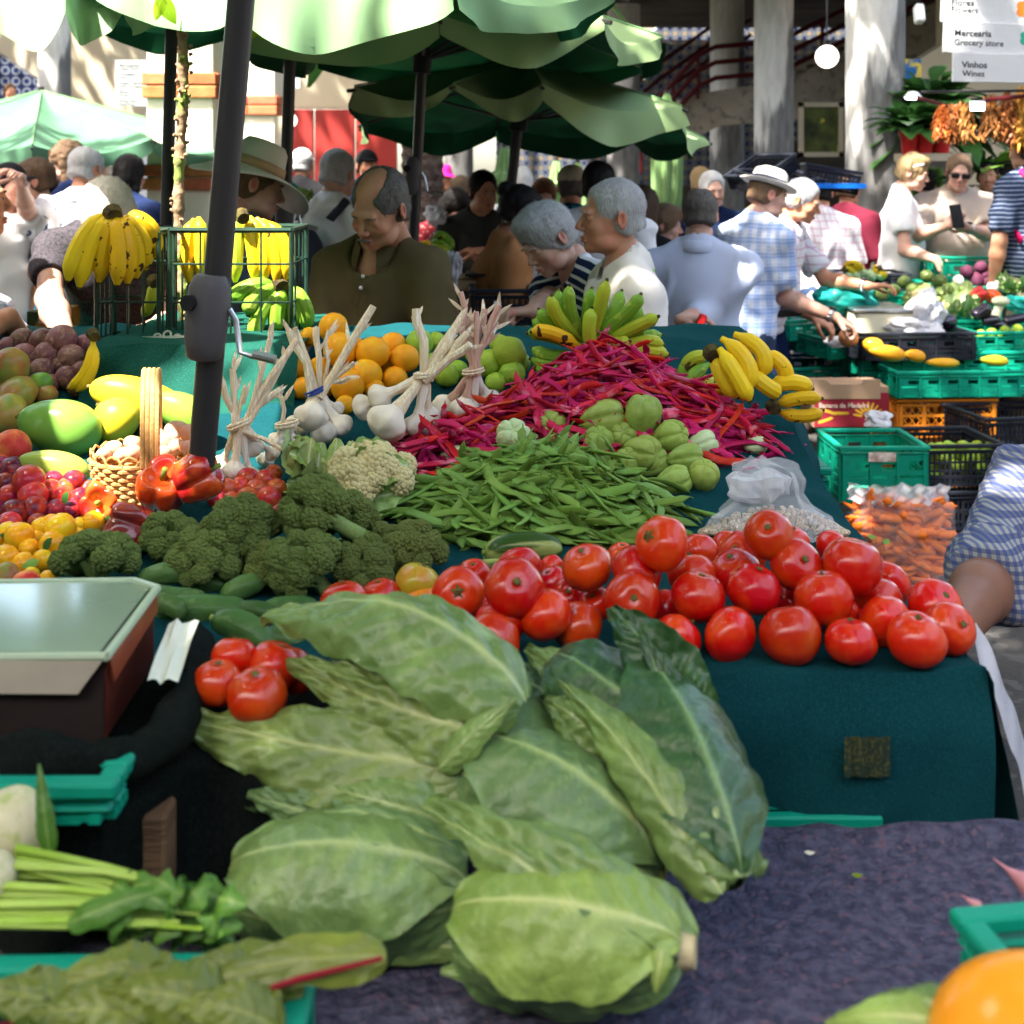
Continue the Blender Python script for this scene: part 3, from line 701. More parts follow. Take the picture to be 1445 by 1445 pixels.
# centre-left big one (pole 410)
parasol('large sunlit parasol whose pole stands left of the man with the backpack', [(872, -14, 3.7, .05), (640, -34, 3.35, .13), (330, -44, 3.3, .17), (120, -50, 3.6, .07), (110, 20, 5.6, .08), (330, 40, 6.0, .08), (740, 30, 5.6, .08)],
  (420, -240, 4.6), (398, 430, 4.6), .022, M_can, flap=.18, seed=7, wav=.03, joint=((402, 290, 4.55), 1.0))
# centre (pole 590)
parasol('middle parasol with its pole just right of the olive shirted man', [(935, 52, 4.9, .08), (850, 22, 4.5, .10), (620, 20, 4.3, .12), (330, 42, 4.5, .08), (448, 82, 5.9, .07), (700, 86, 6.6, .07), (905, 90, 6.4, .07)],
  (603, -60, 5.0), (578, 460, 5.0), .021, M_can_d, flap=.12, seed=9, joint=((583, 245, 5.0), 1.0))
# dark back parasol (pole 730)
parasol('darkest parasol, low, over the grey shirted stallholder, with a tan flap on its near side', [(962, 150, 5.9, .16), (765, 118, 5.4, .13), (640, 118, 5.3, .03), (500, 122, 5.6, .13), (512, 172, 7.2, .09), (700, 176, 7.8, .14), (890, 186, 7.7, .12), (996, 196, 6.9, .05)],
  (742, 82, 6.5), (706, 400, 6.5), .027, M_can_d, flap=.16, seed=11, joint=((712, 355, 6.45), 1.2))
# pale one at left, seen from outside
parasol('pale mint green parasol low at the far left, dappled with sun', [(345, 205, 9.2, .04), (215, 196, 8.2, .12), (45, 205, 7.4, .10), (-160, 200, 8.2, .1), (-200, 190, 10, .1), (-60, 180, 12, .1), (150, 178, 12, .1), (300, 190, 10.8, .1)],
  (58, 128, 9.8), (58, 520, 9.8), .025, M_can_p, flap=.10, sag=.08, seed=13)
# closed parasols
def closed(px, y0, y1, wp, Y, lab):
 t = thing('closed_parasol', lab, 'parasol', TV(P(px, y1, Y)), 'folded green parasols')
 th = np.linspace(0, 2 * pi, 64, endpoint=False); rows = []
 for k in range(26):
  u = k / 25; r = wp / F * Y / 2 * (.12 + .88 * u ** .55 if u < .3 else .75 + .25 * sin(3 * u)) * (1 if u < 1 else .9)
  rows.append([r * (1 + .22 * np.cos(8 * th + 2 * u)) * np.cos(th), r * (1 + .22 * np.cos(8 * th + 2 * u)) * np.sin(th), np.full_like(th, 0) + 0])
 G = np.zeros((64, 26, 3)); a, c = P(px, y0, Y), P(px, y1, Y)
 for k in range(26):
  p = a.lerp(c, k / 25); G[:, k, 0] = rows[k][0] + p.x; G[:, k, 1] = rows[k][1] + p.y; G[:, k, 2] = p.z
 m = MB(); m.grid(G, close_u=True); m.part('folded_canopy', mat('folded_green_fabric', (.20, .32, .13), (.15, .26, .10), scale=4, rough=.9), t)
 m = MB(); pole(m, P(px, y1 + 60, Y), P(px, y0 - 3, Y), .02); m.part('pole', M_metal, t)
closed(941, 130, 315, 38, 10.5, 'folded green parasol standing left of the slim column')
closed(712, 206, 330, 42, 9.0, 'folded light green parasol behind the grey shirted stallholder')
closed(785, 225, 330, 30, 11.0, 'folded green parasol behind the red haired boy, left one')
closed(815, 228, 330, 32, 11.5, 'folded green parasol behind the man in the tan cap')
# ---------------------------------------------------------------- people
def skin_mat(name, base, red):
 m = mat(name, base, tuple(c * .86 for c in base), scale=14, rough=.48, bump=.18, bscale=140, bdist=.002, spec=.3, c3=red, s3=26, lo3=.5, hi3=.8, sss=0)
 n, L = nodes_of(m); b = n['Principled BSDF']; at = n.new('ShaderNodeAttribute'); at.attribute_name = 'flush'
 mx = n.new('ShaderNodeMix'); mx.data_type = 'RGBA'; mx.inputs[7].default_value = (red[0] * .9, red[1] * .55, red[2] * .55, 1)
 L.new(at.outputs['Fac'], mx.inputs[0]); src = b.inputs['Base Color'].links[0].from_socket; L.new(src, mx.inputs[6]); L.new(mx.outputs[2], b.inputs['Base Color'])
 return m
SK = {'tan': skin_mat('tanned_skin', (.52, .25, .145), (.52, .17, .10)), 'pink': skin_mat('pinkish_skin', (.58, .34, .25), (.58, .22, .17)),
  'olive': skin_mat('olive_skin', (.40, .21, .13), (.38, .16, .10)), 'dark': skin_mat('deep_tan_skin', (.24, .11, .065), (.26, .10, .06))}
def hair_mat(name, c1, c2, rough=.5):
 m = mat(name, c1, c2, scale=1, stretch=(260, 260, 40), rough=rough, bump=.4, bscale=1.0, bdist=.008, mixlo=.25, mixhi=.75, detail=3); return m
HM = {'grey': hair_mat('grey_hair', (.60, .60, .60), (.30, .30, .305)), 'white': hair_mat('white_hair', (.80, .78, .74), (.5, .47, .43)), 'brown': hair_mat('brown_hair', (.11, .065, .035), (.035, .02, .012)),
  'black': hair_mat('black_hair', (.018, .015, .014), (.006, .005, .005)), 'blonde': hair_mat('blonde_hair', (.46, .33, .17), (.24, .16, .08)), 'sandy': hair_mat('sandy_hair', (.24, .15, .09), (.12, .075, .045)),
  'red': hair_mat('auburn_hair', (.22, .085, .035), (.10, .04, .02)), 'salt': hair_mat('salt_and_pepper_hair', (.20, .18, .165), (.05, .045, .04))}
M_eye = mat('eye_white', (.62, .58, .54), rough=.15, coat=.5); M_iris = mat('eye_iris', (.03, .02, .012), rough=.1, coat=1)
M_lid = None
def head_template(h=.0042, age=0, fem=0):
 s = SDF((-.1, -.135, -.19), (.1, .13, .14), h); k = .014
 s.ell((0, .018, .035), (.076, .094, .085), k); s.ell((0, -.034, -.03), (.060, .060, .082), .03)
 s.ell((0, -.040, -.078), (.046 - .005 * fem, .046, .034), .02); s.ell((0, -.074, -.098), (.021, .017, .016), .018)
 for x in (-1, 1):
  s.ell((x * .036, -.066, -.030), (.024, .020, .022), .02); s.ell((x * .046, -.03, -.082), (.018, .03, .02), .02)
 s.cap((-.032, -.083, .020), (.032, -.083, .020), .012 - .003 * fem, k=.012)
 for x in (-1, 1):
  s.ell((x * .031, -.094, .000), (.016, .012, .010), .010, cut=True)
  s.ell((x * .031, -.0775, -.001), (.0145, .0125, .0125), .004)
  if age: s.cap((x * .022, -.094, -.016), (x * .040, -.084, -.019), .0022, k=.006, cut=True); s.cap((x * .020, -.106, -.040), (x * .034, -.094, -.068), .0022, k=.008, cut=True)
 s.cap((0, -.088, .012), (0, -.112, -.028), .0065, .0105, k=.008)
 for x in (-1, 1): s.ell((x * .0115, -.102, -.035), (.0085, .010, .0075), .006); s.ell((x * .0065, -.112, -.041), (.0035, .005, .003), .003, cut=True)
 s.ell((0, -.0965, -.0625), (.023, .009, .0048), .006); s.ell((0, -.0950, -.0735), (.019, .009, .0058), .006)
 s.cap((-.023, -.103, -.068), (.023, -.103, -.068), .0022, k=.004, cut=True)
 for x in (-1, 1):
  R = np.array(RZ(x * -.35)); s.ell((x * .080, .014, -.006), (.0085, .020, .031), .006, R=R.T); s.ell((x * .087, .010, -.002), (.006, .010, .018), .004, R=R.T, cut=True)
 s.cap((0, .022, -.06), (0, .048, -.185), .050 - .006 * fem, .055 - .006 * fem, k=.03)
 V, Q = s.mesh(); x, y, z = V.T
 g = lambda c, r: np.exp(-(((V - np.array(c)) / np.array(r)) ** 2).sum(1))
 fl = .8 * g((0, -.10, -.068), (.022, .014, .0085)) + .35 * (g((.038, -.08, -.032), (.02, .02, .018)) + g((-.038, -.08, -.032), (.02, .02, .018))) + .45 * g((0, -.112, -.03), (.014, .012, .012)) + .5 * (g((.085, .012, -.005), (.012, .02, .03)) + g((-.085, .012, -.005), (.012, .02, .03)))
 return V, Q, np.clip(fl, 0, .85)
HEADS = {}
def get_head(kind):
 if kind not in HEADS: HEADS[kind] = head_template(*{'m': (.0042, 0, 0), 'old': (.0042, 1, 0), 'f': (.0042, 0, 1), 'far': (.0075, 0, 0)}[kind])
 return HEADS[kind]
HAIRC = {}
def hair_template(style, h=.0055):
 if style in HAIRC: return HAIRC[style]
 lo, hi = (-.13, -.14, -.24), (.13, .16, .17)
 s = SDF(lo, hi, h); t = {'buzz': .004, 'short': .007, 'bald': .005, 'baldtop': .006, 'curly': .020, 'bob': .014, 'long': .014, 'bun': .009, 'thick': .017, 'pixie': .013, 'recede': .008}[style]
 s.ell((0, .018, .035), (.076 + t, .094 + t, .085 + t), .01)
 s.ell((0, .045, -.03), (.070 + t * .6, .062 + t, .055), .02)
 if style in ('bob', 'long', 'curly'):
  zz = {'bob': -.09, 'long': -.18, 'curly': -.13}[style]
  for x in (-1, 1): s.cap((x * .066, .02, .0), (x * .072, .03, zz), .028, .024, k=.03)
  s.cap((0, .07, 0), (0, .075, zz), .055, .05, k=.03)
 if style == 'bun': s.ell((0, .10, .085), (.04, .04, .04), .01)
 if style == 'pixie': s.ell((0, -.02, .10), (.07, .07, .035), .03)
 if style == 'thick': s.ell((0, -.03, .10), (.06, .065, .035), .03)
 fr = {'buzz': .055, 'short': .052, 'recede': .078, 'curly': .05, 'bob': .055, 'long': .055, 'bun': .06, 'thick': .045, 'pixie': .03}.get(style, .05)
 # face opening
 s.ell(*(((0, -.112, .0), (.070, .076, .096)) if style in ('short', 'buzz', 'baldtop', 'bald', 'recede') else ((0, -.115, -.03), (.064, .075, fr + .040))), .010, cut=True)
 s.ell((0, -.10, -.085), (.12, .085, .085), .015, cut=True)
 if style not in ('bob', 'long', 'curly'):
  for x in (-1, 1): s.ell((x * .094, .002, -.016), (.030, .036, .036), .006, cut=True)
  s.ell((0, -.02, -.115), (.12, .09, .075), .012, cut=True); s.half((0, .06, -.052), (0, .35, -1))
 if style == 'baldtop': s.ell((0, -.035, .108), (.046, .090, .058), .012, cut=True)
 if style == 'bald': s.ell((0, -.01, .115), (.066, .115, .085), .012, cut=True)
 s.noise(5, .0010 if style not in ('curly', 'pixie') else .0045, 70 if style == 'curly' else 95, (1, 1, .35) if style != 'curly' else (1, 1, 1))
 s.noise(8, .0008, 300, (1, 1, .2))
 HAIRC[style] = s.mesh(); return HAIRC[style]

def hand_sdf(s, Wp, d, nrm, side, curl=.5, sz=1.0, spread=.16):
 """five fingered hand from wrist Wp along d, palm normal nrm (the way the palm faces); side=+1 puts thumb on +cross"""
 d = Vector(d).normalized(); nrm = (Vector(nrm) - d * Vector(nrm).dot(d)).normalized(); b = d.cross(nrm).normalized() * side
 Wp = Vector(Wp); q = lambda u, v, n_: Wp + (d * u + b * v + nrm * n_) * sz
 for v in (-.026, -.009, .009, .026): s.cap(q(.005, v * .62, 0), q(.082, v, 0), .0135 * sz, .0115 * sz, k=.012)
 for i, (v, L_) in enumerate(((.029, .074), (.010, .082), (-.010, .076), (-.029, .060))):
  c = curl * (1 + .12 * i) + (.05 if i == 3 else 0); p = q(.086, v, 0); a = c * .75; r = (.0098, .0098, .0093, .0082)[i]
  for j, f in enumerate((.45, .30, .25)):
   e = p + (d * cos(a) + nrm * sin(a) + b * (v * spread / .03 * .35) * cos(a)).normalized() * L_ * f * sz
   s.cap(p, e, r * sz * (1 - .08 * j), r * sz * (1 - .08 * (j + 1)), k=.003); p = e; a += c * (.95 - .2 * j)
 p = q(.022, .026, .006); e = q(.050, .052, .014 + .01 * curl); s.cap(p, e, .0145 * sz, .0115 * sz, k=.010)
 f = e + (d * .8 + b * (.42 - .7 * curl) + nrm * (.25 + .5 * curl)).normalized() * .033 * sz; s.cap(e, f, .0112 * sz, .0098 * sz, k=.004)
 f2 = f + (d * .85 + b * (.1 - .7 * curl) + nrm * (.2 + .5 * curl)).normalized() * .026 * sz; s.cap(f, f2, .0098 * sz, .0085 * sz, k=.004)

def smooth_noise_fold(V, seed, amp):
 r = np.random.default_rng(seed); o = np.zeros(len(V))
 for k in range(7):
  d = r.normal(size=3); d[2] *= .7; d /= np.linalg.norm(d); f = r.uniform(18, 42)
  ph = V @ d * f + r.uniform(0, 6) + 1.6 * np.sin(V @ r.normal(size=3) * 7 + r.uniform(0, 6))
  o += (1 - np.abs(np.sin(ph * .5)) * 2) * (.5 + .5 * np.sin(V @ r.normal(size=3) * 6 + r.uniform(0, 6)))
 return o * amp / 3
def displaced(V, Q, val):
 n = np.zeros_like(V); fn = np.cross(V[Q[:, 2]] - V[Q[:, 0]], V[Q[:, 3]] - V[Q[:, 1]])
 for k in range(4): np.add.at(n, Q[:, k], fn)
 n /= np.linalg.norm(n, axis=1)[:, None] + 1e-12
 return V + n * val[:, None]
def relax(V, Q, it=2):
 for _ in range(it):
  a = np.zeros_like(V); c = np.zeros(len(V))
  for k in range(4):
   for j in (1, 3): np.add.at(a, Q[:, k], V[Q[:, (k + j) % 4]]); np.add.at(c, Q[:, k], 1)
  V = V * .4 + .6 * a / c[:, None]
 return V
def ik(S, Wt, l1, l2, hint):
 S, Wt, hint = Vector(S), Vector(Wt), Vector(hint); d = Wt - S; L_ = d.length
 if L_ > (l1 + l2) * .995: Wt = S + d.normalized() * (l1 + l2) * .995; d = Wt - S; L_ = d.length
 a = (l1 * l1 - l2 * l2 + L_ * L_) / (2 * L_); h = sqrt(max(0, l1 * l1 - a * a)); u = d.normalized()
 p = (hint - u * hint.dot(u)).normalized(); return S + u * a + p * h, Wt
NPERS = [0]; M_shoe = mat('dark_leather', (.05, .035, .025), rough=.4)
def person(lab, px, py, Y, yaw=0, hp=(0, 0, 0), skin='tan', hair='short', hcol='brown', head='m', s=1.0, lean=0, side=0, shirt=None, sleeve='short', pants=None, w=1.0, belly=0, arms=(None, None), hands=(.5, .5),
   fem=0, res=None, neckdeep=.0, extra=None, collar=None, hem=0.0, bare=False, palm=(None, None), group='people shopping at the market', brow=True, loose=0.0, legs=True, nk=0, fine=0):
 """px,py,Y: head centre. yaw: 0 faces the camera, +90 faces photo right. hp: head pitch (down +), turn, roll in degrees."""
 NPERS[0] += 1; sd_ = NPERS[0] * 13; H0 = P(px, py, Y); ya = radians(yaw)
 R = RZ(ya); far = Y > 6.35 and not fine; res = res or (.011 if Y < 6 else .016)
 # local frame: origin on the floor under the head, facing -Y
 M = T(H0.x, H0.y, 0) @ R; Mi = M.inverted(); zh = H0.z
 root = thing('person', lab, 'person', M, group)
 hx = Vector((0, 0, zh)); fw = Vector((0, -1, 0))
 neck = hx + (RX(radians(hp[0]) * .85) @ Vector((0, .036 * s, -.150 * s))) + Vector((nk, 0, 0))
 tl = .50 * s; a = lean; up = Vector((side, sin(a) * -1, cos(a))).normalized()
 pel = neck - up * tl; Sx = .185 * s * w
 shL = neck - up * .062 * s + Vector((Sx, 0, 0)); shR = neck - up * .062 * s + Vector((-Sx, 0, 0))
 th_ = pel.z
 def torso(f, o, k=.05):
  R3 = np.array(Matrix.Rotation(a, 4, 'X')); 
  f.cap(shL + Vector((-.035, 0, -.012)), shR + Vector((.035, 0, -.012)), .052 * s + o, k=k)
  for q in (shL, shR): f.cap(neck + up * .02, q, .048 * s + o, .046 * s + o, k=.04)
  c = neck - up * .17 * s; f.ell(c + Vector((0, -.0, 0)), ((.165 * w) * s + o, .112 * s + o, .17 * s + o), k, R=R3)
  if fem: 
   for x in (-1, 1): f.ell(c + Vector((x * .075, -.085, -.03)) * s, (.062 * s + o, .055 * s + o, .06 * s + o), k * .6)
  c = neck - up * .35 * s; f.ell(c + Vector((0, -.01 - belly * .4, 0)) * s, ((.148 * w + belly * .25) * s + o + loose, (.112 + belly * .75) * s + o + loose, .16 * s + o), k, R=R3)
  f.ell(pel, (.168 * w * s + o + loose, .125 * s + o + loose * .7, .13 * s + o), k, R=R3)
 lo = Vector((min(shR.x, pel.x) - .14, min(neck.y, pel.y) - .26 - belly, 0)); hi = Vector((max(shL.x, pel.x) + .14, max(neck.y, pel.y) + .24, neck.z + .14))
 # arms
 l1, l2 = .285 * s, .255 * s; AR = []
 for i, (S_, x) in enumerate(((shL, 1), (shR, -1))):
  sp = arms[i]; S_ = S_ - up * .01
  if sp is None: tgt = S_ + Vector((x * .05, -.02 - .02, -.53)) * s; hint = Vector((x * .5, .7, 0)); wd = None
  else:
   tgt = Mi @ P(*sp[:3]); hint = Mi.to_3x3() @ Vector(sp[3]) if len(sp) > 3 else Vector((x * .3, .4, -.8)); wd = Mi.to_3x3() @ Vector(sp[4]) if len(sp) > 4 else None
  E, Wt = ik(S_, tgt, l1, l2, hint); AR.append((S_, E, Wt, x, wd if wd is not None else (Wt - E).normalized(), sp is not None))
 mb = MB()
 hV, hQ, hF = get_head('far' if far else head)
 HR = TV(hx) @ RX(radians(hp[0])) @ RZ(radians(hp[1])) @ RY(radians(hp[2])) @ SC(s * .91)
 mb.add(hV, hQ, HR, flush=hF)
 rb = .022 if not far else .03
 f = SDF(lo, hi, rb); torso(f, -.030, .05); f.cap(neck + Vector((0, .0, .05)), neck - up * .06, .052 * s, .065 * s, k=.05)
 kn = []
 for x in (-1, 1):
  hj = pel + Vector((x * .085 * s, 0, -.02)); kx = Vector((x * .10 * s, hj.y * .5 + .0, th_ * .52)); ft = Vector((x * .11 * s, kx.y * .4 + .05, .08)); kn.append((hj, kx, ft))
  f.cap(hj, kx, .062 * s, .045 * s, k=.03); f.cap(kx, ft, .042 * s, .030 * s, k=.02); f.cap(ft + Vector((0, .03, -.03)), ft + Vector((0, -.15, -.045)), .038 * s, .03 * s, k=.02)
 V, Q = f.mesh(); mb.add(V, Q)
 for (S_, E, Wt, x, wd, pos) in AR:
  h_ = .0052 if (pos and not far) else (.0075 if not far else .011)
  pts = [S_, E, Wt, Wt + wd * .2 * s]; l_ = Vector([min(p[i] for p in pts) - .075 for i in range(3)]); u_ = Vector([max(p[i] for p in pts) + .075 for i in range(3)])
  f = SDF(l_, u_, h_); f.cap(S_, E, .036 * s, .040 * s, k=.02); m1 = E.lerp(Wt, .3); f.cap(E, m1, .040 * s, .042 * s, k=.02); f.cap(m1, Wt, .041 * s, .0255 * s, k=.02)
  i = 0 if x > 0 else 1; pn = Mi.to_3x3() @ Vector(palm[i]) if palm[i] else Vector((-x, 0, 0)) if not pos else Vector((-x * .6, 0, -.8))
  hand_sdf(f, Wt, wd, pn, x, hands[i], s * .98); V, Q = f.mesh(); mb.add(V, Q)
 part('body', mb.mesh('body', SK[skin], True), root)
 # clothes
 if shirt is not None:
  f = SDF(lo - Vector((.2, .1, 0)), hi + Vector((.2, .1, 0)), res); torso(f, .008, .045)
  f.cap(neck + Vector((0, .01, .015)), neck - up * .08, .058 * s, .085 * s, k=.04)
  for (S_, E, Wt, x, wd, pos) in AR:
   if sleeve == 'short': e = S_.lerp(E, .74 if not fem else .55); f.cap(S_ + Vector((-x * .015, 0, .0)), e, .064 * s + loose * .4, (.067 if not fem else .058) * s + loose * .5, k=.03); e2 = S_.lerp(E, 1.2); f.half(e, (E - S_)) if False else None
   elif sleeve == 'long': f.cap(S_, E, .064 * s, .054 * s, k=.03); f.cap(E, E.lerp(Wt, .9), .054 * s, .042 * s, k=.03)
   elif sleeve == 'elbow': f.cap(S_, E, .066 * s, .060 * s, k=.03); f.cap(E, E.lerp(Wt, .3), .060 * s, .056 * s, k=.03)
  # neckline
  f.ell(neck + Vector((0, -.035 - neckdeep * .4, .055 - neckdeep * .6)) * 1, (.062 * s + neckdeep * .35, .075 * s + neckdeep * .3, .055 * s + neckdeep), .008, cut=True)
  for (S_, E, Wt, x, wd, pos) in AR:
   if sleeve == 'short':  # open sleeve mouth
    dd = (E - S_).normalized(); e = S_.lerp(E, .74 if not fem else .55); c_ = e + dd * .055
    rc = .075 if pos else .056; f.ell(c_, (rc, rc, .055), .006, R=np.array(dd.to_track_quat('Z', 'Y').to_matrix().to_4x4()), cut=True)
  hz = pel - up * (.10 - hem) * s; f.half(hz, -up)
  V, Q = f.mesh(); V = relax(V, Q, 2); V = displaced(V, Q, .004 + np.maximum(-.004, smooth_noise_fold(V, sd_, .034)))
  m = MB(); m.add(V, Q); part('shirt', m.mesh('shirt', shirt, True), root)
  if collar is not None:
   m = MB(); th = np.linspace(-2.75, 2.75, 30); rows = []
   for t in th:
    d = Vector((sin(t), cos(t), 0)); o = .058 * s; c = neck + Vector((0, .004, .012))
    front = max(0, (abs(t) - 1.8))
    a0 = c + d * (o + .004) + Vector((0, -front * .01, .030 - front * .045)); a1 = c + d * (o + .030 + front * .01) + Vector((0, 0, -.014 - front * .075)); mid = c + d * (o + .014) + Vector((0, -front * .005, .034 - front * .05))
    rows.append([tuple(a0 + Vector((0, 0, -.03))), tuple(a0), tuple(mid), tuple(a1), tuple(a1 + Vector((0, 0, -.006)) - d * .004)])
   m.grid(rows); part('collar', m.mesh('collar', collar, True), root)
 if legs:
  f = SDF((lo.x - .05, lo.y - .05, .03), (hi.x + .05, hi.y + .1, pel.z + .22), .026)
  f.ell(pel, (.165 * w * s + .006, .122 * s + .006, .14 * s), .04)
  for hj, kx, ft in kn: f.cap(hj, kx, .092 * s, .073 * s, k=.04); f.cap(kx, ft, .073 * s, .062 * s, k=.02)
  f.half(pel + up * .08, up); V, Q = f.mesh(); m = MB(); m.add(displaced(V, Q, smooth_noise_fold(V, sd_ + 1, .01)), Q); part('trousers', m.mesh('trousers', pants or M_jean, True), root)
  f = SDF((lo.x - .05, lo.y - .2, -.01), (hi.x + .05, hi.y + .1, .14), .016)
  for hj, kx, ft in kn: f.cap(ft + Vector((0, .03, -.04)), ft + Vector((0, -.17, -.045)), .050 * s, .038 * s, k=.02)
  f.half((0, 0, .004), (0, 0, -1)); V, Q = f.mesh(); m = MB(); m.add(V, Q); part('shoes', m.mesh('shoes', M_shoe, True), root)
 # hair and eyes
 if hair != 'none':
  V, Q = hair_template(hair); hr = part('hair', _hairmesh(hair, hcol), root, HR)
 if not far:
  ecl = head == 'closed'
  for x in (-1, 1):
   m = MB(); u, v = sphere_grid(14, 10); G = np.stack([np.cos(u) * np.sin(v), np.sin(u) * np.sin(v), np.cos(v)], -1)
   c = Vector((x * .031, -.0805, -.001)); 
   if hp[0] < 20 and Y < 9:
    m.grid(G * np.array([.0105, .0110, .0052]), TV(c), close_u=True); e = part('eye', m.mesh('eye', M_eye), root, HR)
    m = MB(); m.grid(G * np.array([.0048, .0035, .0046]), TV(c + Vector((0, -.0095, .0003))), close_u=True); part('iris', m.mesh('iris', M_iris), e)
   m = MB(); m.tube([(x * .014, -.094, .0165), (x * .030, -.0965, .0215), (x * .047, -.082, .0165)], [.0022, .0038, .0016], 6)
   if brow: part('eyebrow', m.mesh('eyebrow', HM[hcol]), root, HR)
 if extra: extra(root, M, HR, neck, up, shL, shR, AR)
 return root
_HM = {}
def _hairmesh(style, col):
 if (style, col) not in _HM:
  V, Q = hair_template(style); m = MB(); m.add(V, Q); r = np.random.default_rng(3); fq = Q[r.integers(0, len(Q), 5200)]; p = V[fq].mean(1); n = np.cross(V[fq[:, 2]] - V[fq[:, 0]], V[fq[:, 3]] - V[fq[:, 1]]); n /= np.linalg.norm(n, axis=1)[:, None] + 1e-9
  fl = np.array([0, .75, -.45]) + r.normal(size=p.shape) * (.30 if style not in ('curly', 'thick', 'pixie') else .65); fl[:, 0] += p[:, 0] * 3; fl -= n * (fl * n).sum(1)[:, None]; fl /= np.linalg.norm(fl, axis=1)[:, None] + 1e-9; L_ = {'buzz': .007, 'short': .013, 'baldtop': .010, 'bald': .008}.get(style, .020) * r.uniform(.6, 1.3, len(p))[:, None]; s_ = np.cross(n, fl) * .0007
  A = [p - s_, p + s_, p + s_ * .8 + fl * L_ * .6 + n * L_ * .16, p - s_ * .8 + fl * L_ * .6 + n * L_ * .16, p + fl * L_ + n * L_ * .20]; VV = np.stack(A, 1).reshape(-1, 3); k = np.arange(len(p))[:, None] * 5
  m.add(VV, (k + np.array([[0, 1, 2, 3]])).tolist() + (k + np.array([[3, 2, 4]])).tolist()); _HM[(style, col)] = m.mesh('hair', HM[col])
 return _HM[(style, col)]

# clothing materials
def cloth(name, c, c2=None, **k): return mat(name, c, c2, scale=5, rough=.85, bump=.25, bscale=420, bdist=.002, sheen=0, spec=.05, **k)
def patterned(name, base, bands, kind='plaid', scale=1.0):
 """bands: list of (frequency per metre, width 0-1, colour, axis)"""
 m = cloth(name, base); n, L = nodes_of(m); b = n['Principled BSDF']; tc = n.new('ShaderNodeTexCoord'); sx = n.new('ShaderNodeSeparateXYZ')
 nz = n.new('ShaderNodeTexNoise'); nz.inputs['Scale'].default_value = 7; ad = n.new('ShaderNodeVectorMath'); ad.operation = 'MULTIPLY_ADD'; ad.inputs[1].default_value = (.02, .02, .02)
 L.new(tc.outputs['Object'], nz.inputs[0]); L.new(nz.outputs['Color'], ad.inputs[0]); L.new(tc.outputs['Object'], ad.inputs[2]); L.new(ad.outputs[0], sx.inputs[0])
 def mt(op, a, c=None, d=None):
  x = n.new('ShaderNodeMath'); x.operation = op
  for i, q in enumerate((a, c, d)):
   if q is None: continue
   if isinstance(q, (int, float)): x.inputs[i].default_value = q
   else: L.new(q, x.inputs[i])
  return x.outputs[0]
 ax = {'z': sx.outputs[2], 'x': mt('ADD', sx.outputs[0], mt('MULTIPLY', sx.outputs[1], .8)), 'd': mt('ADD', sx.outputs[2], mt('MULTIPLY', mt('ABSOLUTE', sx.outputs[0]), .35))}
 col = b.inputs['Base Color'].links[0].from_socket if b.inputs['Base Color'].links else None
 for fr, wd, c, a, st in bands:
  f = mt('FRACT', mt('MULTIPLY', ax[a], fr)); k = mt('MULTIPLY', mt('LESS_THAN', f, wd), st)
  mx = n.new('ShaderNodeMix'); mx.data_type = 'RGBA'; L.new(k, mx.inputs[0])
  if col is None: mx.inputs[6].default_value = (*base, 1)
  else: L.new(col, mx.inputs[6])
  mx.inputs[7].default_value = (*c, 1); col = mx.outputs[2]
 L.new(col, b.inputs['Base Color']); return m
M_jean = cloth('blue_denim', (.035, .055, .11), (.06, .09, .16)); M_khaki = cloth('khaki_cloth', (.32, .27, .20)); M_blackc = cloth('black_cloth', (.012, .012, .014)); M_navy = cloth('navy_cloth', (.01, .018, .055))
C_olive = cloth('olive_brown_polo_cloth', (.125, .095, .045), (.095, .072, .033)); C_whitep = cloth('cream_white_polo_cloth', (.72, .68, .63)); C_white = cloth('white_shirt_cloth', (.76, .76, .77)); C_pale = cloth('pale_blue_shirt_cloth', (.50, .55, .70), (.46, .51, .67))
C_beige = cloth('beige_tshirt_cloth', (.40, .33, .28), (.37, .305, .26)); C_greyp = cloth('dark_grey_polo_cloth', (.055, .056, .052)); C_brown = cloth('rust_brown_cloth', (.25, .09, .04)); C_maroon = cloth('maroon_cloth', (.12, .015, .03)); C_cream = cloth('cream_shorts_cloth', (.62, .56, .52))
C_stripe = patterned('navy_white_striped_jersey', (.02, .03, .085), [(30, .34, (.75, .75, .78), 'd', 1)])
C_bplaid = patterned('blue_white_checked_cotton', (.60, .66, .80), [(15, .48, (.16, .30, .66), 'z', .55), (15, .48, (.16, .30, .66), 'x', .55), (60, .3, (.7, .75, .9), 'z', .4)])
C_pplaid = patterned('white_red_windowpane_cotton', (.68, .66, .70), [(22, .14, (.45, .12, .20), 'z', .7), (22, .14, (.45, .12, .20), 'x', .7), (22, .5, (.5, .5, .66), 'x', .35)])
C_nplaid = patterned('navy_cream_checked_cotton', (.34, .34, .32), [(60, .5, (.015, .03, .14), 'z', .62), (60, .5, (.03, .06, .24), 'x', .62)])
C_tplaid = patterned('turquoise_black_checked_cotton', (.03, .22, .34), [(22, .4, (.01, .03, .07), 'z', .7), (22, .4, (.01, .03, .07), 'x', .7)])
C_lplaid = patterned('fine_blue_pink_checked_cotton', (.55, .60, .68), [(90, .3, (.65, .35, .28), 'z', .5), (90, .3, (.1, .2, .45), 'x', .6)])
C_dstripe = patterned('navy_thin_striped_polo_cloth', (.03, .045, .09), [(40, .16, (.45, .5, .62), 'z', .8)])
C_floral = mat('white_floral_print_cloth', (.74, .75, .80), rough=.85, c3=(.04, .06, .14), s3=22, lo3=.61, hi3=.63, bump=.2, bscale=400)
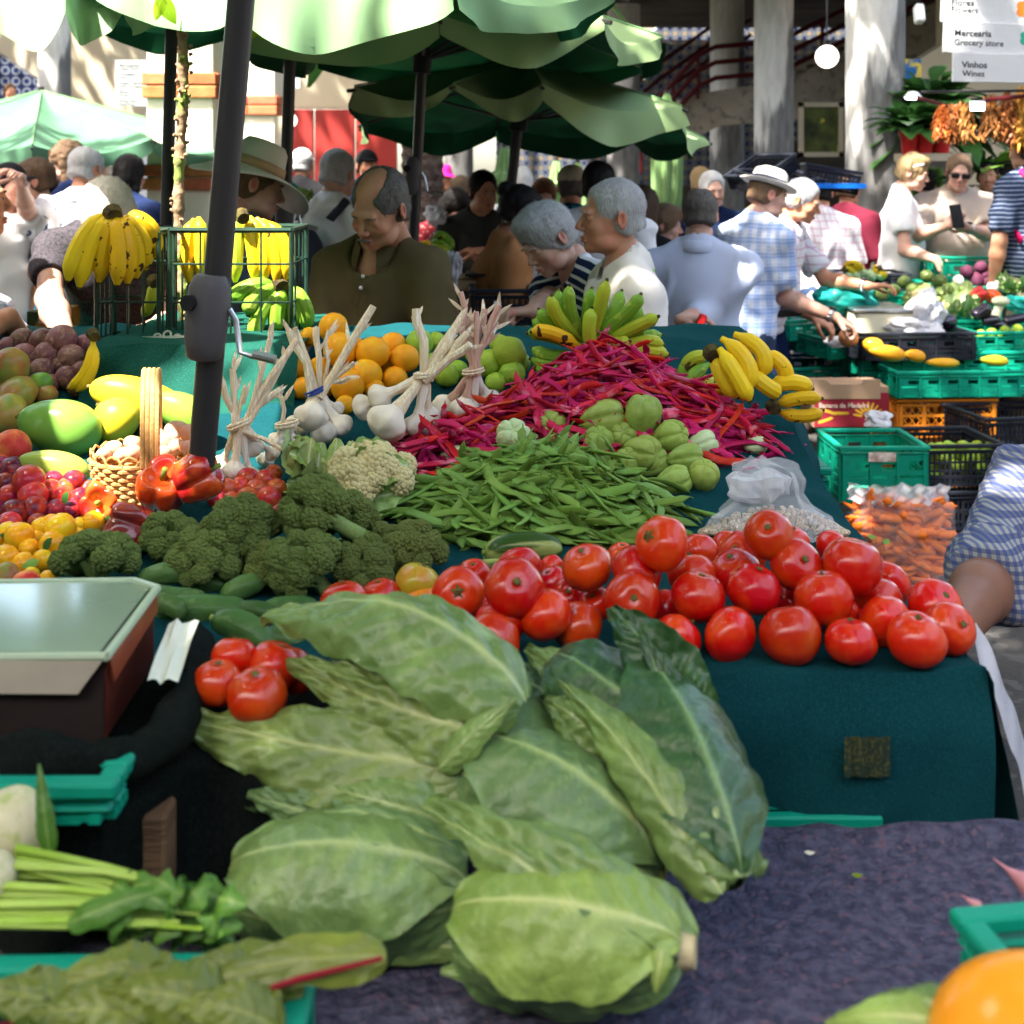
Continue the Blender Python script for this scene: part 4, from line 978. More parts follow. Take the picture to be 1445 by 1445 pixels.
C_redpr = mat('red_patterned_blouse_cloth', (.40, .03, .05), rough=.85, c3=(.7, .5, .45), s3=60, lo3=.6, hi3=.62)

def hat_brim(root, HR, c, r, hcr, mt_, band=None, floppy=0, tilt=0, name='hat', flat=.9):
 o = part(name, None, root, HR @ TV(c) @ RX(tilt)) if False else None
 n_ = 48; th = np.linspace(0, 2 * pi, n_, endpoint=False); prof = [(.001, hcr), (.045, hcr * 1.0), (.068, hcr * .96), (.083, hcr * .78), (.091, hcr * .35), (.095, 0), (.10, -.006), ((.10 + r) / 2, -.010 - floppy * .3), (r, -.004 - floppy), (r, -.008 - floppy), ((.10 + r) / 2, -.016 - floppy * .3), (.099, -.012)]
 G = np.zeros((n_, len(prof), 3))
 for j, (rr, z) in enumerate(prof):
  k = max(0, (rr - .1) / (r - .1 + 1e-6)); G[:, j, 0] = rr * np.cos(th) * flat; G[:, j, 1] = rr * np.sin(th) * 1.08
  G[:, j, 2] = z + k * (floppy * .6 * np.sin(2 * th + .7) + .012 * np.abs(np.cos(th)) * (floppy == 0)) - (.012 * np.exp(-(G[:, j, 0] / .02) ** 2) if hcr < .13 and j < 3 and floppy == 0 else 0)
 m = MB(); m.grid(G, close_u=True); me = m.mesh('hat', mt_); Mh = HR @ TV(c) @ RX(tilt); h = part('hat', me, root, Mh)
 if band is not None:
  m = MB(); m.lathe([(.0965, .002), (.0975, .002), (.0945, .028), (.0935, .028)], 40, SC(flat, 1.08, 1)); part('hat_band', m.mesh('hat_band', band), h)
 return h
def watch(AR, i, root, M_, strap=M_steel):
 S_, E, Wt, x, wd, pos = AR[i]; d = (Wt - E).normalized(); c = Wt - d * .03
 m = MB(); u = d.cross(Vector((0, 0, 1))).normalized(); v = d.cross(u); n_ = 24
 ring = [c + (u * cos(t) + v * sin(t)) * .0315 for t in np.linspace(0, 2 * pi, n_)]; m.tube(ring, .0035, 6, up=d, flat=3.0); w_ = part('watch', m.mesh('watch', strap), root)
 m = MB(); up_ = -v if v.z < 0 else v; m.tube([c + up_ * .031, c + up_ * .041], .018, 18); part('watch_face', m.mesh('watch_face', M_black), w_)
def backpack(root, M_, neck, up, mt_, w_=.30, h_=.42, strapc=None):
 c = neck - up * .26 + Vector((0, .21, 0)); f = SDF(c - Vector((.22, .16, .3)), c + Vector((.22, .16, .3)), .016); f.ell(c, (w_ / 2, .10, h_ / 2), .03); f.ell(c + Vector((0, .07, -.07)), (w_ * .38, .06, h_ * .28), .02)
 V, Q = f.mesh(); m = MB(); m.add(V, Q); part('backpack', m.mesh('backpack', mt_), root)
 for x in (-1, 1):
  m = MB(); m.tube([neck + Vector((x * .09, .12, -.05)), neck + Vector((x * .115, .03, .035)), neck + Vector((x * .13, -.09, -.05)), neck - up * .2 + Vector((x * .15, -.11, 0)), neck - up * .36 + Vector((x * .17, .08, 0))], .024, 8, flat=.28, up=(0, -1, .2)); part('strap', m.mesh('strap', strapc or mt_), root)

def torus_pts(c, u, v, r, n=20): return [Vector(c) + Vector(u) * r * cos(t) + Vector(v) * r * sin(t) for t in np.linspace(0, 2 * pi, n)]
# 1 olive polo man
def x_olive(root, M_, HR, neck, up, shL, shR, AR):
 for k in range(2):
  m = MB(); m.tube([neck + Vector((.004, -.108 - .012 * k, -.085 - .035 * k)), neck + Vector((.004, -.112 - .012 * k, -.085 - .035 * k))], .006, 10); part('button', m.mesh('button', M_white), root)
 m = MB(); m.tube([(-.026, -.104, -.060), (0, -.110, -.053), (.026, -.104, -.060)], [.003, .006, .003], 8, flat=.8); part('moustache', m.mesh('moustache', HM['salt']), root, HR)
person('man in a brown olive polo shirt looking down at the stall beside the oranges', 535, 293, 3.95, -26, (30, -6, 6), 'tan', 'baldtop', 'salt', 'old', 1.08, .10, .12, C_olive, 'elbow', M_khaki, .88, .03, ((556, 600, 3.7), (418, 610, 3.8)), nk=-.06, neckdeep=.055, collar=C_olive, extra=x_olive, palm=((0, 0, -1), (0, 0, -1)))
# 2 white polo profile
def x_white(root, M_, HR, neck, up, shL, shR, AR):
 for o, mt_ in ((.0, M_navy), (.007, mat('lime_trim', (.25, .55, .08)))):
  m = MB(); th = np.linspace(-1.9, 1.9, 24); m.tube([neck + Vector((sin(t), cos(t), 0)) * (.083 + o) + Vector((0, 0, -.002 - o - max(0, abs(t) - 1) * .03)) for t in th], .005, 6, up=(0, 0, 1), flat=2.6 if o == 0 else 1); part('trim', m.mesh('trim', mt_), root)
person('grey haired man in a cream white polo facing left behind the green bananas', 862, 306, 3.9, -82, (2, 4, 2), 'tan', 'short', 'grey', 'old', 1.03, .02, 0, C_whitep, 'short', M_khaki, 1.12, .05, (None, None), neckdeep=.035, collar=C_whitep, extra=x_white)
# 3 striped woman
person('short grey haired woman in a navy and white striped top bending towards the fruit', 772, 338, 4.25, -62, (34, 6, -4), 'pink', 'thick', 'grey', 'f', 1.0, .62, 0, C_stripe, 'short', M_navy, 1.1, .02, (None, (752, 440, 3.95, (.2, .3, -.8), (-1, -.1, -.05))), hands=(.5, 1.25), fem=1, neckdeep=.02, palm=(None, (0, 0, -1)))
# 4 bald pale blue
def x_red(root, M_, HR, neck, up, shL, shR, AR):
 m = MB(); m.box((0, 0, -.03), (.03, .04, .11), bev=.006); part('red_case', m.mesh('red_case', mat('red_plastic', (.5, .02, .02), rough=.4), False), root, WM[root.name].inverted() @ TV(P(990, 452, 4.93)) @ RY(.35))
person('balding man seen from behind in a pale blue shirt, a red case under his arm', 987, 303, 5.4, 168, (6, 6, 0), 'pink', 'baldtop', 'salt', 'm', 1.0, .04, 0, C_pale, 'elbow', M_navy, 1.08, .03, (None, (960, 452, 5.0, (-.5, .3, -.8), (.9, -.2, .1))), collar=C_pale, extra=x_red, hem=-.03)
# 6 pink plaid man
def x_pp(root, M_, HR, neck, up, shL, shR, AR):
 m = MB(); m.tube([(-.028, -.104, -.058), (0, -.110, -.052), (.028, -.104, -.058)], [.003, .006, .003], 8); part('moustache', m.mesh('moustache', HM['grey']), root, HR); watch(AR, 0, root, M_)
person('grey haired man in a red windowpane checked shirt stretching an arm over vegetables', 1133, 283, 6.7, 62, (22, 0, 0), 'tan', 'short', 'grey', 'old', 1.0, .30, 0, C_pplaid, 'short', M_navy, 1.12, .03, ((1226, 404, 6.7, (.1, .3, -.9), (1, -.1, .08)), (1150, 448, 6.3, (-.2, -.2, -.9), (.8, -.4, -.5))), hands=(.5, .7), extra=x_pp, neckdeep=.01, collar=C_pplaid, palm=((0, 0, -1), (0, .2, -1)), fine=1)
# 5 hat man
def x_hat(root, M_, HR, neck, up, shL, shR, AR):
 hat_brim(root, HR, Vector((0, .008, .062)), .148, .088, mat('cream_straw', (.74, .70, .62), (.66, .62, .54), scale=60, rough=.8, bump=.5, bscale=200), M_navy, tilt=.04)
 watch(AR, 1, root, M_)
 m = MB(); m.box((0, 0, 0), (.30, .26, .035), bev=.01); part('belt', m.mesh('belt', M_black, False), root, T(0, .03, .985))
person('man in a white straw hat and blue checked shirt reaching a hand into the crates', 1083, 276, 6.3, 118, (16, -14, 0), 'pink', 'buzz', 'sandy', 'm', 1.02, .16, 0, C_bplaid, 'short', M_jean, 1.10, .02, (None, (1180, 448, 6.1, (.1, .3, -.9), (.85, -.1, -.45))), hands=(.5, .9), extra=x_hat, collar=C_bplaid, palm=(None, (-.3, .2, -1)), hem=.02)
# 7 couple
def x_wsun(root, M_, HR, neck, up, shL, shR, AR):
 for x in (-1, 1):
  m = MB(); m.tube([(x * .060, -.066, .075), (x * .080, -.02, .055), (x * .088, .02, .02)], .003, 6, flat=2, up=(0, 0, 1)); part('sunglasses_arm', m.mesh('arm', M_white), root, HR)
  m = MB(); m.grid([[(x * (.008 + .05 * u), -.078 - .004 * v, .072 + .022 * v) for v in (0, .5, 1)] for u in (0, .5, 1)]); m.grid([[(x * (.008 + .05 * u), -.076 - .004 * v, .072 + .022 * v) for v in (1, .5, 0)] for u in (0, .5, 1)]); part('sunglasses_lens', m.mesh('lens', M_black), root, HR)
person('blonde woman in a white top with sunglasses on her hair beside the thick column', 1288, 244, 8.0, 72, (14, -6, 0), 'pink', 'pixie', 'blonde', 'f', .98, .03, 0, C_white, 'short', C_cream, .95, 0, (None, (1320, 366, 7.55, (-.3, .3, -.8), (.8, -.2, -.4))), fem=1, extra=x_wsun, neckdeep=.02, loose=.02, hem=.05, fine=1)
def x_phone(root, M_, HR, neck, up, shL, shR, AR):
 m = MB(); m.box((0, 0, 0), (.072, .009, .145), bev=.003); part('phone', m.mesh('phone', M_black, False), root, WM[root.name].inverted() @ TV(P(1350, 305, 7.63)) @ RY(-.1) @ RX(-.25))
 for x in (-1, 1):
  m = MB(); m.box((x * .034, -.098, 0), (.056, .010, .034), bev=.004); m.box((x * .066, -.062, .006), (.005, .07, .010)); part('sunglasses', m.mesh('sunglasses', M_black, False), root, HR)
 watch(AR, 0, root, M_)
person('man in a loose beige t-shirt and dark sunglasses looking at a black phone', 1353, 243, 8.0, -6, (16, -6, 4), 'pink', 'short', 'sandy', 'm', 1.0, .04, 0, C_beige, 'short', M_khaki, 1.18, .03, ((1364, 322, 7.68, (.6, .2, -.7), (-.75, -.1, .35)), (1338, 318, 7.68, (-.6, .2, -.7), (.45, -.1, .6))), hands=(.75, .9), extra=x_phone, loose=.025, palm=((-.3, .9, .2), (.5, .8, 0)), res=.014, fine=1)
def x_bp1(root, M_, HR, neck, up, shL, shR, AR): backpack(root, M_, neck, up, mat('black_magenta_backpack', (.02, .02, .025), rough=.7, c3=(.55, .01, .12), s3=9, lo3=.66, hi3=.67), strapc=mat('magenta_strap', (.5, .01, .1)))
person('man in a navy striped polo with a black backpack at the right frame edge', 1447, 212, 7.3, 205, (4, 0, 0), 'tan', 'buzz', 'brown', 'm', 1.02, .02, 0, C_dstripe, 'short', M_khaki, 1.1, .02, extra=x_bp1)
person('dark haired man peering over the shoulder of the man with the phone', 1394, 249, 8.9, -20, (0, 0, 0), 'olive', 'buzz', 'black', 'm', 1.0, 0, 0, M_blackc, 'short')
person('dark haired head right behind the striped polo man, farther back', 1419, 243, 9.0, 120, (5, 0, 0), 'olive', 'short', 'black', 'm', 1.0, 0, 0, M_navy, 'short')
person('dark haired person in tan half hidden between the blonde woman and the phone man', 1306, 262, 9.0, 150, (5, 0, 0), 'pink', 'thick', 'black', 'm', .95, 0, 0, cloth('tan_cloth', (.36, .27, .2)), 'short')
# 11 backpack man
def x_bp2(root, M_, HR, neck, up, shL, shR, AR): backpack(root, M_, neck, up, mat('slate_backpack', (.035, .04, .06), rough=.7), .26, .40)
person('short haired man seen from behind with a dark backpack over a white shirt', 477, 246, 5.9, 150, (8, 10, 0), 'pink', 'buzz', 'grey', 'm', 1.05, .05, 0, C_white, 'short', M_khaki, 1.12, .02, extra=x_bp2)
# 12 sun hat woman
def x_sunhat(root, M_, HR, neck, up, shL, shR, AR):
 h = hat_brim(root, HR, Vector((0, .010, .055)), .215, .115, mat('ivory_hat_cloth', (.66, .62, .54), rough=.85, bump=.1, bscale=300), None, floppy=.05, tilt=.12)
 mt_ = mat('tan_ribbon', (.52, .34, .20), (.45, .29, .17), scale=20, rough=.6)
 m = MB(); m.lathe([(.098, .0), (.101, .0), (.097, .035), (.094, .035)], 40, SC(.9, 1.08, 1)); part('ribbon', m.mesh('ribbon', mt_), h)
 m = MB()
 for k, (a, L_) in enumerate(((-.9, .10), (-1.25, .12), (.5, .07), (-2.4, .07))): blade(m, (.088, .045, .015), (.35, cos(a) * .8, sin(a)), (1, .2, .2), L_, .025, .1)
 part('bow', m.mesh('bow', mt_), h)
person('woman in a wide ivory sun hat with a tan ribbon bow behind the bananas', 360, 262, 4.3, 128, (16, -20, 0), 'pink', 'short', 'sandy', 'f', 1.0, .12, 0, cloth('dark_blue_print_cloth', (.03, .05, .12), (.10, .14, .2)), 'short', M_navy, 1.0, 0, fem=1, extra=x_sunhat)
# 13 white haired person bending
person('white haired person in a black top bending forward behind the yellow bananas', 152, 306, 3.9, 10, (62, 0, 0), 'pink', 'bob', 'white', 'f', .98, .75, 0, mat('black_lace_cloth', (.02, .02, .025), (.06, .05, .06), scale=120, rough=.8), 'short', M_blackc, 1.1, .02, ((200, 470, 3.7), (96, 488, 3.62, (-.6, .3, .2), (.1, -.2, -.9))), hands=(.6, .9), fem=1, palm=(None, (0, -.5, -.7)))
# 14 floral
def x_w(root, M_, HR, neck, up, shL, shR, AR): watch(AR, 1, root, M_)
def x_blue(root, M_, HR, neck, up, shL, shR, AR):
 watch(AR, 0, root, M_)
 m = MB(); c = AR[0][2]; rows = []
 for i in range(9):
  t = i / 8; rows.append([tuple(c + Vector((.02 + (.02 + .07 * t) * cos(a) * .6, (.02 + .07 * t) * sin(a) * (1 + .2 * sin(5 * a)), -.08 - .42 * t))) for a in np.linspace(0, 2 * pi, 22)])
 m.grid(rows); part('carrier_bag', m.mesh('carrier_bag', mat('blue_bag_film', (.03, .38, .65), rough=.35, trans=.4)), root)
person('balding man from behind in a white sprig printed shirt carrying a blue bag', 124, 240, 6.4, 168, (10, -18, 0), 'tan', 'baldtop', 'grey', 'm', 1.04, .04, 0, C_floral, 'short', M_khaki, 1.16, .04, ((60, 392, 6.3), None), extra=x_blue, collar=C_floral, hem=-.08)
def x_gl(root, M_, HR, neck, up, shL, shR, AR):
 m = MB()
 for x in (-1, 1): m.tube(torus_pts((x * .031, -.102, 0), (1, 0, 0), (0, .1, 1), .020), .002, 5); m.tube([(x * .05, -.10, .004), (x * .086, .01, .006)], .002, 5)
 part('glasses', m.mesh('glasses', M_black), root, HR)
person('man in glasses and a navy t-shirt facing left at the far left', 47, 256, 6.6, -75, (6, 0, 0), 'olive', 'short', 'brown', 'm', 1.08, 0, 0, M_navy, 'short', M_khaki, 1.15, .07, extra=x_gl)
person('curly brown haired woman with her face turned left beside the balding man', 92, 228, 7.4, -88, (0, 0, 0), 'pink', 'curly', 'sandy', 'f', 1.0, 0, 0, M_navy, 'short', fem=1)
person('dark brown bobbed woman in a navy top left of the cream pillar', 184, 247, 7.4, 160, (8, 0, 0), 'pink', 'bob', 'black', 'f', 1.0, 0, 0, M_navy, 'short', fem=1)
person('grey haired person low between the balding man and the bobbed woman', 160, 262, 8.0, 20, (30, 0, 0), 'pink', 'thick', 'salt', 'm', .95, 0, 0, C_greyp, 'short')
person('brown haired man with sunglasses on his head behind the navy t-shirt man', 72, 243, 8.2, 120, (0, 0, 0), 'pink', 'short', 'brown', 'm', 1, 0, 0, M_navy, 'short')
def x_cap(c1):
 def f(root, M_, HR, neck, up, shL, shR, AR):
  s_ = SDF((-.12, -.2, -.03), (.12, .14, .16), .008); s_.ell((0, .014, .042), (.088, .106, .094), .01); s_.half((0, 0, .035), (0, 0, -1)); s_.ell((0, -.12, .045), (.065, .075, .010), .01)
  V, Q = s_.mesh(); m = MB(); m.add(V, Q); part('cap', m.mesh('cap', c1), root, HR)
 return f
person('person in a black cap at the far left holding both arms up', 15, 262, 6.3, 60, (0, 0, 0), 'pink', 'short', 'black', 'm', .96, 0, 0, C_white, 'short', arms=((26, 248, 5.95), (-18, 262, 6.0)), extra=x_cap(M_blackc))
person('bare armed shopper in a fine checked shirt, cut off by the left frame edge', -40, 280, 3.75, 110, (0, 0, 0), 'tan', 'short', 'brown', 'm', 1.05, .10, 0, C_lplaid, 'short', M_khaki, 1.15, .05, arms=(None, (12, 448, 3.35, (.5, .4, -.8), (-.7, -.2, -.5))))
# centre crowd
person('dark haired stallholder in a dark grey polo with hands together under the parasol', 682, 270, 7.1, 25, (12, 0, 0), 'tan', 'short', 'black', 'm', 1.02, .02, 0, C_greyp, 'short', M_navy, 1.05, .02, ((676, 358, 6.85, (.6, .2, -.7), (-.8, -.1, .1)), (660, 356, 6.85, (-.6, .2, -.7), (.8, -.2, .1))), hands=(.8, .8), collar=C_greyp, res=.013, fine=1)
person('dark haired woman in a red patterned blouse bending beside the grey shirted stallholder', 643, 292, 7.9, 60, (35, 0, 0), 'pink', 'long', 'black', 'f', .95, .5, 0, C_redpr, 'long', fem=1)
def x_pink(root, M_, HR, neck, up, shL, shR, AR): hat_brim(root, HR, Vector((0, .01, .05)), .14, .09, mat('magenta_hat_cloth', (.5, .01, .16)), None, floppy=.02)
person('person in a magenta pink hat far back below the dark parasol', 626, 252, 11.5, 40, (0, 0, 0), 'tan', 'long', 'brown', 'f', 1, 0, 0, M_blackc, 'none', fem=1, extra=x_pink)
person('brown haired person far back between the pink hat and the grey shirted stallholder', 652, 268, 10.5, 150, (0, 0, 0), 'pink', 'long', 'sandy', 'f', 1, 0, 0, M_blackc, 'short', fem=1)
person('black haired person with a bun and bare arm left of the striped woman', 737, 300, 5.3, 100, (15, 0, 0), 'dark', 'bun', 'black', 'f', .98, .18, 0, cloth('orange_brown_top', (.30, .13, .05)), 'short', fem=1)
person('bald pink head with white sides far behind the black haired person', 736, 258, 8.6, 180, (0, 0, 0), 'pink', 'baldtop', 'white', 'm', 1, 0, 0, C_white, 'short')
person('auburn haired boy looking towards the camera between the crowd', 768, 278, 7.8, 5, (5, 0, 0), 'pink', 'thick', 'red', 'm', .92, 0, 0, M_jean, 'short')
person('person with a tan baseball cap and turquoise checked shirt seen from behind', 806, 264, 6.9, 175, (0, 10, 0), 'tan', 'short', 'salt', 'm', 1, 0, 0, C_tplaid, 'short', extra=x_cap(mat('tan_cap_cloth', (.50, .42, .30), rough=.85)))
person('dark haired man in white directly behind the man in the cream polo', 846, 262, 5.9, 160, (0, 0, 0), 'tan', 'short', 'black', 'm', 1, 0, 0, C_white, 'short', w=1.15)
person('brown haired woman in a dark tank top right of the man in the cream polo', 907, 296, 6.4, 150, (5, 0, 0), 'tan', 'bob', 'brown', 'f', 1, 0, 0, M_blackc, 'none', fem=1)
person('woman with short fair hair and a teal blue top beside the balding man', 938, 318, 7.2, 80, (8, 0, 0), 'pink', 'thick', 'sandy', 'f', .98, 0, 0, cloth('teal_blue_cloth', (.02, .10, .16)), 'short', fem=1)
person('grey haired man with a dark jacket and lanyard between balding man and straw hat', 1005, 268, 7.8, 10, (10, 0, 0), 'pink', 'short', 'grey', 'm', 1, 0, 0, M_navy, 'long')
person('small blonde head far back at the foot of the slim column', 991, 252, 12, 60, (0, 0, 0), 'pink', 'bob', 'blonde', 'f', .95, 0, 0, M_blackc, 'short')
person('person in a fine blue check shirt behind the man in the windowpane shirt', 1158, 272, 8.2, 170, (0, 0, 0), 'tan', 'short', 'black', 'm', 1, 0, 0, C_pplaid, 'short')
person('person in a maroon t-shirt half hidden behind the thick column', 1196, 268, 8.4, 150, (0, 0, 0), 'tan', 'short', 'brown', 'm', 1, 0, 0, C_maroon, 'short')
person('person in a white cap far back in front of the red gate', 427, 232, 9.5, 170, (0, 0, 0), 'tan', 'short', 'grey', 'm', 1, 0, 0, M_blackc, 'short', extra=x_cap(M_white))
person('person in a black cap far back in front of the red gate', 518, 234, 9.3, 20, (0, 0, 0), 'tan', 'short', 'black', 'm', 1, 0, 0, M_navy, 'short', extra=x_cap(M_blackc))
person('person on the stair landing at the top left above the pale parasol', 14, 130, 16.2, 40, (0, 0, 0), 'tan', 'short', 'brown', 'm', 1, 0, 0, M_blackc, 'short', legs=False)
person('barelegged person climbing the stairs behind the globe lamp', 1160, -70, 14.35, 60, (0, 0, 0), 'tan', 'short', 'brown', 'm', 1, 0, 0, C_white, 'short', pants=C_cream) if False else None
# right foreground man in checked shirt
person('person in a navy and cream checked shirt bending at the right frame edge', 1655, 560, 2.5, -30, (30, 0, 0), 'dark', 'short', 'black', 'm', 1.3, .25, 0, C_nplaid, 'elbow', M_navy, 1.2, .05, (None, (1325, 935, 2.12, (.1, .2, -1))), res=.013)
def leaf_mat(name, lo_, hi_, rib, rough=.42, trans=.12):
 m = mat(name, lo_, hi_, scale=9, rough=rough, bump=.8, bscale=34, bdist=.010, trans=trans, mixlo=.3, mixhi=.7, spec=.5, coat=.08, c3=tuple(min(1, c * 1.5) for c in hi_), s3=16, lo3=.55, hi3=.8)
 n, L = nodes_of(m); b = n['Principled BSDF']; at = n.new('ShaderNodeAttribute'); at.attribute_name = 'vein'; mx = n.new('ShaderNodeMix'); mx.data_type = 'RGBA'; mx.inputs[7].default_value = (*rib, 1)
 src = b.inputs['Base Color'].links[0].from_socket; L.new(at.outputs['Fac'], mx.inputs[0]); L.new(src, mx.inputs[6]); L.new(mx.outputs[2], b.inputs['Base Color'])
 for x in n:
  if x.type == 'BSDF_TRANSLUCENT': L.new(mx.outputs[2], x.inputs[0])
 return m
ML = {'mid': leaf_mat('cabbage_leaf', (.085, .16, .045), (.14, .24, .075), (.38, .47, .16)), 'dark': leaf_mat('dark_cabbage_leaf', (.014, .055, .014), (.032, .095, .024), (.20, .32, .12), .36),
  'pale': leaf_mat('pale_cabbage_leaf', (.17, .27, .04), (.25, .35, .07), (.50, .56, .20)), 'blue': leaf_mat('bluish_cabbage_leaf', (.11, .19, .045), (.19, .285, .075), (.42, .50, .20), .34),
  'yellow': leaf_mat('yellowing_cabbage_leaf', (.13, .19, .040), (.19, .25, .06), (.40, .44, .16)), 'stem': mat('cut_cabbage_stem', (.55, .48, .28), (.42, .34, .18), scale=30, rough=.8, bump=.4, bscale=60)}
def veinf(t, v, nv=8.0, slope=1.5, wid=.07):
 av = np.abs(v); mid = np.exp(-(v / (.055 * (1.15 - t) + .012)) ** 2); ph = np.mod(t * nv - av * slope + .13 * np.sin(9 * av + 5 * t), 1.0)
 side = np.exp(-((ph - .5) / wid) ** 2) * np.clip(1.1 - av, 0, 1) * .36 * (av > .03); ph2 = np.mod(t * 3.1 * nv + av * 7 + .5 * np.sin(20 * av), 1.0)
 return mid, side, .34 * np.exp(-((ph2 - .5) / .10) ** 2) * np.clip(1 - av, 0, 1)
def leafsurf(base, tip, up, W, arch=.06, cup=.4, bend=0, kind='mid', ruff=.006, mo=0.0, seed=0, sh=(.55, .9), curl=0, nu=58, nv=41, thick=.0012, roll=0, vs=1.0):
 """base/tip (px,py,Y) or vectors; W half width (m); arch rise of the midrib; cup>0 edges fall away from up"""
 B = P(*base) if not isinstance(base, Vector) else base; Tp = P(*tip) if not isinstance(tip, Vector) else tip
 a = Tp - B; L_ = a.length; A = a.normalized(); U = Vector(up); U = (U - A * U.dot(A)).normalized(); U = Matrix.Rotation(roll, 3, A) @ U; S_ = A.cross(U).normalized()
 t = np.linspace(0, 1, nu)[:, None] + np.zeros((1, nv)); v = np.linspace(-1, 1, nv)[None, :] + np.zeros((nu, 1))
 wid = W * (np.sin(pi * np.clip(.07 + .90 * t ** sh[0], 0, 1)) ** sh[1]); wid = wid * (1 + .05 * np.sin(17 * t + seed + 3 * (v > 0)) + .03 * np.sin(41 * t + 2 * seed))
 vm = v - mo; mid, side, fine = veinf(t, vm)
 c = (np.array(B)[None, None] + np.array(A) * (L_ * t)[..., None] + np.array(U) * (arch * np.sin(pi * t ** .9) - curl * t ** 3)[..., None] + np.array(S_) * (bend * np.sin(pi * t))[..., None])
 ang = v * cup * 1.6; off_s = wid * np.where(np.abs(ang) > 1e-6, np.sin(ang) / np.where(np.abs(ang) < 1e-6, 1, cup * 1.6 if cup else 1), v) if cup else wid * v
 off_u = -wid * (1 - np.cos(ang)) / (abs(cup) * 1.6 + 1e-6) * np.sign(cup + 1e-9) if cup else 0 * v
 rf = ruff * min(1, W / .045) * np.abs(v) ** 3 * (np.sin(t * 23 + seed * 1.7 + 2 * np.sin(7 * t)) + .45 * np.sin(t * 41 + seed) + .2 * np.sin(t * 70 + v * 3 + seed))
 bl = .0032 * (1 - mid) * np.abs(np.sin(pi * (t * 8.0 - np.abs(vm) * 1.5))) + wob(np.stack([t * 3 + seed, v * 2, 0 * t], -1), seed + 3, .0022, 3.0)
 h = rf * min(1, W / .06) + min(1, (W / .055) ** 2) * (bl * 1.6 + .0030 * mid - .0006 * side) * vs
 G = c + np.array(S_) * off_s[..., None] + np.array(U) * (off_u + h)[..., None]
 vein = np.clip(mid + side * .75 + fine * .5, 0, 1)
 G2 = G - min(1, W / .05) * np.array(U) * (thick + .0030 * mid * vs)[..., None]
 m = MB(); m.grid(G, vein=vein); m.grid(G2[:, ::-1], vein=vein[:, ::-1])
 # rim
 return m
M_lleaf = leaf_mat('pale_green_leaf', (.20, .34, .07), (.32, .46, .13), (.62, .68, .40))
M_rleaf = leaf_mat('pale_ribbed_leaf', (.34, .46, .14), (.44, .54, .20), (.74, .76, .55))
# ---------------------------------------------------------------- the stalls
def cloth_mat(name, c1, c2, weave=700, **k):
 m = mat(name, c1, c2, scale=3, rough=.8, bump=.5, bscale=weave, bdist=.003, sheen=0, spec=.02, **k); return m
M_teal = cloth_mat('teal_shade_net', (.003, .032, .038), (.006, .05, .058), c3=(.009, .068, .076), s3=420, lo3=.45, hi3=.7)
M_netgreen = cloth_mat('green_shade_net', (.006, .045, .032), (.010, .07, .05), c3=(.018, .09, .07), s3=420, lo3=.45, hi3=.7)
M_blacknet = cloth_mat('black_net', (.004, .006, .005), (.009, .011, .0095), c3=(.012, .016, .013), s3=300, lo3=.45, hi3=.75)
M_blanket = mat('grey_violet_felt_blanket', (.10, .098, .15), (.055, .055, .09), scale=60, rough=.95, bump=1.0, bscale=130, bdist=.012, sheen=0, spec=.02, detail=8, mixlo=.4, mixhi=.6, c3=(.15, .10, .14), s3=95, lo3=.56, hi3=.68)
M_blanket2 = mat('brown_grey_felt_blanket', (.10, .085, .085), (.05, .045, .045), scale=50, rough=.95, bump=1.0, bscale=120, bdist=.01, detail=8, mixlo=.4, mixhi=.6)
SY = [(1.66, 1.012), (1.72, 1.012), (2.0, 1.003), (2.3, 1.015), (2.6, 1.045), (2.85, 1.10), (3.05, 1.165), (3.3, 1.235), (3.6, 1.25)]
def Sz(Y): return float(np.interp(Y, [a for a, _ in SY], [b for _, b in SY]))
def SP(px, py):
 """point of the stall's top seen at a photo pixel"""
 lo_, hi_ = 1.2, 3.6
 for _ in range(40):
  Y = (lo_ + hi_) / 2; z = CH - (py - HY) / F * Y
  if z > Sz(Y): lo_ = Y
  else: hi_ = Y
 return P(px, py, Y)
def wrink(x, y, s=1.0, a=.004): return a * (sin(x * 23 * s + 2 * sin(y * 11 * s)) + .7 * sin(y * 31 * s + x * 9 * s + 1) + .5 * sin((x + y) * 47 * s))
XR = .632
mt = thing('market_stall', 'main stall table under a teal shade net cloth, heaped with fruit and vegetables', 'market stall', T(-.4, 2.5, 0))
# top cloth
rows = []
ys = np.concatenate([np.linspace(1.70, 3.55, 90)])
for x in np.linspace(-2.3, XR, 130):
 r_ = []
 for y in ys:
  z = Sz(y) + wrink(x, y)
  if y > 2.72 and x > .35: z += 0
  r_.append((x, y, z))
 # front fall
 fr = []
 for k in range(26):
  t = k / 25; d = .004 + .026 * sin(min(1, t * 4) * pi / 2) + (.022 * sin(x * 13 + 3 * t) + .016 * sin(x * 27 + 1 + t * 4) + .008 * sin(x * 61 + 8 * t)) * t
  fr.append((x, 1.70 - d, 1.012 - .008 * (t > 0) - .34 * t))
 rows.append(list(reversed(fr)) + r_)
m = MB(); m.grid(rows); m.part('cloth', M_teal, mt)
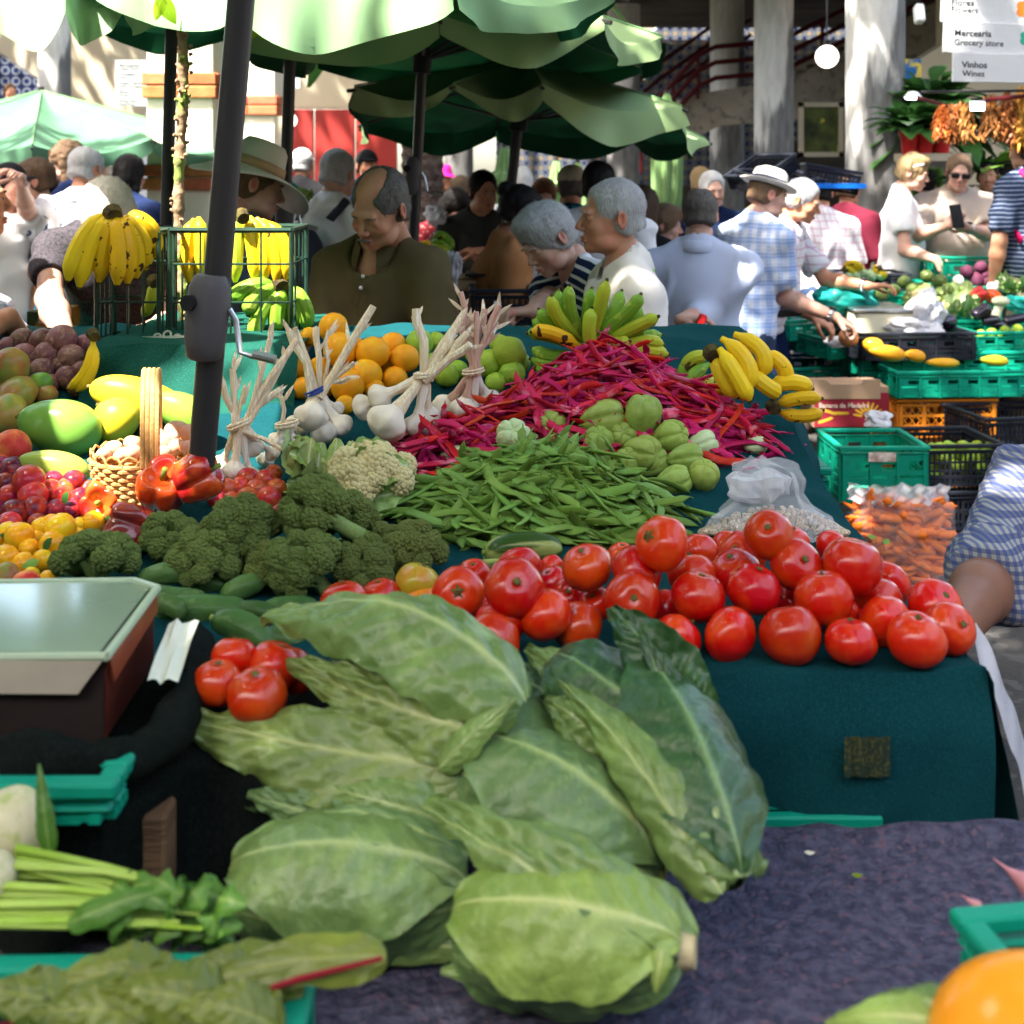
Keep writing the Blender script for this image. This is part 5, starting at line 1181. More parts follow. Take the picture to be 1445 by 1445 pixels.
# right hand fall, bulging towards the far corner
rows = []
for y in np.linspace(1.68, 3.5, 70):
 r_ = []
 for k in range(22):
  t = k / 21; bul = .05 * np.exp(-((y - 2.95) / .28) ** 2) * sin(pi * min(1, t * 1.6))
  d = .006 + .030 * t + bul + (.012 * sin(y * 15 + 2 * t) + .008 * sin(y * 33 + t * 3)) * min(1, t * 3)
  r_.append((XR - .004 + d * (1 if k else 0), y, Sz(y) + wrink(XR, y) - (.30 + .04 * sin(y * 5)) * t))
 rows.append(r_)
m = MB(); m.grid(rows); m.part('side_cloth', M_teal, mt)
for x, y in ((-.5, 1.8), (.5, 1.85), (.5, 3.3), (-1.6, 3.4)):
 m = MB(); m.box((x, y, .5), (.06, .06, .98)); m.part('leg', M_wood, mt, smooth=False)
m = MB(); m.box((-.8, 2.6, .93), (2.7, 1.65, .03)); m.part('board', M_wood, mt, smooth=False)
# faded patch on the front cloth
m = MB(); c = P(1220, 1062, 1.66); rows = [[(c.x + .03 * u, c.y - .0005 + .004 * sin(9 * u) - .012, c.z + .026 * v) for v in np.linspace(-1, 1, 8)] for u in np.linspace(-1, 1, 10)]
m.grid(rows); m.part('patch', cloth_mat('yellow_net_patch', (.035, .05, .03), (.015, .04, .035), c3=(.09, .085, .03), s3=200, lo3=.5, hi3=.6), mt)
# raised tier with green net front at the back left
tier = thing('display_tier', 'raised display step wrapped in green shade net below the banana racks', 'display step', TV(P(270, 600, 3.0)))
rows = []
for x in np.linspace(P(128, 0, 3.05).x, P(425, 0, 3.05).x, 60):
 r_ = []
 for k in range(26):
  t = k / 25; y = 2.93 + .10 * t + .012 * sin(x * 20 + 5 * t) * sin(pi * t) + .008 * sin(x * 41 - 7 * t); z = 1.11 + (1.262 - 1.11) * t + .006 * sin(x * 13) * t
  r_.append((x, y, z))
 for y in np.linspace(3.05, 3.75, 12)[0:]: r_.append((x, y, 1.262 + wrink(x, y, 1, .003)))
 rows.append(r_)
m = MB(); m.grid(rows); m.part('net_cover', M_netgreen, tier)
m = MB(); a, c = P(130, 0, 3.05), P(423, 0, 3.05); m.box(((a.x + c.x) / 2, 3.40, 1.18), (c.x - a.x - .02, .62, .14)); m.part('box', M_wood, tier, smooth=False)

# front blanket table
ft = thing('front_table', 'low front table covered by a rough grey violet blanket', 'table', T(.2, 1.2, 0))
def edgeY(x): return 1.652 - .012 * (x > .30) + .008 * sin(x * 19) + .012 * sin(x * 7 + 2) - .03 * max(0, min(1, (x - .40) * 40))
rows = []
for x in np.linspace(-.62, 1.25, 150):
 r_ = []
 for y in np.linspace(.55, edgeY(x), 90):
  z = .84 + .004 * sin(x * 9 + y * 5) + .003 * sin(y * 19 + x * 6) + .0016 * sin(x * 60 + 4 * sin(y * 30)) + .014 * np.exp(-((y - 1.60) / .03) ** 2) * (1 + .5 * sin(x * 14))
  r_.append((x, y, z))
 e = edgeY(x); r_ += [(x, e + .008, .832), (x, e + .004, .80)]
 rows.append(r_)
m = MB(); m.grid(rows); m.part('blanket', M_blanket, ft)
m = MB(); m.box((.3, 1.1, .80), (1.8, 1.0, .04)); m.part('board', M_wood, ft, smooth=False)
for x in (-.4, 1.1):
 m = MB(); m.box((x, 1.2, .39), (.06, .06, .78)); m.part('leg', M_wood, ft, smooth=False)
m = MB(); rows = [[(x, y, .853 + .008 * sin(x * 22 + y * 9) + .006 * sin(y * 31)) for y in np.linspace(1.25, 1.60 + .012 * sin(x * 25), 30)] for x in np.linspace(-.66, -.30, 40)]
m.grid(rows); m.solo('felt_rag', M_blanket2, 'rumpled brown grey felt rag on the table left of the cabbages', 'rag')
# small scraps
for px, py, mm, lab in ((1208, 1239, None, 'tiny torn green leaf lying on the violet blanket'), (1141, 1207, 1, 'tiny pale brown scrap lying on the violet blanket')):
 c = P(px, py, .84 * 0 + 1.0); Y_ = (CH - .846) * F / (py - HY); m = MB(); blade(m, P(px - 6, py, Y_) + Vector((0, 0, .004)), (1, .2, .1), (0, 0, 1), .014, .005)
 m.solo('leaf_scrap', M_sunleaf if mm is None else M_cream, lab, 'leaf scrap')

# ---- crates
M_cg = mat('teal_green_crate_plastic', (.004, .27, .17), (.004, .23, .145), scale=6, rough=.42, bump=.06, bscale=60, c3=(.01, .16, .11), s3=14, lo3=.6, hi3=.75)
M_cb = mat('black_crate_plastic', (.012, .014, .022), (.02, .022, .03), scale=8, rough=.45)
M_co = mat('orange_crate_plastic', (.75, .25, .02), (.65, .20, .02), scale=6, rough=.5)
def crate(lab, M, w_, d_, h_, mc, style='slots', group='plastic market crates', base=True, name='crate'):
 """w along x, d along y, h up; origin bottom centre"""
 t = thing(name, lab, 'crate', M, group); th = .012
 if base:
  m = MB(); m.box((0, 0, .008), (w_ - .01, d_ - .01, .01)); part('base', m.mesh('base', mc, False), t)
 m = MB()
 for z, e, hh in ((h_ - .008, .012, .016), (h_ - .028, .006, .006)):
  m.box((0, -d_ / 2, z), (w_ + 2 * e, .012 + e, hh), bev=.003); m.box((0, d_ / 2, z), (w_ + 2 * e, .012 + e, hh), bev=.003)
  m.box((-w_ / 2, 0, z), (.012 + e, d_ - .012 - e - .001, hh), bev=.003); m.box((w_ / 2, 0, z), (.012 + e, d_ - .012 - e - .001, hh), bev=.003)
 part('rim', m.mesh('rim', mc, False), t)
 for (L_, R_) in ((w_, T(0, -d_ / 2, 0)), (w_, T(0, d_ / 2, 0) @ RZ(pi)), (d_, T(-w_ / 2, 0, 0) @ RZ(-pi / 2)), (d_, T(w_ / 2, 0, 0) @ RZ(pi / 2))):
  m = MB(); H_ = h_ - .032; L2 = L_ - .02
  if style == 'slots':
   n_ = max(2, round(L2 / .10)); bw = L2 / n_
   for k in range(n_ + 1): m.box((-L2 / 2 + k * bw, 0, H_ / 2), (.012, .016, H_))
   rows_ = ((0, .30), (.36, .50), (.56, .66), (.86, 1.0)); 
   for k in range(n_):
    x = -L2 / 2 + (k + .5) * bw
    for a, c in rows_: m.box((x, 0, H_ * (a + c) / 2), (bw - .013, .006, H_ * (c - a)))
    m.box((x - bw * .28, 0, H_ * .76), (bw * .40, .006, H_ * .20))
    m.box((x, -.006, H_ * .08), (bw * .7, .006, H_ * .10))
    if k % 2: m.box((x + bw * .25, 0, H_ * .53), (bw * .30, .006, H_ * .06)); m.box((x, 0, H_ * .33), (bw * .5, .006, H_ * .06))
  elif style == 'bars':
   n_ = max(6, round(L2 / .022)); 
   for k in range(n_ + 1): m.box((-L2 / 2 + k * L2 / n_, 0, H_ / 2), (.006 if k % 4 else .012, .007, H_))
   for a in (.04, .24, .46, .70, .97): m.box((0, .001, H_ * a), (L2, .005, .009))
   m.box((0, -.002, H_ * .30), (L2, .004, H_ * .09))
  elif style == 'lattice':
   n_ = max(3, round(L2 / .11)); bw = L2 / n_
   for k in range(n_ + 1): m.box((-L2 / 2 + k * bw, 0, H_ / 2), (.016, .014, H_))
   nz_ = max(1, round(H_ / .06))
   for j in range(nz_ + 1): m.box((0, .001, H_ * j / nz_), (L2, .010, .014))
   for k in range(n_):
    for j in range(nz_):
     for q in range(3):
      x = -L2 / 2 + (k + (q + .5) / 3) * bw; z = H_ * (j + .5) / nz_; hh = H_ / nz_
      for s_ in (-1, 1): m.box((x, .002 * s_, z), (.005, .004, sqrt(hh * hh + (bw / 3) ** 2) * .96), rot=RY(s_ * math.atan2(bw / 3, hh)))
  part('side_panel', m.mesh('side_panel', mc, False), t, R_)
 return t
def crate_at(lab, px, py, Y, yaw, w_, d_, h_, mc, style='slots', corner='fl', tilt=0, roll=0, **k):
 """photo pixel of the top rim corner nearest the camera ('fl' front-left, 'fr' front-right, 'fc' front centre)"""
 c = P(px, py, Y); R = RZ(radians(yaw)) @ RX(radians(tilt)) @ RY(radians(roll)); off = Vector(({'fl': -w_ / 2, 'fr': w_ / 2, 'fc': 0, 'br': w_ / 2, 'bl': -w_ / 2}[corner], (d_ / 2 if corner[0] == 'b' else -d_ / 2), h_))
 return crate(lab, TV(c - (R @ off)) @ R, w_, d_, h_, mc, style, **k)
rs_ = []
# ---------------------------------------------------------------- produce: shared meshes
def ordinal(n): return ['first', 'second', 'third', 'fourth', 'fifth', 'sixth', 'seventh', 'eighth', 'ninth', 'tenth', 'eleventh', 'twelfth', 'thirteenth', 'fourteenth', 'fifteenth', 'sixteenth', 'seventeenth', 'eighteenth', 'nineteenth', 'twentieth'][n] if n < 20 else '%dth' % (n + 1)
def rot_rand(a=pi): return RZ(rnd(-pi, pi)) @ RX(rnd(-a, a)) @ RY(rnd(-a, a))
def sph(fn, nu=28, nv=18):
 u, v = sphere_grid(nu, nv); G = fn(u, v); m = MB(); m.grid(G, close_u=True); return m
def fruit_mesh(name, mt_, sc_=(1, 1, 1), lobes=0, la=.04, dimple=.0, seed=0, wa=.02, nu=28, nv=18, point=0, bdim=0):
 def fn(u, v):
  r = 1 + la * np.cos(lobes * u) * np.sin(v) ** 1.5 if lobes else 1 + 0 * u
  G = np.stack([np.cos(u) * np.sin(v), np.sin(u) * np.sin(v), np.cos(v)], -1); r = r + wob(G, seed, wa, 2.2)
  r = r - dimple * np.exp(-(v / .32) ** 2) - bdim * np.exp(-((pi - v) / .3) ** 2) + point * np.exp(-((pi - v) / .35) ** 2)
  return G * r[..., None] * np.array(sc_)
 return sph(fn, nu, nv).mesh(name, mt_)
M_tom = mat('ripe_tomato_skin', (.54, .010, .003), (.60, .055, .005), scale=1.1, rough=.22, coat=.3, hue=.006, val=.16, mixlo=.42, mixhi=.72, spec=.3, bump=.03, bscale=5)
M_tomo = mat('orange_tomato_skin', (.72, .22, .015), (.62, .06, .01), scale=1.3, rough=.22, coat=.6, mixlo=.45, mixhi=.75)
M_tomg = mat('green_yellow_tomato_skin', (.42, .32, .02), (.50, .22, .02), scale=1.3, rough=.25, coat=.5)
M_calyx = mat('dry_calyx', (.16, .12, .04), (.08, .09, .02), scale=20, rough=.8)
M_orange = mat('orange_peel', (.85, .33, .008), (.82, .40, .01), scale=1.4, rough=.38, bump=.35, bscale=40, bdist=.03, coat=.15, hue=.012, val=.08, c3=(.55, .42, .03), s3=1.2, lo3=.62, hi3=.8)
M_plum = mat('dark_plum_skin', (.10, .012, .035), (.42, .022, .022), scale=1.2, rough=.28, coat=.3, hue=.02, val=.35, mixlo=.38, mixhi=.62, c3=(.12, .08, .16), s3=2.2, lo3=.55, hi3=.75)
M_plumr = mat('red_plum_skin', (.48, .02, .03), (.55, .10, .02), scale=1.2, rough=.25, coat=.35, hue=.015, val=.2, c3=(.3, .14, .22), s3=2.2, lo3=.58, hi3=.78)
M_yplum = mat('yellow_plum_skin', (.86, .50, .012), (.85, .36, .01), scale=1.2, rough=.25, coat=.3, hue=.012, val=.08)
M_mango = mat('mango_skin', (.34, .26, .04), (.36, .11, .05), scale=.9, rough=.32, coat=.2, hue=.02, val=.2, c3=(.20, .24, .05), s3=1.3, lo3=.5, hi3=.7, bump=.05, bscale=25)
M_peach = mat('peach_skin', (.75, .20, .06), (.55, .03, .03), scale=.9, rough=.4, hue=.01, val=.1, mixlo=.4, mixhi=.6, c3=(.8, .42, .08), s3=1.1, lo3=.58, hi3=.75)
M_pass = mat('passion_fruit_skin', (.22, .09, .07), (.15, .045, .07), scale=1.5, rough=.42, coat=.1, hue=.02, val=.3, c3=(.38, .20, .12), s3=3, lo3=.5, hi3=.7, bump=.15, bscale=9, bdist=.04)
M_papg = mat('green_papaya_skin', (.10, .25, .05), (.22, .40, .04), scale=.9, rough=.3, coat=.25, c3=(.42, .46, .03), s3=1.0, lo3=.55, hi3=.75, bump=.04, bscale=20)
M_papy = mat('yellow_papaya_skin', (.75, .45, .015), (.45, .42, .03), scale=.9, rough=.35, coat=.15, c3=(.16, .26, .03), s3=1.0, lo3=.58, hi3=.75)
M_papo = mat('orange_papaya_skin', (.80, .25, .015), (.75, .40, .02), scale=.9, rough=.35, coat=.15, c3=(.30, .36, .04), s3=1.6, lo3=.52, hi3=.68)
M_egg = mat('brown_egg_shell', (.62, .30, .18), (.66, .36, .24), scale=2, rough=.5, hue=.008, val=.15, bump=.05, bscale=40)
M_lime = mat('bright_lime_peel', (.28, .42, .03), (.34, .50, .05), scale=1.5, rough=.35, bump=.35, bscale=14, bdist=.05, coat=.15, hue=.015, val=.15)
M_chay = mat('chayote_skin', (.25, .33, .06), (.33, .42, .09), scale=1.6, rough=.36, coat=.15, hue=.012, val=.12, bump=.12, bscale=9, bdist=.05)
M_chayp = mat('pale_chayote_skin', (.50, .62, .30), (.58, .68, .40), scale=1.6, rough=.4, bump=.12, bscale=9)
M_pep = mat('red_bell_pepper_skin', (.40, .012, .012), (.70, .10, .01), scale=1.0, rough=.14, coat=.9, mixlo=.45, mixhi=.62)
M_pepo = mat('orange_red_pepper_skin', (.70, .085, .012), (.45, .015, .01), scale=1.1, rough=.14, coat=.9, mixlo=.45, mixhi=.65)
M_pepb = mat('brown_purple_pepper_skin', (.14, .018, .020), (.38, .03, .015), scale=1.0, rough=.14, coat=1)
M_stemg = mat('green_stem', (.16, .24, .03), (.25, .32, .06), scale=20, rough=.6)
M_cuke = mat('dark_cucumber_skin', (.035, .085, .022), (.07, .14, .035), scale=12, rough=.38, bump=.5, bscale=90, bdist=.004, hue=.01, val=.2, c3=(.10, .16, .05), s3=60, lo3=.62, hi3=.7, coat=.1)
M_zuc = mat('striped_zucchini_skin', (.03, .07, .012), (.30, .34, .09), scale=5, stretch=(9, 9, .8), rough=.35, coat=.2, mixlo=.5, mixhi=.6)
M_broc = mat('broccoli_florets', (.16, .22, .05), (.24, .30, .08), scale=30, rough=.85, bump=.9, bscale=420, bdist=.004, hue=.012, val=.12, c3=(.34, .38, .12), s3=300, lo3=.55, hi3=.65)
M_brocs = mat('broccoli_stem', (.20, .29, .07), (.28, .36, .12), scale=18, rough=.6, bump=.15, bscale=80)
M_caul = mat('cauliflower_curd', (.86, .70, .30), (.90, .80, .46), scale=16, rough=.75, bump=.7, bscale=260, bdist=.004)
M_lleaf0 = mat('pale_green_leaf', (.20, .34, .07), (.36, .48, .17), scale=14, rough=.5, trans=.2, bump=.3, bscale=60)
M_garl = mat('garlic_skin', (.82, .74, .62), (.74, .64, .50), scale=18, stretch=(6, 6, 1), rough=.55, bump=.25, bscale=60, bdist=.006, c3=(.42, .30, .20), s3=10, lo3=.62, hi3=.75, val=.08)
M_garst = mat('dry_garlic_stalk', (.80, .66, .47), (.68, .52, .34), scale=12, stretch=(9, 9, .6), rough=.7, bump=.2, bscale=60, bdist=.004, c3=(.86, .78, .64), s3=25)
M_garp = mat('pinkish_garlic_stalk', (.58, .30, .24), (.66, .46, .36), scale=12, stretch=(9, 9, .6), rough=.7, bump=.4, bscale=60, bdist=.006)
def bananamat(n_, c1, c2, spots, lo3): return mat(n_, c1, c2, scale=7, rough=.42, coat=.1, c3=spots, s3=34, lo3=lo3, hi3=lo3 + .02, bump=.06, bscale=30, hue=.006, val=.06)
M_bany = bananamat('ripe_banana_skin', (.80, .50, .012), (.78, .56, .02), (.07, .035, .012), .70)
M_banys = bananamat('spotty_banana_skin', (.74, .44, .012), (.68, .40, .012), (.055, .028, .012), .62)
M_bang = bananamat('green_banana_skin', (.20, .36, .03), (.14, .30, .025), (.30, .42, .05), .60)
M_bangy = bananamat('yellow_green_banana_skin', (.45, .48, .03), (.32, .42, .03), (.07, .035, .012), .70)
M_bantip = mat('banana_tip', (.03, .02, .012), (.10, .08, .02), scale=40, rough=.8)

TOM = [fruit_mesh('tomato', M_tom, (1, 1, .84 + .06 * (k % 3)), 5 + k % 2, .012 + .012 * (k % 2), .16, k, .018, 36, 24) for k in range(5)]
def restuff(me, m_, name=None):
 c = me.copy(); c.materials.clear(); c.materials.append(m_); return c
mcal = MB()
for k in range(5):
 a = k * 2 * pi / 5; blade(mcal, (0, 0, .80), (cos(a), sin(a), .12), (0, 0, 1), .30, .06, .3, 5, 3)
mcal.tube([(0, 0, .76), (.02, .02, .95)], [.06, .04], 8); CALYX = mcal.mesh('calyx', M_calyx)
sc_m = MB(); sc_m.lathe([(.001, .815), (.10, .80), (.13, .835), (.06, .845), (.001, .83)], 16); SCAR = sc_m.mesh('stem_scar', M_calyx)
def depth_for(px, py, r, k): return SP(px, py + r * (1 + 1.5 * k) * .93).y
tomlist = {
 'front': [(957, 899, 33, 0), (1030, 895, 38, 0), (1115, 896, 42, 0), (1200, 905, 36, 0), (1293, 903, 40, 0), (1340, 887, 36, 0)],
 'second': [(695, 905, 38, 0), (815, 883, 34, 0), (632, 886, 34, 0), (568, 880, 30, 0), (486, 885, 20, 0), (609, 895, 18, 0), (1249, 877, 36, 0), (1180, 868, 32, 0), (1320, 856, 37, 0), (1235, 848, 36, 0), (1111, 850, 30, 0), (941, 860, 27, .2)],
 'middle': [(1162, 845, 40, .5), (1255, 824, 30, .2), (1064, 832, 37, .8), (985, 842, 37, .7), (892, 847, 38, .6), (770, 868, 36, .4), (705, 879, 34, .2), (725, 831, 41, .9), (647, 838, 36, .5), (486, 848, 32, .35), (538, 843, 28, .3), (803, 840, 24, .1), (841, 853, 24, .1), (684, 864, 22, .1), (1038, 808, 35, .7), (977, 812, 34, .7)],
 'back': [(1202, 799, 41, 1.0), (1123, 798, 36, 1.2), (1119, 764, 22, .9), (1048, 784, 33, 1.0), (1028, 774, 24, .6), (1176, 773, 24, .4), (985, 780, 28, .6), (898, 806, 36, 1.1), (878, 787, 22, .5), (828, 801, 35, 1.0), (669, 812, 24, .3), (733, 799, 30, .7), (779, 802, 18, .4), (781, 822, 22, .3)],
 'topmost': [(1085, 755, 34, 2.1), (933, 768, 38, 1.8)]}
i = 0
for row, L_ in tomlist.items():
 for n_, (px, py, r, k) in enumerate(sorted(L_)):
  Y = depth_for(px, py, r, k); c = P(px, py, Y); R_ = r / F * Y
  A = RZ(rnd(-pi, pi)) @ RX(rnd(-1.3, 1.3))
  if (px, py) in ((647, 838), (892, 847)): A = RX(1.15) @ RZ(.4)
  t = thing('tomato', 'red tomato, %s from the left in the %s row of the large tomato pile' % (ordinal(n_), row) if row != 'topmost' else ('topmost red tomato on the ' + ('right' if px > 1000 else 'left') + ' peak of the large tomato pile'), 'tomato', TV(c) @ A @ SC(R_ * 1.04), 'tomatoes in the large pile')
  part('flesh', TOM[i % 5], t); part('stem_scar', SCAR, t)
  if i % 4 == 0: part('calyx', CALYX, t)
  i += 1
for px, py, r, k, m_, lab in ((589, 823, 31, .5, M_tomg, 'unripe yellow green tomato at the left end of the large tomato pile'), (594, 848, 26, .2, M_tomo, 'small orange tomato just below the unripe yellow green one')):
 Y = depth_for(px, py, r, k); t = thing('tomato', lab, 'tomato', TV(P(px, py, Y)) @ rot_rand(.5) @ SC(r / F * Y * 1.04)); part('flesh', restuff(TOM[1], m_), t); part('stem_scar', SCAR, t)
# small ledge under the left tomatoes and the scale, in black net
lt = thing('side_table', 'black net covered side table under the weighing scale at the left', 'table', T(-1, 1.5, 0))
def fx(x): return 1.36 if x < -.43 else 1.36 + .13 * min(1, (x + .43) / .06)
rows = []
for x in np.linspace(-1.5, -.22, 110):
 f0 = fx(x) + .006 * sin(x * 30); r_ = []
 dl = (.09 + .035 * sin(x * 9 + 1) + .015 * sin(x * 23)) if x < -.43 else .125
 for k in range(18):
  t = 1 - k / 17; r_.append((x, f0 - .012 - .012 * sin(x * 40 + 3 * t) * t - .02 * t, .985 - dl * t + .01 * sin(x * 30) * t))
 for y in np.linspace(f0, 1.74, 24): r_.append((x, y, .992 + wrink(x, y, 2.2, .0035) + .012 * sin(pi * min(1, (y - f0) / .05) / 2)))
 rows.append(r_)
m = MB(); m.grid(rows); m.part('net_cover', M_blacknet, lt)
# bunched net roll along the ledge corner
m = MB(); m.tube(smooth_path([P(272, 905, 1.75), P(268, 965, 1.60), P(246, 1022, 1.48), P(185, 1072, 1.38), P(60, 1074, 1.345), P(-60, 1070, 1.345)], 14), .025, 22); 
V = np.vstack(m.v); V = V + np.stack([wob(V, 3, .003, 70), wob(V, 4, .003, 70), wob(V, 5, .0045, 50) + wob(V, 6, .0016, 240)], -1); m.v = [V]; m.part('net_roll', M_blacknet, lt)
m = MB(); m.box((-.95, 1.55, .96), (1.0, .34, .03)); m.part('board', M_wood, lt, smooth=False)
m = MB(); c = P(205, 1150, 1.42); m.box((c.x, 1.425, .49), (.055, .05, .96), bev=.004); m.part('leg', M_wood, lt, smooth=False)
for n_, (px, py, r, lab) in enumerate(((330, 927, 31, 'back left'), (307, 964, 34, 'dark front left'), (387, 942, 36, 'upper right'), (363, 980, 41, 'largest front'), (414, 934, 20, 'small back right'), (423, 958, 23, 'half hidden right'))):
 Y = (1.60, 1.56, 1.60, 1.535, 1.66, 1.62)[n_]; t = thing('tomato', '%s tomato in the small cluster between the scale and the cabbages' % lab, 'tomato', TV(P(px, py, Y)) @ RZ(n_) @ RX(.35 * (n_ % 3) - .3) @ SC(r / F * Y * 1.05), 'tomatoes beside the scale'); part('flesh', TOM[n_ % 5], t); part('stem_scar', SCAR, t)

def place_fruits(name, cat, L_, meshes, labf, group, jitter=pi, kdef=0, sxy=None, Yf=None):
 for n_, e in enumerate(L_):
  px, py, r = e[:3]; k = e[3] if len(e) > 3 else kdef; Y = Yf(px, py, r) if Yf else depth_for(px, py, r, k); me = meshes[n_ % len(meshes)]
  solo(name, me, labf(n_, px, py), cat, TV(P(px, py, Y)) @ rot_rand(jitter) @ SC(r / F * Y * 1.06), group)
ORG = [fruit_mesh('orange', M_orange, (1, 1, .95), seed=k, wa=.012, dimple=.06) for k in range(3)]
oranges = [(480, 494, 24, .8), (526, 498, 23, .8), (554, 487, 18, .8), (571, 506, 20, .6), (517, 529, 22, .2), (490, 545, 23, .1), (557, 534, 17, 0), (425, 548, 15, 0), (487, 571, 13, 0), (451, 520, 16, .2), (421, 520, 15, .3), (501, 489, 13, .6), (436, 475, 13, 1), (529, 550, 14, 0), (470, 462, 20, 1.6), (456, 545, 17, 0), (546, 512, 16, .3), (505, 515, 15, .4)]
place_fruits('orange', 'orange', sorted(oranges), ORG, lambda n_, px, py: 'bright orange, %s from the left in the orange pile behind the garlic' % ordinal(n_) if (px, py) != (470, 462) else 'topmost orange, touching the olive shirt, on the orange pile', 'oranges behind the garlic')
LIM = [fruit_mesh('lime', M_lime, (1, 1, .95), 6 if k else 0, .03, .07, k, .03) for k in range(3)]
limes = [(591, 484, 19, .7), (630, 529, 17, 0), (719, 497, 22, .7), (690, 512, 19, .3), (722, 527, 18, 0), (699, 540, 14, 0), (615, 482, 13, .7), (704, 485, 13, .9), (647, 522, 13, 0), (671, 500, 14, .5), (735, 512, 14, .2), (612, 512, 14, .2), (655, 492, 13, .6)]
place_fruits('lime', 'lime', sorted(limes), LIM, lambda n_, px, py: 'knobbly bright green citrus fruit, %s from the left behind the garlic stalks' % ordinal(n_), 'green citrus behind the garlic')
PLU = [fruit_mesh('plum', M_plum if k < 3 else M_plumr, (1, 1, 1.02), 0, 0, .08, k, .015, 22, 14) for k in range(5)]
plums = [(18, 663, 18, .7), (41, 679, 22, .8), (13, 701, 16, .3), (47, 700, 20, .4), (20, 725, 19, 0), (49, 719, 19, 0), (13, 740, 17, 0), (70, 694, 17, .3), (90, 701, 16, .2), (104, 681, 17, .6), (74, 679, 14, .7), (113, 705, 16, 0), (146, 689, 18, .3), (79, 720, 15, 0), (94, 690, 15, .5), (52, 738, 13, 0), (6, 682, 14, .6), (60, 744, 11, 0), (124, 692, 14, .3), (140, 706, 14, 0), (100, 720, 13, 0), (62, 668, 14, .8), (-8, 720, 16, 0), (30, 700, 14, .2), (130, 720, 13, 0), (165, 700, 14, 0), (1, 658, 14, .7), (86, 667, 13, .6)]
place_fruits('plum', 'plum', sorted(plums), PLU, lambda n_, px, py: 'dark red plum, %s from the left in the plum heap at the left edge' % ordinal(n_), 'plums at the left edge')
plums2 = [(349, 677, 16, .4), (349, 704, 16, 0), (379, 704, 17, 0), (375, 678, 15, .5), (390, 690, 14, .2), (386, 668, 12, .6), (319, 691, 15, .2), (326, 707, 13, 0), (338, 688, 14, .3), (362, 691, 15, .3), (306, 703, 13, 0), (330, 668, 12, .4), (398, 728, 17, 0), (298, 685, 12, .2)]
place_fruits('plum', 'plum', sorted(plums2), PLU[3:], lambda n_, px, py: 'rosy red plum, %s from the left in the small heap behind the broccoli' % ordinal(n_), 'rosy plums behind the broccoli')
YPL = [fruit_mesh('yellow_plum', M_yplum, (1, 1, 1.05), 0, 0, .06, k, .02, 22, 14) for k in range(3)]
ypl = [(27, 757, 19, .5), (85, 746, 20, .8), (11, 752, 15, .5), (74, 768, 18, .4), (108, 761, 15, .2), (131, 737, 15, .2), (7, 789, 19, .1), (32, 797, 16, 0), (41, 775, 14, .2), (61, 791, 15, 0), (87, 788, 13, 0), (50, 762, 13, .3), (68, 818, 13, 0), (44, 813, 12, 0), (100, 778, 13, 0), (18, 772, 13, .2), (58, 745, 14, .5), (-8, 765, 15, .2), (72, 738, 12, .6), (112, 742, 12, .2)]
place_fruits('yellow_plum', 'yellow plum', sorted(ypl), YPL, lambda n_, px, py: 'small yellow plum, %s from the left in the yellow heap left of the broccoli' % ordinal(n_), 'yellow plums left of the broccoli')
for k, (px, py, a) in enumerate(((88, 722, 70), (118, 745, -30), (60, 790, 60), (75, 806, -20), (22, 775, 150), (55, 808, 190))):
 m = MB(); c = SP(px, py + 14) + Vector((0, 0, .035)); blade(m, c, (cos(radians(a)), -.2, sin(radians(a)) * .8), (0, -.7, .7), .03, .009)
 m.solo('plum_leaf', M_leafl if k % 2 else M_leafd, 'small green plum leaf, %s of those scattered on the yellow plums' % ordinal(k), 'leaf', 'leaves on the yellow plums')
PCH = [fruit_mesh('peach', M_peach, (1, 1, .95), 0, 0, .1, k, .02) for k in range(2)]
place_fruits('peach', 'peach', [(36, 828, 22, 0), (17, 632, 25, .4), (3, 655, 18, .2)], PCH, lambda n_, px, py: ('blushed peach beside the glass scale below the yellow plums', 'large red and yellow peach left of the green papaya', 'orange peach at the left edge above the plums')[n_], 'peaches')
MNG = [fruit_mesh('mango', M_mango, (1, .88, 1.22), 0, 0, .02, k, .035, point=.06) for k in range(3)]
place_fruits('mango', 'mango', [(13, 524, 27, .6), (23, 556, 26, .3), (11, 585, 24, .1), (66, 558, 15, .2), (7, 818, 20, 0), (-6, 545, 22, .3), (42, 590, 12, 0)], MNG, lambda n_, px, py: ('large yellow brown mango, topmost at the left edge', 'green and rust mango below the topmost one at the left edge', 'dark dull mango touching the left frame edge', 'small yellow mango wedged above the green papaya', 'olive mango at the left edge behind the scale lid', 'mango cut off by the left frame edge', 'small mango half under the green papaya')[n_], 'mangos', jitter=1.2)
solo('mango', restuff(MNG[0], M_papg), 'smooth bright green mango between the passion fruit and papaya', 'mango', TV(P(54, 543, depth_for(54, 543, 18, .3))) @ RY(1.2) @ RZ(.3) @ SC(.028))
PAS = [fruit_mesh('passion_fruit', M_pass, (1, 1, 1.06), 0, 0, .04, k, .03, 24, 15) for k in range(3)]
pas = [(86, 479, 20, .8), (60, 481, 17, .7), (31, 480, 16, .7), (66, 501, 18, .3), (35, 501, 16, .3), (101, 505, 18, .2), (122, 487, 15, .5), (58, 522, 16, .1), (95, 533, 16, 0), (70, 541, 13, 0), (84, 517, 13, 0), (12, 490, 14, .5), (108, 548, 12, 0), (47, 510, 13, .1), (115, 522, 13, 0), (14, 508, 14, .3), (78, 495, 13, .4), (44, 488, 13, .5)]
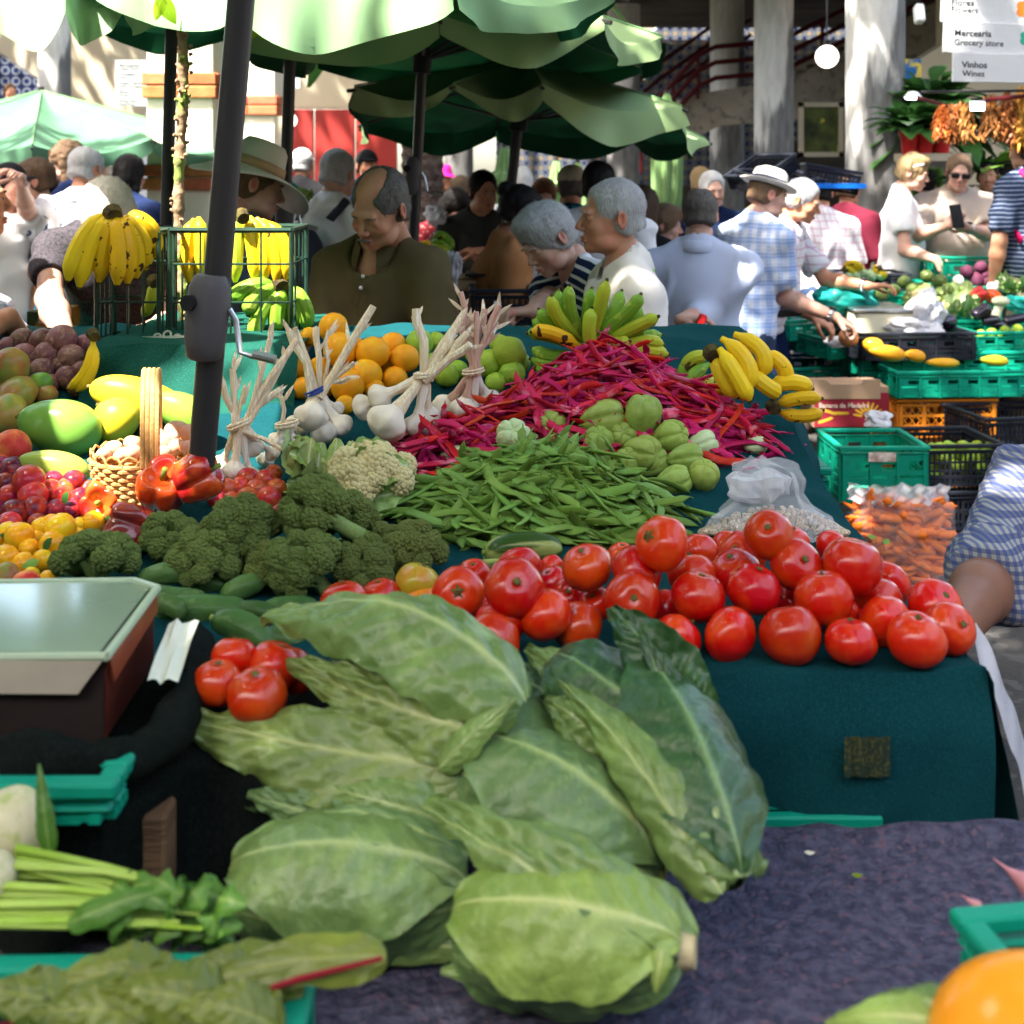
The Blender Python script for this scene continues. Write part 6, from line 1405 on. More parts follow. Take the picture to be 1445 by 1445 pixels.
place_fruits('passion_fruit', 'passion fruit', sorted(pas), PAS, lambda n_, px, py: 'dull brown passion fruit, %s from the left in the heap behind the mangos' % ordinal(n_), 'passion fruit behind the mangos')
EGG = fruit_mesh('egg', M_egg, (.80, .80, 1.05), wa=.0, point=.02)
BY = 2.42
eggs = [(249, 607, 16), (268, 612, 15), (223, 616, 12), (232, 625, 13), (247, 631, 13), (266, 633, 13), (186, 625, 12), (187, 639, 14), (159, 633, 13), (218, 633, 12), (205, 626, 12), (172, 642, 12), (204, 641, 13), (228, 640, 13), (146, 641, 11), (242, 618, 12)]
place_fruits('egg', 'egg', sorted(eggs), [EGG], lambda n_, px, py: 'brown hen egg, %s from the left in the wicker basket' % ordinal(n_), 'eggs in the wicker basket', Yf=lambda a, b_, r: BY + .05 * (640 - b_) / 20 + rnd(-.01, .01))
# wicker basket
M_wick = mat('golden_wicker', (.55, .32, .12), (.42, .22, .07), scale=30, rough=.6, bump=.3, bscale=150)
bk = thing('wicker_basket', 'round golden wicker basket with a tall arched handle holding brown eggs', 'basket', TV(P(200, 700, BY)))
c = P(200, 645, BY); Rb = .092
for k in range(12):
 m = MB(); t = k / 11; z = -.085 + .085 * t; rr = Rb * (.82 + .18 * t); pts = []
 for j in range(73):
  a = 2 * pi * j / 72; q = rr + .0028 * sin(a * 18 + (k % 2) * pi); pts.append(c + Vector((q * cos(a), q * sin(a), z)))
 m.tube(pts, .0042, 6, cap=False); m.part('weave', M_wick, bk)
m = MB()
for j in range(36):
 a = 2 * pi * j / 36; m.tube([c + Vector((Rb * .82 * cos(a), Rb * .82 * sin(a), -.088)), c + Vector((Rb * cos(a), Rb * sin(a), .004))], .0025, 5)
m.part('stakes', M_wick, bk, kind='stuff')
m = MB()
for j in range(18):
 a = 2 * pi * j / 18; m.tube([c + Vector((Rb * cos(a + d), Rb * sin(a + d), .002 + .018 * sin(pi * q))) for q, d in ((0, 0), (.25, .1), (.5, .22), (.75, .34), (1, .44))], .0022, 5)
m.part('border', M_wick, bk)
for dx in (-.013, -.004, .005, .014):
 m = MB(); pts = []
 for j in range(21):
  a = pi * j / 20; pts.append(c + Vector((.018 + dx + .022 * cos(a), -.088 * cos(a), .165 * sin(a) ** .75)))
 m.tube(pts, .0050, 7); m.part('handle', M_wick, bk)
m = MB(); m.lathe([(.001, -.088), (Rb * .83, -.088)], 24, TV(c)); m.part('bottom', M_wick, bk)
# papayas
def papaya(lab, px, py, rx, ry, ang, m_, k=0, yaw=.0, asym=.16, Y=None, name='papaya', squash=1):
 Y = Y or depth_for(px, py, ry, k)
 def fn(u, v):
  G = np.stack([np.cos(u) * np.sin(v), np.sin(u) * np.sin(v), np.cos(v)], -1); w_ = 1 + asym * np.cos(v); r = 1 + .018 * np.cos(5 * u) * np.sin(v)
  G[..., 0] *= w_ * r; G[..., 1] *= w_ * r; return G * np.array([ry, ry * squash, rx]) / F * Y
 m = sph(fn, 36, 26); o = thing(name, lab, 'papaya' if name == 'papaya' else name, TV(P(px, py, Y)) @ RY(radians(90 + ang)) @ RX(yaw), None); part('skin', m.mesh('skin', m_), o)
 mm = MB(); mm.tube([(0, 0, -rx / F * Y * .99), (.001, .002, -rx / F * Y * 1.06)], [.006, .004], 8); part('stem_end', mm.mesh('stem_end', M_calyx), o); return o
papaya('large glossy green papaya lying in front of the passion fruit', 84, 603, 60, 40, 14, M_papg, 0)
papaya('long yellow papaya lying behind the wicker basket', 197, 563, 72, 29, 14, M_papy, .3, asym=-.1)
papaya('green ended papaya in the sun between basket and pole', 258, 582, 46, 27, 28, M_papg, 0, Y=2.75)
papaya('short sunlit yellow papaya left of the basket handle', 163, 592, 32, 33, 40, M_papy, 0)
papaya('yellow green papaya just above the plums', 76, 660, 52, 24, 12, mat('yellowgreen_papaya', (.38, .42, .06), (.5, .45, .08), scale=.9, rough=.35, coat=.15, c3=(.15, .28, .04), s3=1.1, lo3=.5, hi3=.7), .4)
# bell peppers
def pepper(lab, px, py, r, M_, m_, hgt=1.1, k=0, lob=4, Y=None, seed=0, wrk=0, cutface=False):
 Y = Y or depth_for(px, py, r, k); R_ = r / F * Y
 def fn(u, v):
  lb = np.abs(np.cos(lob * .5 * u + .3 * np.sin(u))) ** .6; rr = (.74 + .30 * lb) ; z = np.cos(v) * hgt
  s_ = np.sin(v) ** .62; G = np.stack([np.cos(u) * s_ * rr, np.sin(u) * s_ * rr, z], -1)
  top = np.exp(-(v / .55) ** 2); G[..., 2] -= .42 * top * (1.2 - .8 * lb * np.sin(v) * 1.6); bot = np.exp(-((pi - v) / .5) ** 2); G[..., 2] += .25 * bot
  G = G * (1 + wob(G, seed, .03 + wrk, 3))[..., None]; G[..., :2] *= (1 - .18 * (v / pi))[..., None]; return G
 t = thing('bell_pepper', lab, 'pepper', TV(P(px, py, Y)) @ M_ @ SC(R_)); part('flesh', sph(fn, 64, 34).mesh('flesh', m_), t)
 m = MB(); m.tube([(0, 0, hgt * .48), (.02, 0, hgt * .75), (.06, .03, hgt * .95)], [.16, .085, .10], 10); part('stem', m.mesh('stem', M_stemg), t); return t
pepper('large orange red bell pepper leaning forward at the foot of the pole', 232, 687, 42, RX(.75) @ RY(.15) @ RZ(.4), M_pepo, 1.05, .5, seed=1)
pepper('dark glossy red bell pepper against the parasol pole', 278, 672, 40, RX(-.2) @ RY(1.1) @ RZ(1.0), M_pep, .95, .5, seed=2, Y=2.30)
pepper('small dark orange pepper with its stem facing the camera', 143, 710, 32, RX(1.35) @ RZ(.4), M_pepo, .8, .1, lob=4, seed=3)
pepper('wrinkled brown purple pepper between the yellow plums and broccoli', 187, 744, 41, RX(.4) @ RY(-1.2), M_pepb, 1.05, 0, seed=4, wrk=.05)
# cucumbers
def cucumber(lab, x0, y0, x1, y1, r, m_=M_cuke, Y=None, bend=.1, name='cucumber', bumps=.02):
 Y = Y or SP((x0 + x1) / 2, max(y0, y1) + r * .9).y; a, c = P(x0, y0, Y), P(x1, y1, Y + (y0 - y1) * .0006)
 R_ = r / F * Y; L_ = (c - a).length; n_ = 34; nu = 24
 th = np.linspace(0, 2 * pi, nu, endpoint=False); G = np.zeros((nu, n_, 3))
 for j in range(n_):
  t = j / (n_ - 1); e = 2 * t - 1; rr = R_ * max(.0, 1 - abs(e) ** 5) ** .5 * (1 + .05 * sin(7 * t + x0)) * (1 - .12 * t)
  q = rr * (1 + .03 * np.cos(5 * th)); G[:, j, 0] = q * np.cos(th) + bend * L_ * (1 - e * e); G[:, j, 1] = q * np.sin(th); G[:, j, 2] = L_ * t
 G = G * 1.0; G += (np.stack([np.cos(th)[:, None] + 0 * G[..., 0], np.sin(th)[:, None] + 0 * G[..., 0], 0 * G[..., 0]], -1)) * (wob(G, int(x0), R_ * bumps, 160))[..., None]
 m = MB(); m.grid(G, close_u=True); Q = (c - a).to_track_quat('Z', 'Y').to_matrix().to_4x4(); t = thing(name, lab, name, TV(a) @ Q @ RZ(pi / 2 * (1 if x1 > x0 else -1))); part('skin', m.mesh('skin', m_), t)
 m = MB(); m.tube([(0, 0, .003), (0, 0, -.004)], [.007, .004], 8); part('stem_end', m.mesh('stem_end', M_stemg), t)
cucumber('dark cucumber, rearmost, poking out behind the glass lid', 192, 822, 272, 812, 15)
cucumber('cucumber lying under the rearmost one beside the glass lid', 205, 832, 290, 842, 14, bend=-.06)
cucumber('long thick cucumber lying lengthwise right of the glass lid', 220, 868, 352, 862, 22, bend=.04, Y=1.93)
cucumber('short cucumber over the left end of the long thick one', 215, 852, 262, 866, 16, Y=1.90)
cucumber('grey green cucumber end facing the camera below the broccoli', 270, 832, 322, 826, 14, Y=2.05)
cucumber('thick cucumber slanting up to the right', 312, 850, 374, 820, 17, Y=2.0)
cucumber('fat pale bumpy cucumber slanting down towards the small tomatoes', 300, 872, 392, 925, 22, Y=1.83)
cucumber('cucumber half hidden beside the small tomatoes', 370, 900, 430, 915, 17, Y=1.82)
cucumber('flat lying cucumber tip left of the first big tomato', 365, 868, 452, 858, 15, Y=1.95)
cucumber('small cucumber between the slanting one and the broccoli', 330, 862, 400, 875, 14, Y=1.93)
cucumber('striped light green zucchini behind the tomatoes', 683, 780, 795, 775, 21, M_zuc, bend=.05, name='zucchini')
cucumber('pale striped zucchini tip left of the striped one', 640, 812, 720, 796, 12, M_zuc, bend=.03, name='zucchini')
cucumber('thin striped zucchini lying across the larger one', 735, 800, 782, 762, 7, M_zuc, Y=2.14, name='zucchini')
# broccoli and cauliflower
def floret_mesh(name, m_, seed, nl=15, spread=1.0, bead=.11, nb=150, cmat=None):
 r = np.random.default_rng(seed); ico = ico_sphere(1); m = MB()
 for k in range(nl):
  z = 1 - (k + .5) / nl * 1.15; a = k * 2.399 + r.uniform(-.2, .2); q = sqrt(max(0, 1 - z * z)); c = np.array([q * cos(a), q * sin(a), z * .8]) * .74 * r.uniform(.90, 1.08); rl = r.uniform(.24, .38)
  up_ = c / np.linalg.norm(c); m.add(ico_sphere(2)[0] * rl * .93 + c, ico_sphere(2)[1])
  for j in range(nb):
   zz = 1 - 2 * (j + .5) / nb; aa = j * 2.399; qq = sqrt(1 - zz * zz); d = np.array([qq * cos(aa), qq * sin(aa), zz]) + r.normal(size=3) * .05
   if d @ up_ < -.05: continue
   m.add(ico[0] * bead * rl * 1.75 * r.uniform(.7, 1.25) + c + d / np.linalg.norm(d) * rl * .95, ico[1])
 return m.mesh(name, m_)
_ICO = {}
def ico_sphere(n_):
 if n_ not in _ICO:
  t = (1 + 5 ** .5) / 2; V = [(-1, t, 0), (1, t, 0), (-1, -t, 0), (1, -t, 0), (0, -1, t), (0, 1, t), (0, -1, -t), (0, 1, -t), (t, 0, -1), (t, 0, 1), (-t, 0, -1), (-t, 0, 1)]
  Fc = [(0, 11, 5), (0, 5, 1), (0, 1, 7), (0, 7, 10), (0, 10, 11), (1, 5, 9), (5, 11, 4), (11, 10, 2), (10, 7, 6), (7, 1, 8), (3, 9, 4), (3, 4, 2), (3, 2, 6), (3, 6, 8), (3, 8, 9), (4, 9, 5), (2, 4, 11), (6, 2, 10), (8, 6, 7), (9, 8, 1)]
  V = [np.array(v) / np.linalg.norm(v) for v in V]
  for _ in range(n_):
   mid = {}; F2 = []
   def md(a, b_):
    k = (min(a, b_), max(a, b_))
    if k not in mid: v = V[a] + V[b_]; V.append(v / np.linalg.norm(v)); mid[k] = len(V) - 1
    return mid[k]
   for a, b_, c in Fc: x, y, z = md(a, b_), md(b_, c), md(c, a); F2 += [(a, x, z), (b_, y, x), (c, z, y), (x, y, z)]
   Fc = F2
  _ICO[n_] = (np.array(V), Fc)
 return _ICO[n_]
BRO = [floret_mesh('florets', M_broc, 20 + k, 15 + k, nb=130) for k in range(3)]
def broccoli(lab, px, py, r, M_, k=0, Y=None, v=0, stem=True, sy=1):
 Y = Y or depth_for(px, py, r * .7, k); R_ = r / F * Y; t = thing('broccoli', lab, 'broccoli', TV(P(px, py, Y)) @ M_ @ SC(R_, R_, R_ * sy), 'broccoli heads')
 part('florets', BRO[v % 3], t)
 m = MB(); m.tube([(0, 0, .35), (.0, 0, -.3), (.03, .02, -.75), (.02, .0, -1.15)], [.42, .22, .22, .25], 12)
 for a in range(6): m.tube([(0, 0, -.55), (.3 * cos(a), .3 * sin(a), -.1), (.55 * cos(a), .55 * sin(a), .15)], [.13, .11, .12], 8)
 part('stem', m.mesh('stem', M_brocs), t); return t
broccoli('wide broccoli head at the left between yellow plums and scale lid', 137, 793, 60, RX(-.25), 0, sy=.85)
broccoli('broccoli head under the purple pepper, left one of a cluster', 240, 764, 44, RX(.1) @ RZ(1), .1, v=1)
broccoli('greyish broccoli head in the middle of the left cluster', 292, 790, 55, RX(.4) @ RZ(2), 0, v=2, sy=.9)
broccoli('large round broccoli head in front of the parasol pole', 339, 747, 56, RX(.25) @ RZ(3), .5, v=0, sy=.9)
broccoli('dark broccoli head in shade below the large round one', 392, 800, 45, RX(.3) @ RZ(4), 0, v=1)
broccoli('broccoli lying on its side with its pale stem showing below the cauliflower', 448, 722, 52, RY(-.95) @ RX(.25) @ RZ(1), 1.0, v=2, sy=1.25)
broccoli('dark broccoli head behind the side lying one', 492, 732, 42, RX(.2) @ RZ(5), .6, v=0)
broccoli('broccoli standing with branches showing left of the tomatoes', 430, 803, 52, RY(-.75) @ RX(.2) @ RZ(2), .0, v=1, sy=1.2)
broccoli('dark green broccoli head just above the leftmost tomatoes', 512, 800, 45, RX(.5) @ RZ(1), 0, v=2)
broccoli('broccoli head directly in front of the green bean heap', 583, 779, 46, RX(.4) @ RZ(2.6), 0, v=0)
broccoli('small broccoli head behind the two right hand ones', 545, 772, 34, RX(.2), .1, v=1)
def leafblob(name, lab, cat, px, py, r, n_, m_, Y=None, up=(0, -.3, 1), seed=1, core=None, corer=.7, L_=1.2, wid=.42, spread=1.0, group=None):
 Y = Y or SP(px, py + r * .9).y; c = P(px, py, Y); R_ = r / F * Y; rr = np.random.default_rng(seed); t = thing(name, lab, cat, TV(c), group)
 if core is not None:
  o = part('curd', core, t, SC(R_ * corer))
 U = Vector(up).normalized()
 for k in range(n_):
  a = 2 * pi * k / n_ + rr.uniform(-.2, .2); s_ = U.orthogonal().normalized(); v_ = U.cross(s_); rad = s_ * cos(a) + v_ * sin(a)
  b0 = c - U * R_ * .6 + rad * R_ * .30; b1 = b0 + (U * 1.0 + rad * spread * rr.uniform(.5, .9)).normalized() * R_ * L_ * rr.uniform(.8, 1.2); m = leafsurf(b0, b1, -rad + U * .2, R_ * wid * 1.25, arch=-R_ * .22, cup=.6, ruff=R_ * .10, seed=k, nu=22, nv=15, sh=(.8, .6), vs=.4); m.part('leaf', m_, t, autosmooth=None)
 return t
CAU = floret_mesh('curd', M_caul, 31, 17, bead=.12, nb=120)
M_rleaf0 = mat('pale_ribbed_leaf', (.42, .52, .20), (.22, .36, .08), scale=10, stretch=(4, 4, 1), rough=.5, trans=.2, bump=.3, bscale=60)
cf = leafblob('cauliflower', 'creamy cauliflower with green leaves on its right, beside the bean heap', 'cauliflower', 524, 678, 56, 7, M_lleaf, up=(.80, .45, .10), seed=4, core=CAU, corer=1.12, L_=1.25, wid=.42, spread=.5)
cf2 = leafblob('chicory', 'pale ribbed leafy head to the left of the cauliflower', 'leaf vegetable', 455, 655, 46, 11, M_rleaf, up=(.15, .1, 1), seed=5, L_=1.5, wid=.40, spread=.7)
cf3 = leafblob('chicory', 'pale leafy head lying left, nearest the small plum heap', 'leaf vegetable', 425, 668, 34, 8, M_lleaf, up=(-1, -.2, .3), seed=6, L_=1.5, wid=.5)
# chayote
def chay_mesh(seed, m_):
 def fn(u, v):
  G = np.stack([np.cos(u) * np.sin(v), np.sin(u) * np.sin(v), np.cos(v)], -1); g = 1 - .13 * np.exp(-((np.mod(u * 5 / (2 * pi), 1) - .5) / .13) ** 2) * np.sin(v) ** .5
  w_ = 1 + .22 * np.cos(v) ; g = g * (1 + wob(G, seed, .02, 4)); G = G * g[..., None]; G[..., 0] *= w_; G[..., 1] *= w_ * .92; G[..., 2] *= 1.32
  G[..., 2] -= .22 * np.exp(-(v / .35) ** 2); return G
 return sph(fn, 60, 30).mesh('chayote', m_)
CHA = [chay_mesh(k, M_chay) for k in range(3)]; CHP = chay_mesh(9, M_chayp)
chs = [(778, 601, 20, RX(1.3) @ RZ(.3), .6, 0, 'small upright chayote at the left end of the chayote group'), (851, 592, 23, RY(1.35), .9, 0, 'large chayote lying on its side on top of the group'), (907, 589, 22, RX(.15) @ RY(.1), 1.2, 0, 'upright chayote standing at the very top of the group'), (944, 617, 19, RY(1.1) @ RX(.6), .8, 0, 'chayote right of the topmost one'), (906, 640, 22, RY(1.4) @ RX(.9), .2, 0, 'broad chayote in the centre of the lower row'), (877, 618, 18, RX(1.0), .5, 0, 'small dark chayote under the large lying one'), (845, 628, 19, RX(.6), .2, 0, 'chayote partly behind the green beans'), (968, 648, 18, RY(1.45), .5, 0, 'smooth elongated chayote at the right of the group'), (950, 679, 18, RY(1.25) @ RZ(.5), 0, 0, 'pear shaped chayote lying lowest of the group'), (993, 674, 18, RX(.5), 0, 0, 'chayote tucked behind the plastic bag'), (800, 622, 17, RX(.9), .1, 0, 'yellowish chayote peeping above the green beans'), (990, 628, 16, RY(1.2), .4, 1, 'pale chayote right behind the plastic bag'), (1066, 628, 11, RY(1.5), .1, 1, 'thin pale green squash lying right of the plastic bag'), (724, 617, 21, RX(1.0), .5, 1, 'pale green chayote between red and green beans'), (640, 645, 14, RY(1.4), .1, 1, 'pale squash at the left edge between both bean heaps'), (745, 628, 14, RY(1.2), .3, 1, 'whitish chayote behind the green beans'), (885, 655, 17, RX(.7), 0, 0, 'chayote low in the group beside the green beans'), (925, 655, 16, RY(1), 0, 0, 'chayote filling the gap above the lowest one')]
for n_, (px, py, r, M_, k, pale, lab) in enumerate(chs):
 Y = depth_for(px, py, r, k); solo('chayote', CHP if pale else CHA[n_ % 3], lab, 'chayote', TV(P(px, py, Y)) @ M_ @ SC(r / F * Y * 1.2), 'chayotes and pale squashes')
# beans
def pod_mesh(name, m_, seed, L_=.16, W=.0088, flat=.40, bumps=6):
 r = np.random.default_rng(seed); n_ = 17; pts = []; rs_ = []; b1, b2 = r.uniform(-.7, .7), r.uniform(-.45, .45)
 for j in range(n_):
  t = j / (n_ - 1); e = t - .5; pts.append((L_ * e, b1 * L_ * (e * e * 1.3 - .1) + .006 * sin(7 * t + seed), b2 * L_ * (e * e - .08)))
  rs_.append(W * min(1, (t / .08) ** .6 + .12, ((1 - t) / .12) ** .6 + .05) * (1 + .10 * sin(bumps * 2 * pi * t)))
 m = MB(); m.tube(pts, rs_, 8, flat=flat, up=(0, 0, 1)); m.tube([pts[0], (pts[0][0] - .008, pts[0][1] + .002, pts[0][2])], [.0016, .0012], 5); return m.mesh(name, m_)
M_rb = mat('red_bean_pod', (.44, .007, .034), (.54, .022, .065), scale=9, rough=.42, hue=.025, val=.3, c3=(.70, .22, .32), s3=22, lo3=.56, hi3=.72)
M_gb = mat('green_bean_pod', (.12, .22, .035), (.17, .29, .05), scale=8, rough=.42, hue=.012, val=.22, c3=(.19, .33, .08), s3=12, lo3=.52, hi3=.75)
RB = [pod_mesh('bean_pod', M_rb, k, .150 + .012 * (k % 3), .0078) for k in range(7)]
GB = [pod_mesh('bean_pod', M_gb, 50 + k, .150 + .018 * (k % 4), .0078 if k % 3 else .0095, .36) for k in range(8)]
def heap_h(x, y, B): return sum(h * math.exp(-((x - cx) / sx) ** 2 - ((y - cy) / sy) ** 2) for cx, cy, sx, sy, h in B)
def heap(B, dens, meshes, n_ind, n_stuff, name, lab, group, slab_, seed, tiltd=.35, preferred=None):
 r = random.Random(seed); out = []
 mb = MB()
 G = []
 for x in np.linspace(min(b_[0] - 1.6 * b_[2] for b_ in B), max(b_[0] + 1.6 * b_[2] for b_ in B), 40):
  G.append([(x, y, Sz(y) + max(-.02, heap_h(x, y, B) - .026)) for y in np.linspace(min(b_[1] - 1.7 * b_[3] for b_ in B), max(b_[1] + 1.7 * b_[3] for b_ in B), 30)])
 tot = n_ind + n_stuff; k = 0; tries = 0; stuff = MB(); 
 while k < tot and tries < 60000:
  tries += 1; b_ = r.choices(B, weights=[q[2] * q[3] for q in B])[0]
  x = r.gauss(b_[0], b_[2] * .72); y = r.gauss(b_[1], b_[3] * .72); h = heap_h(x, y, B)
  if h < .012: continue
  e = .01; gx = (heap_h(x + e, y, B) - heap_h(x - e, y, B)) / (2 * e); gy = (heap_h(x, y + e, B) - heap_h(x, y - e, B)) / (2 * e)
  nrm = Vector((-gx, -gy, 1)).normalized(); yaw = (r.gauss(preferred, .5) if preferred is not None and r.random() < .82 else r.uniform(0, pi)) + (pi if r.random() < .5 else 0)
  d = Vector((cos(yaw), sin(yaw), 0)); d = (d - nrm * d.dot(nrm)).normalized(); tl = r.gauss(0, tiltd * .5); d = (d * cos(tl) + nrm * sin(tl)).normalized()
  s_ = nrm.cross(d).normalized(); nn = d.cross(s_); rl = r.choice((0, 0, pi / 2, .6, -.6)); M_ = Matrix((d, s_, nn)).transposed().to_4x4() @ RX(rl)
  dz = r.uniform(-.004, .020) if k < n_ind else r.uniform(-.040, -.012)
  M_ = TV((x, y, Sz(y) + h + dz)) @ M_ @ SC(r.uniform(.85, 1.12)); me = r.choice(meshes)
  if k < n_ind: solo(name, me, lab, 'bean pod', M_, group)
  else:
   nv_ = len(me.vertices); co = np.zeros(nv_ * 3); me.vertices.foreach_get('co', co); stuff.add(co.reshape(-1, 3), [tuple(p.vertices) for p in me.polygons], M_)
  k += 1
 if n_stuff: stuff.solo(name + 's', meshes[0].materials[0], slab_, 'beans', kind='stuff')
RBB = [(.23, 2.93, .17, .15, .125), (-.06, 2.74, .15, .09, .05), (.10, 2.80, .15, .10, .07), (.42, 2.80, .13, .09, .055), (-.16, 2.66, .08, .07, .03), (.30, 2.75, .15, .08, .05)]
heap(RBB, 1, RB, 250, 520, 'red_bean_pod', 'crimson bean pod lying in the long red bean heap behind the chayotes', 'crimson bean pods', 'lower layers of crimson bean pods in the red heap', 5, .45, preferred=-.35)
GBB = [(-.02, 2.42, .17, .10, .070), (.12, 2.44, .14, .09, .055), (.0, 2.31, .17, .07, .035), (.18, 2.36, .09, .08, .025)]
heap(GBB, 1, GB, 230, 520, 'green_bean_pod', 'flat green bean pod lying in the green bean heap behind the tomatoes', 'green bean pods', 'lower layers of flat green bean pods in the heap', 6, .3, preferred=-.3)
# bananas
def banana(mb, a, c, bow, r, n=9, tipmb=None, stemr=.42):
 a, c, bow = Vector(a), Vector(c), Vector(bow); pts = []; rs_ = []
 for j in range(15):
  t = j / 14; p = a.lerp(c, t) + bow * (4 * t * (1 - t)); pts.append(p)
  rs_.append(r * (stemr + (1 - stemr) * min(1, max(0, (t - .06) / .16)) ** .8) * (1 if t < .84 else max(.30, 1 - ((t - .84) / .16) ** 1.5 * .74)))
 mb.tube(pts, rs_, n)
 if tipmb is not None: d = (pts[-1] - pts[-2]).normalized(); tipmb.tube([pts[-1] - d * .001, pts[-1] + d * .006], [rs_[-1] * 1.02, rs_[-1] * .7], 8)
def bunch(lab, stem, fingers, Y, name='banana_bunch', group='bunches of bananas', stemmat=M_bantip, r=.0185):
 t = thing(name, lab, 'bananas', TV(P(*stem, Y)), group)
 for e in fingers:
  x0, y0, x1, y1, bx, by, m_ = e[:7]; dy0, dy1 = e[7:9] if len(e) > 8 else (0, 0); rr = e[9] if len(e) > 9 else r
  m = MB(); tp = MB(); banana(m, P(x0, y0, Y + dy0), P(x1, y1, Y + dy1), P(x0 + bx, y0 + by, Y) - P(x0, y0, Y) + Vector((0, -.01, 0)), rr, 7 if 0 else 10, tp)
  f = m.part('banana', m_, t); tp.part('tip', M_bantip, f)
 m = MB(); m.tube([P(stem[0], stem[1], Y), P(stem[0] + 4, stem[1] + 6, Y - .02)], [r * 1.15, r * .9], 10); m.part('stem_stub', stemmat, t)
 return t
gb = []
tips = [(856, 396, 0, 0), (835, 408, -3, 0), (877, 412, 6, -2), (904, 416, 12, -6), (902, 432, 14, 0), (928, 447, 10, -6), (910, 463, 10, -4), (932, 472, 8, -2), (804, 404, -10, -2), (788, 411, -10, -2), (778, 418, -12, 0), (761, 437, -10, -4), (753, 453, -8, -6), (745, 470, -6, -6), (850, 420, 2, 0), (888, 482, 6, 0)]
for q, (x, y, bx, by) in enumerate(tips):
 gb.append((830 + (x - 835) * .12, 488 - (8 if y < 430 else 0), x, y, bx, by, M_bang if q % 5 else M_bangy, .02 + .004 * (q % 3), .0 + .05 * ((q * 7) % 5 - 2) / 2))
gb += [(835, 492, 835, 436, -4, 0, M_bangy, -.03, -.05), (820, 492, 751, 468, -4, -10, M_banys, -.03, -.05)]
gb += [(815, 500, 752, 492, -4, 6, M_bang, 0, .02), (812, 505, 750, 507, 0, 6, M_bang, 0, .02), (814, 510, 757, 520, 0, 5, M_bang, 0, .0), (850, 500, 912, 496, 0, 6, M_bang, 0, 0), (880, 488, 935, 486, 0, -6, M_bangy, 0, 0), (880, 495, 942, 500, 0, -4, M_bangy, 0, 0)]
bunch('fan shaped bunch of green bananas with one brown yellow finger', (828, 498), gb, 3.05, r=.0165)
yb = [(1018, 478, 1058, 548, 14, -4, M_bany, .0, -.05), (1036, 472, 1075, 530, 18, -6, M_bany, .02, -.02), (1075, 500, 1108, 538, 10, -6, M_bany, .02, .0), (1015, 492, 1058, 565, 2, 0, M_bany, -.02, -.06), (1012, 500, 1040, 560, -8, 0, M_bany, .0, -.02), (1050, 520, 1096, 552, 8, 8, M_bany, -.03, -.03), (1086, 545, 1145, 548, 0, -8, M_bany, 0, 0)]
bunch('bunch of ripe yellow bananas hanging over the right corner of the stall', (1004, 497), yb, 2.80, r=.0185)
bunch('two speckled yellow bananas lying below the hanging bunch', (1090, 572), [(1095, 571, 1158, 562, 0, -5, M_banys, 0, -.02), (1098, 580, 1160, 580, 2, 6, M_banys, 0, -.02), (1000, 548, 1060, 560, 0, -4, M_bany, .05, .02)], 2.78, r=.0150)
bunch('few green bananas wedged between the red beans and the yellow bunch', (972, 512), [(1000, 514, 975, 545, -10, 0, M_bang, 0, -.03), (1000, 505, 968, 520, -6, -8, M_bangy, 0, 0), (985, 500, 965, 535, -8, 0, M_bang, .02, 0), (1006, 530, 990, 560, -6, 0, M_bangy, .03, 0)], 2.92, r=.016)
bunch('pair of yellow bananas standing among the passion fruit', (130, 470), [(131, 480, 97, 548, 10, 6, M_bany, 0, -.02), (131, 482, 108, 552, 12, 4, M_bany, .0, -.02)], 2.98, r=.013)
# wire racks with bananas
M_rack = mat('dark_green_painted_wire', (.02, .05, .035), (.012, .03, .02), scale=20, rough=.35, coat=.3)
def rack(lab, x0, x1, y0, y1, Y, dpt):
 a, c = P(x0, y1, Y), P(x1, y0, Y); t = thing('wire_rack', lab, 'wire rack', TV(a), 'green wire banana racks'); w_ = c.x - a.x; h_ = c.z - a.z
 for (bx, by) in ((0, 0), (w_, 0), (0, dpt), (w_, dpt)):
  m = MB(); m.tube([a + Vector((bx, by, 0)), a + Vector((bx, by, h_))], .006, 8); m.part('post', M_rack, t)
 for z in (h_,):
  m = MB()
  for p, q in (((0, 0), (w_, 0)), ((w_, 0), (w_, dpt)), ((w_, dpt), (0, dpt)), ((0, dpt), (0, 0))): m.tube([a + Vector((*p, z)), a + Vector((*q, z))], .0075, 8)
  m.part('rim', M_rack, t)
 for fz in (.02, .36, .70):
  for p, q in (((0, 0), (w_, 0)), ((w_, 0), (w_, dpt)), ((w_, dpt), (0, dpt)), ((0, dpt), (0, 0))):
   m = MB(); m.tube([a + Vector((*p, fz * h_)), a + Vector((*q, fz * h_))], .0028, 6); m.part('wire', M_rack, t)
 for k in range(1, 4):
  for (p, q) in ((k * w_ / 4, 0), (k * w_ / 4, dpt)):
   m = MB(); m.tube([a + Vector((p, q, 0)), a + Vector((p, q, h_))], .0028, 6); m.part('wire', M_rack, t)
  for p in (0, w_):
   m = MB(); m.tube([a + Vector((p, k * dpt / 4, 0)), a + Vector((p, k * dpt / 4, h_))], .0028, 6); m.part('wire', M_rack, t)
 return t
rack('left square green wire rack with ripe bananas spilling over its rim', 136, 224, 328, 482, 3.25, .15)
rack('right green wire rack with green and yellow bananas behind the pole', 240, 411, 325, 484, 3.25, .24)
lb = []
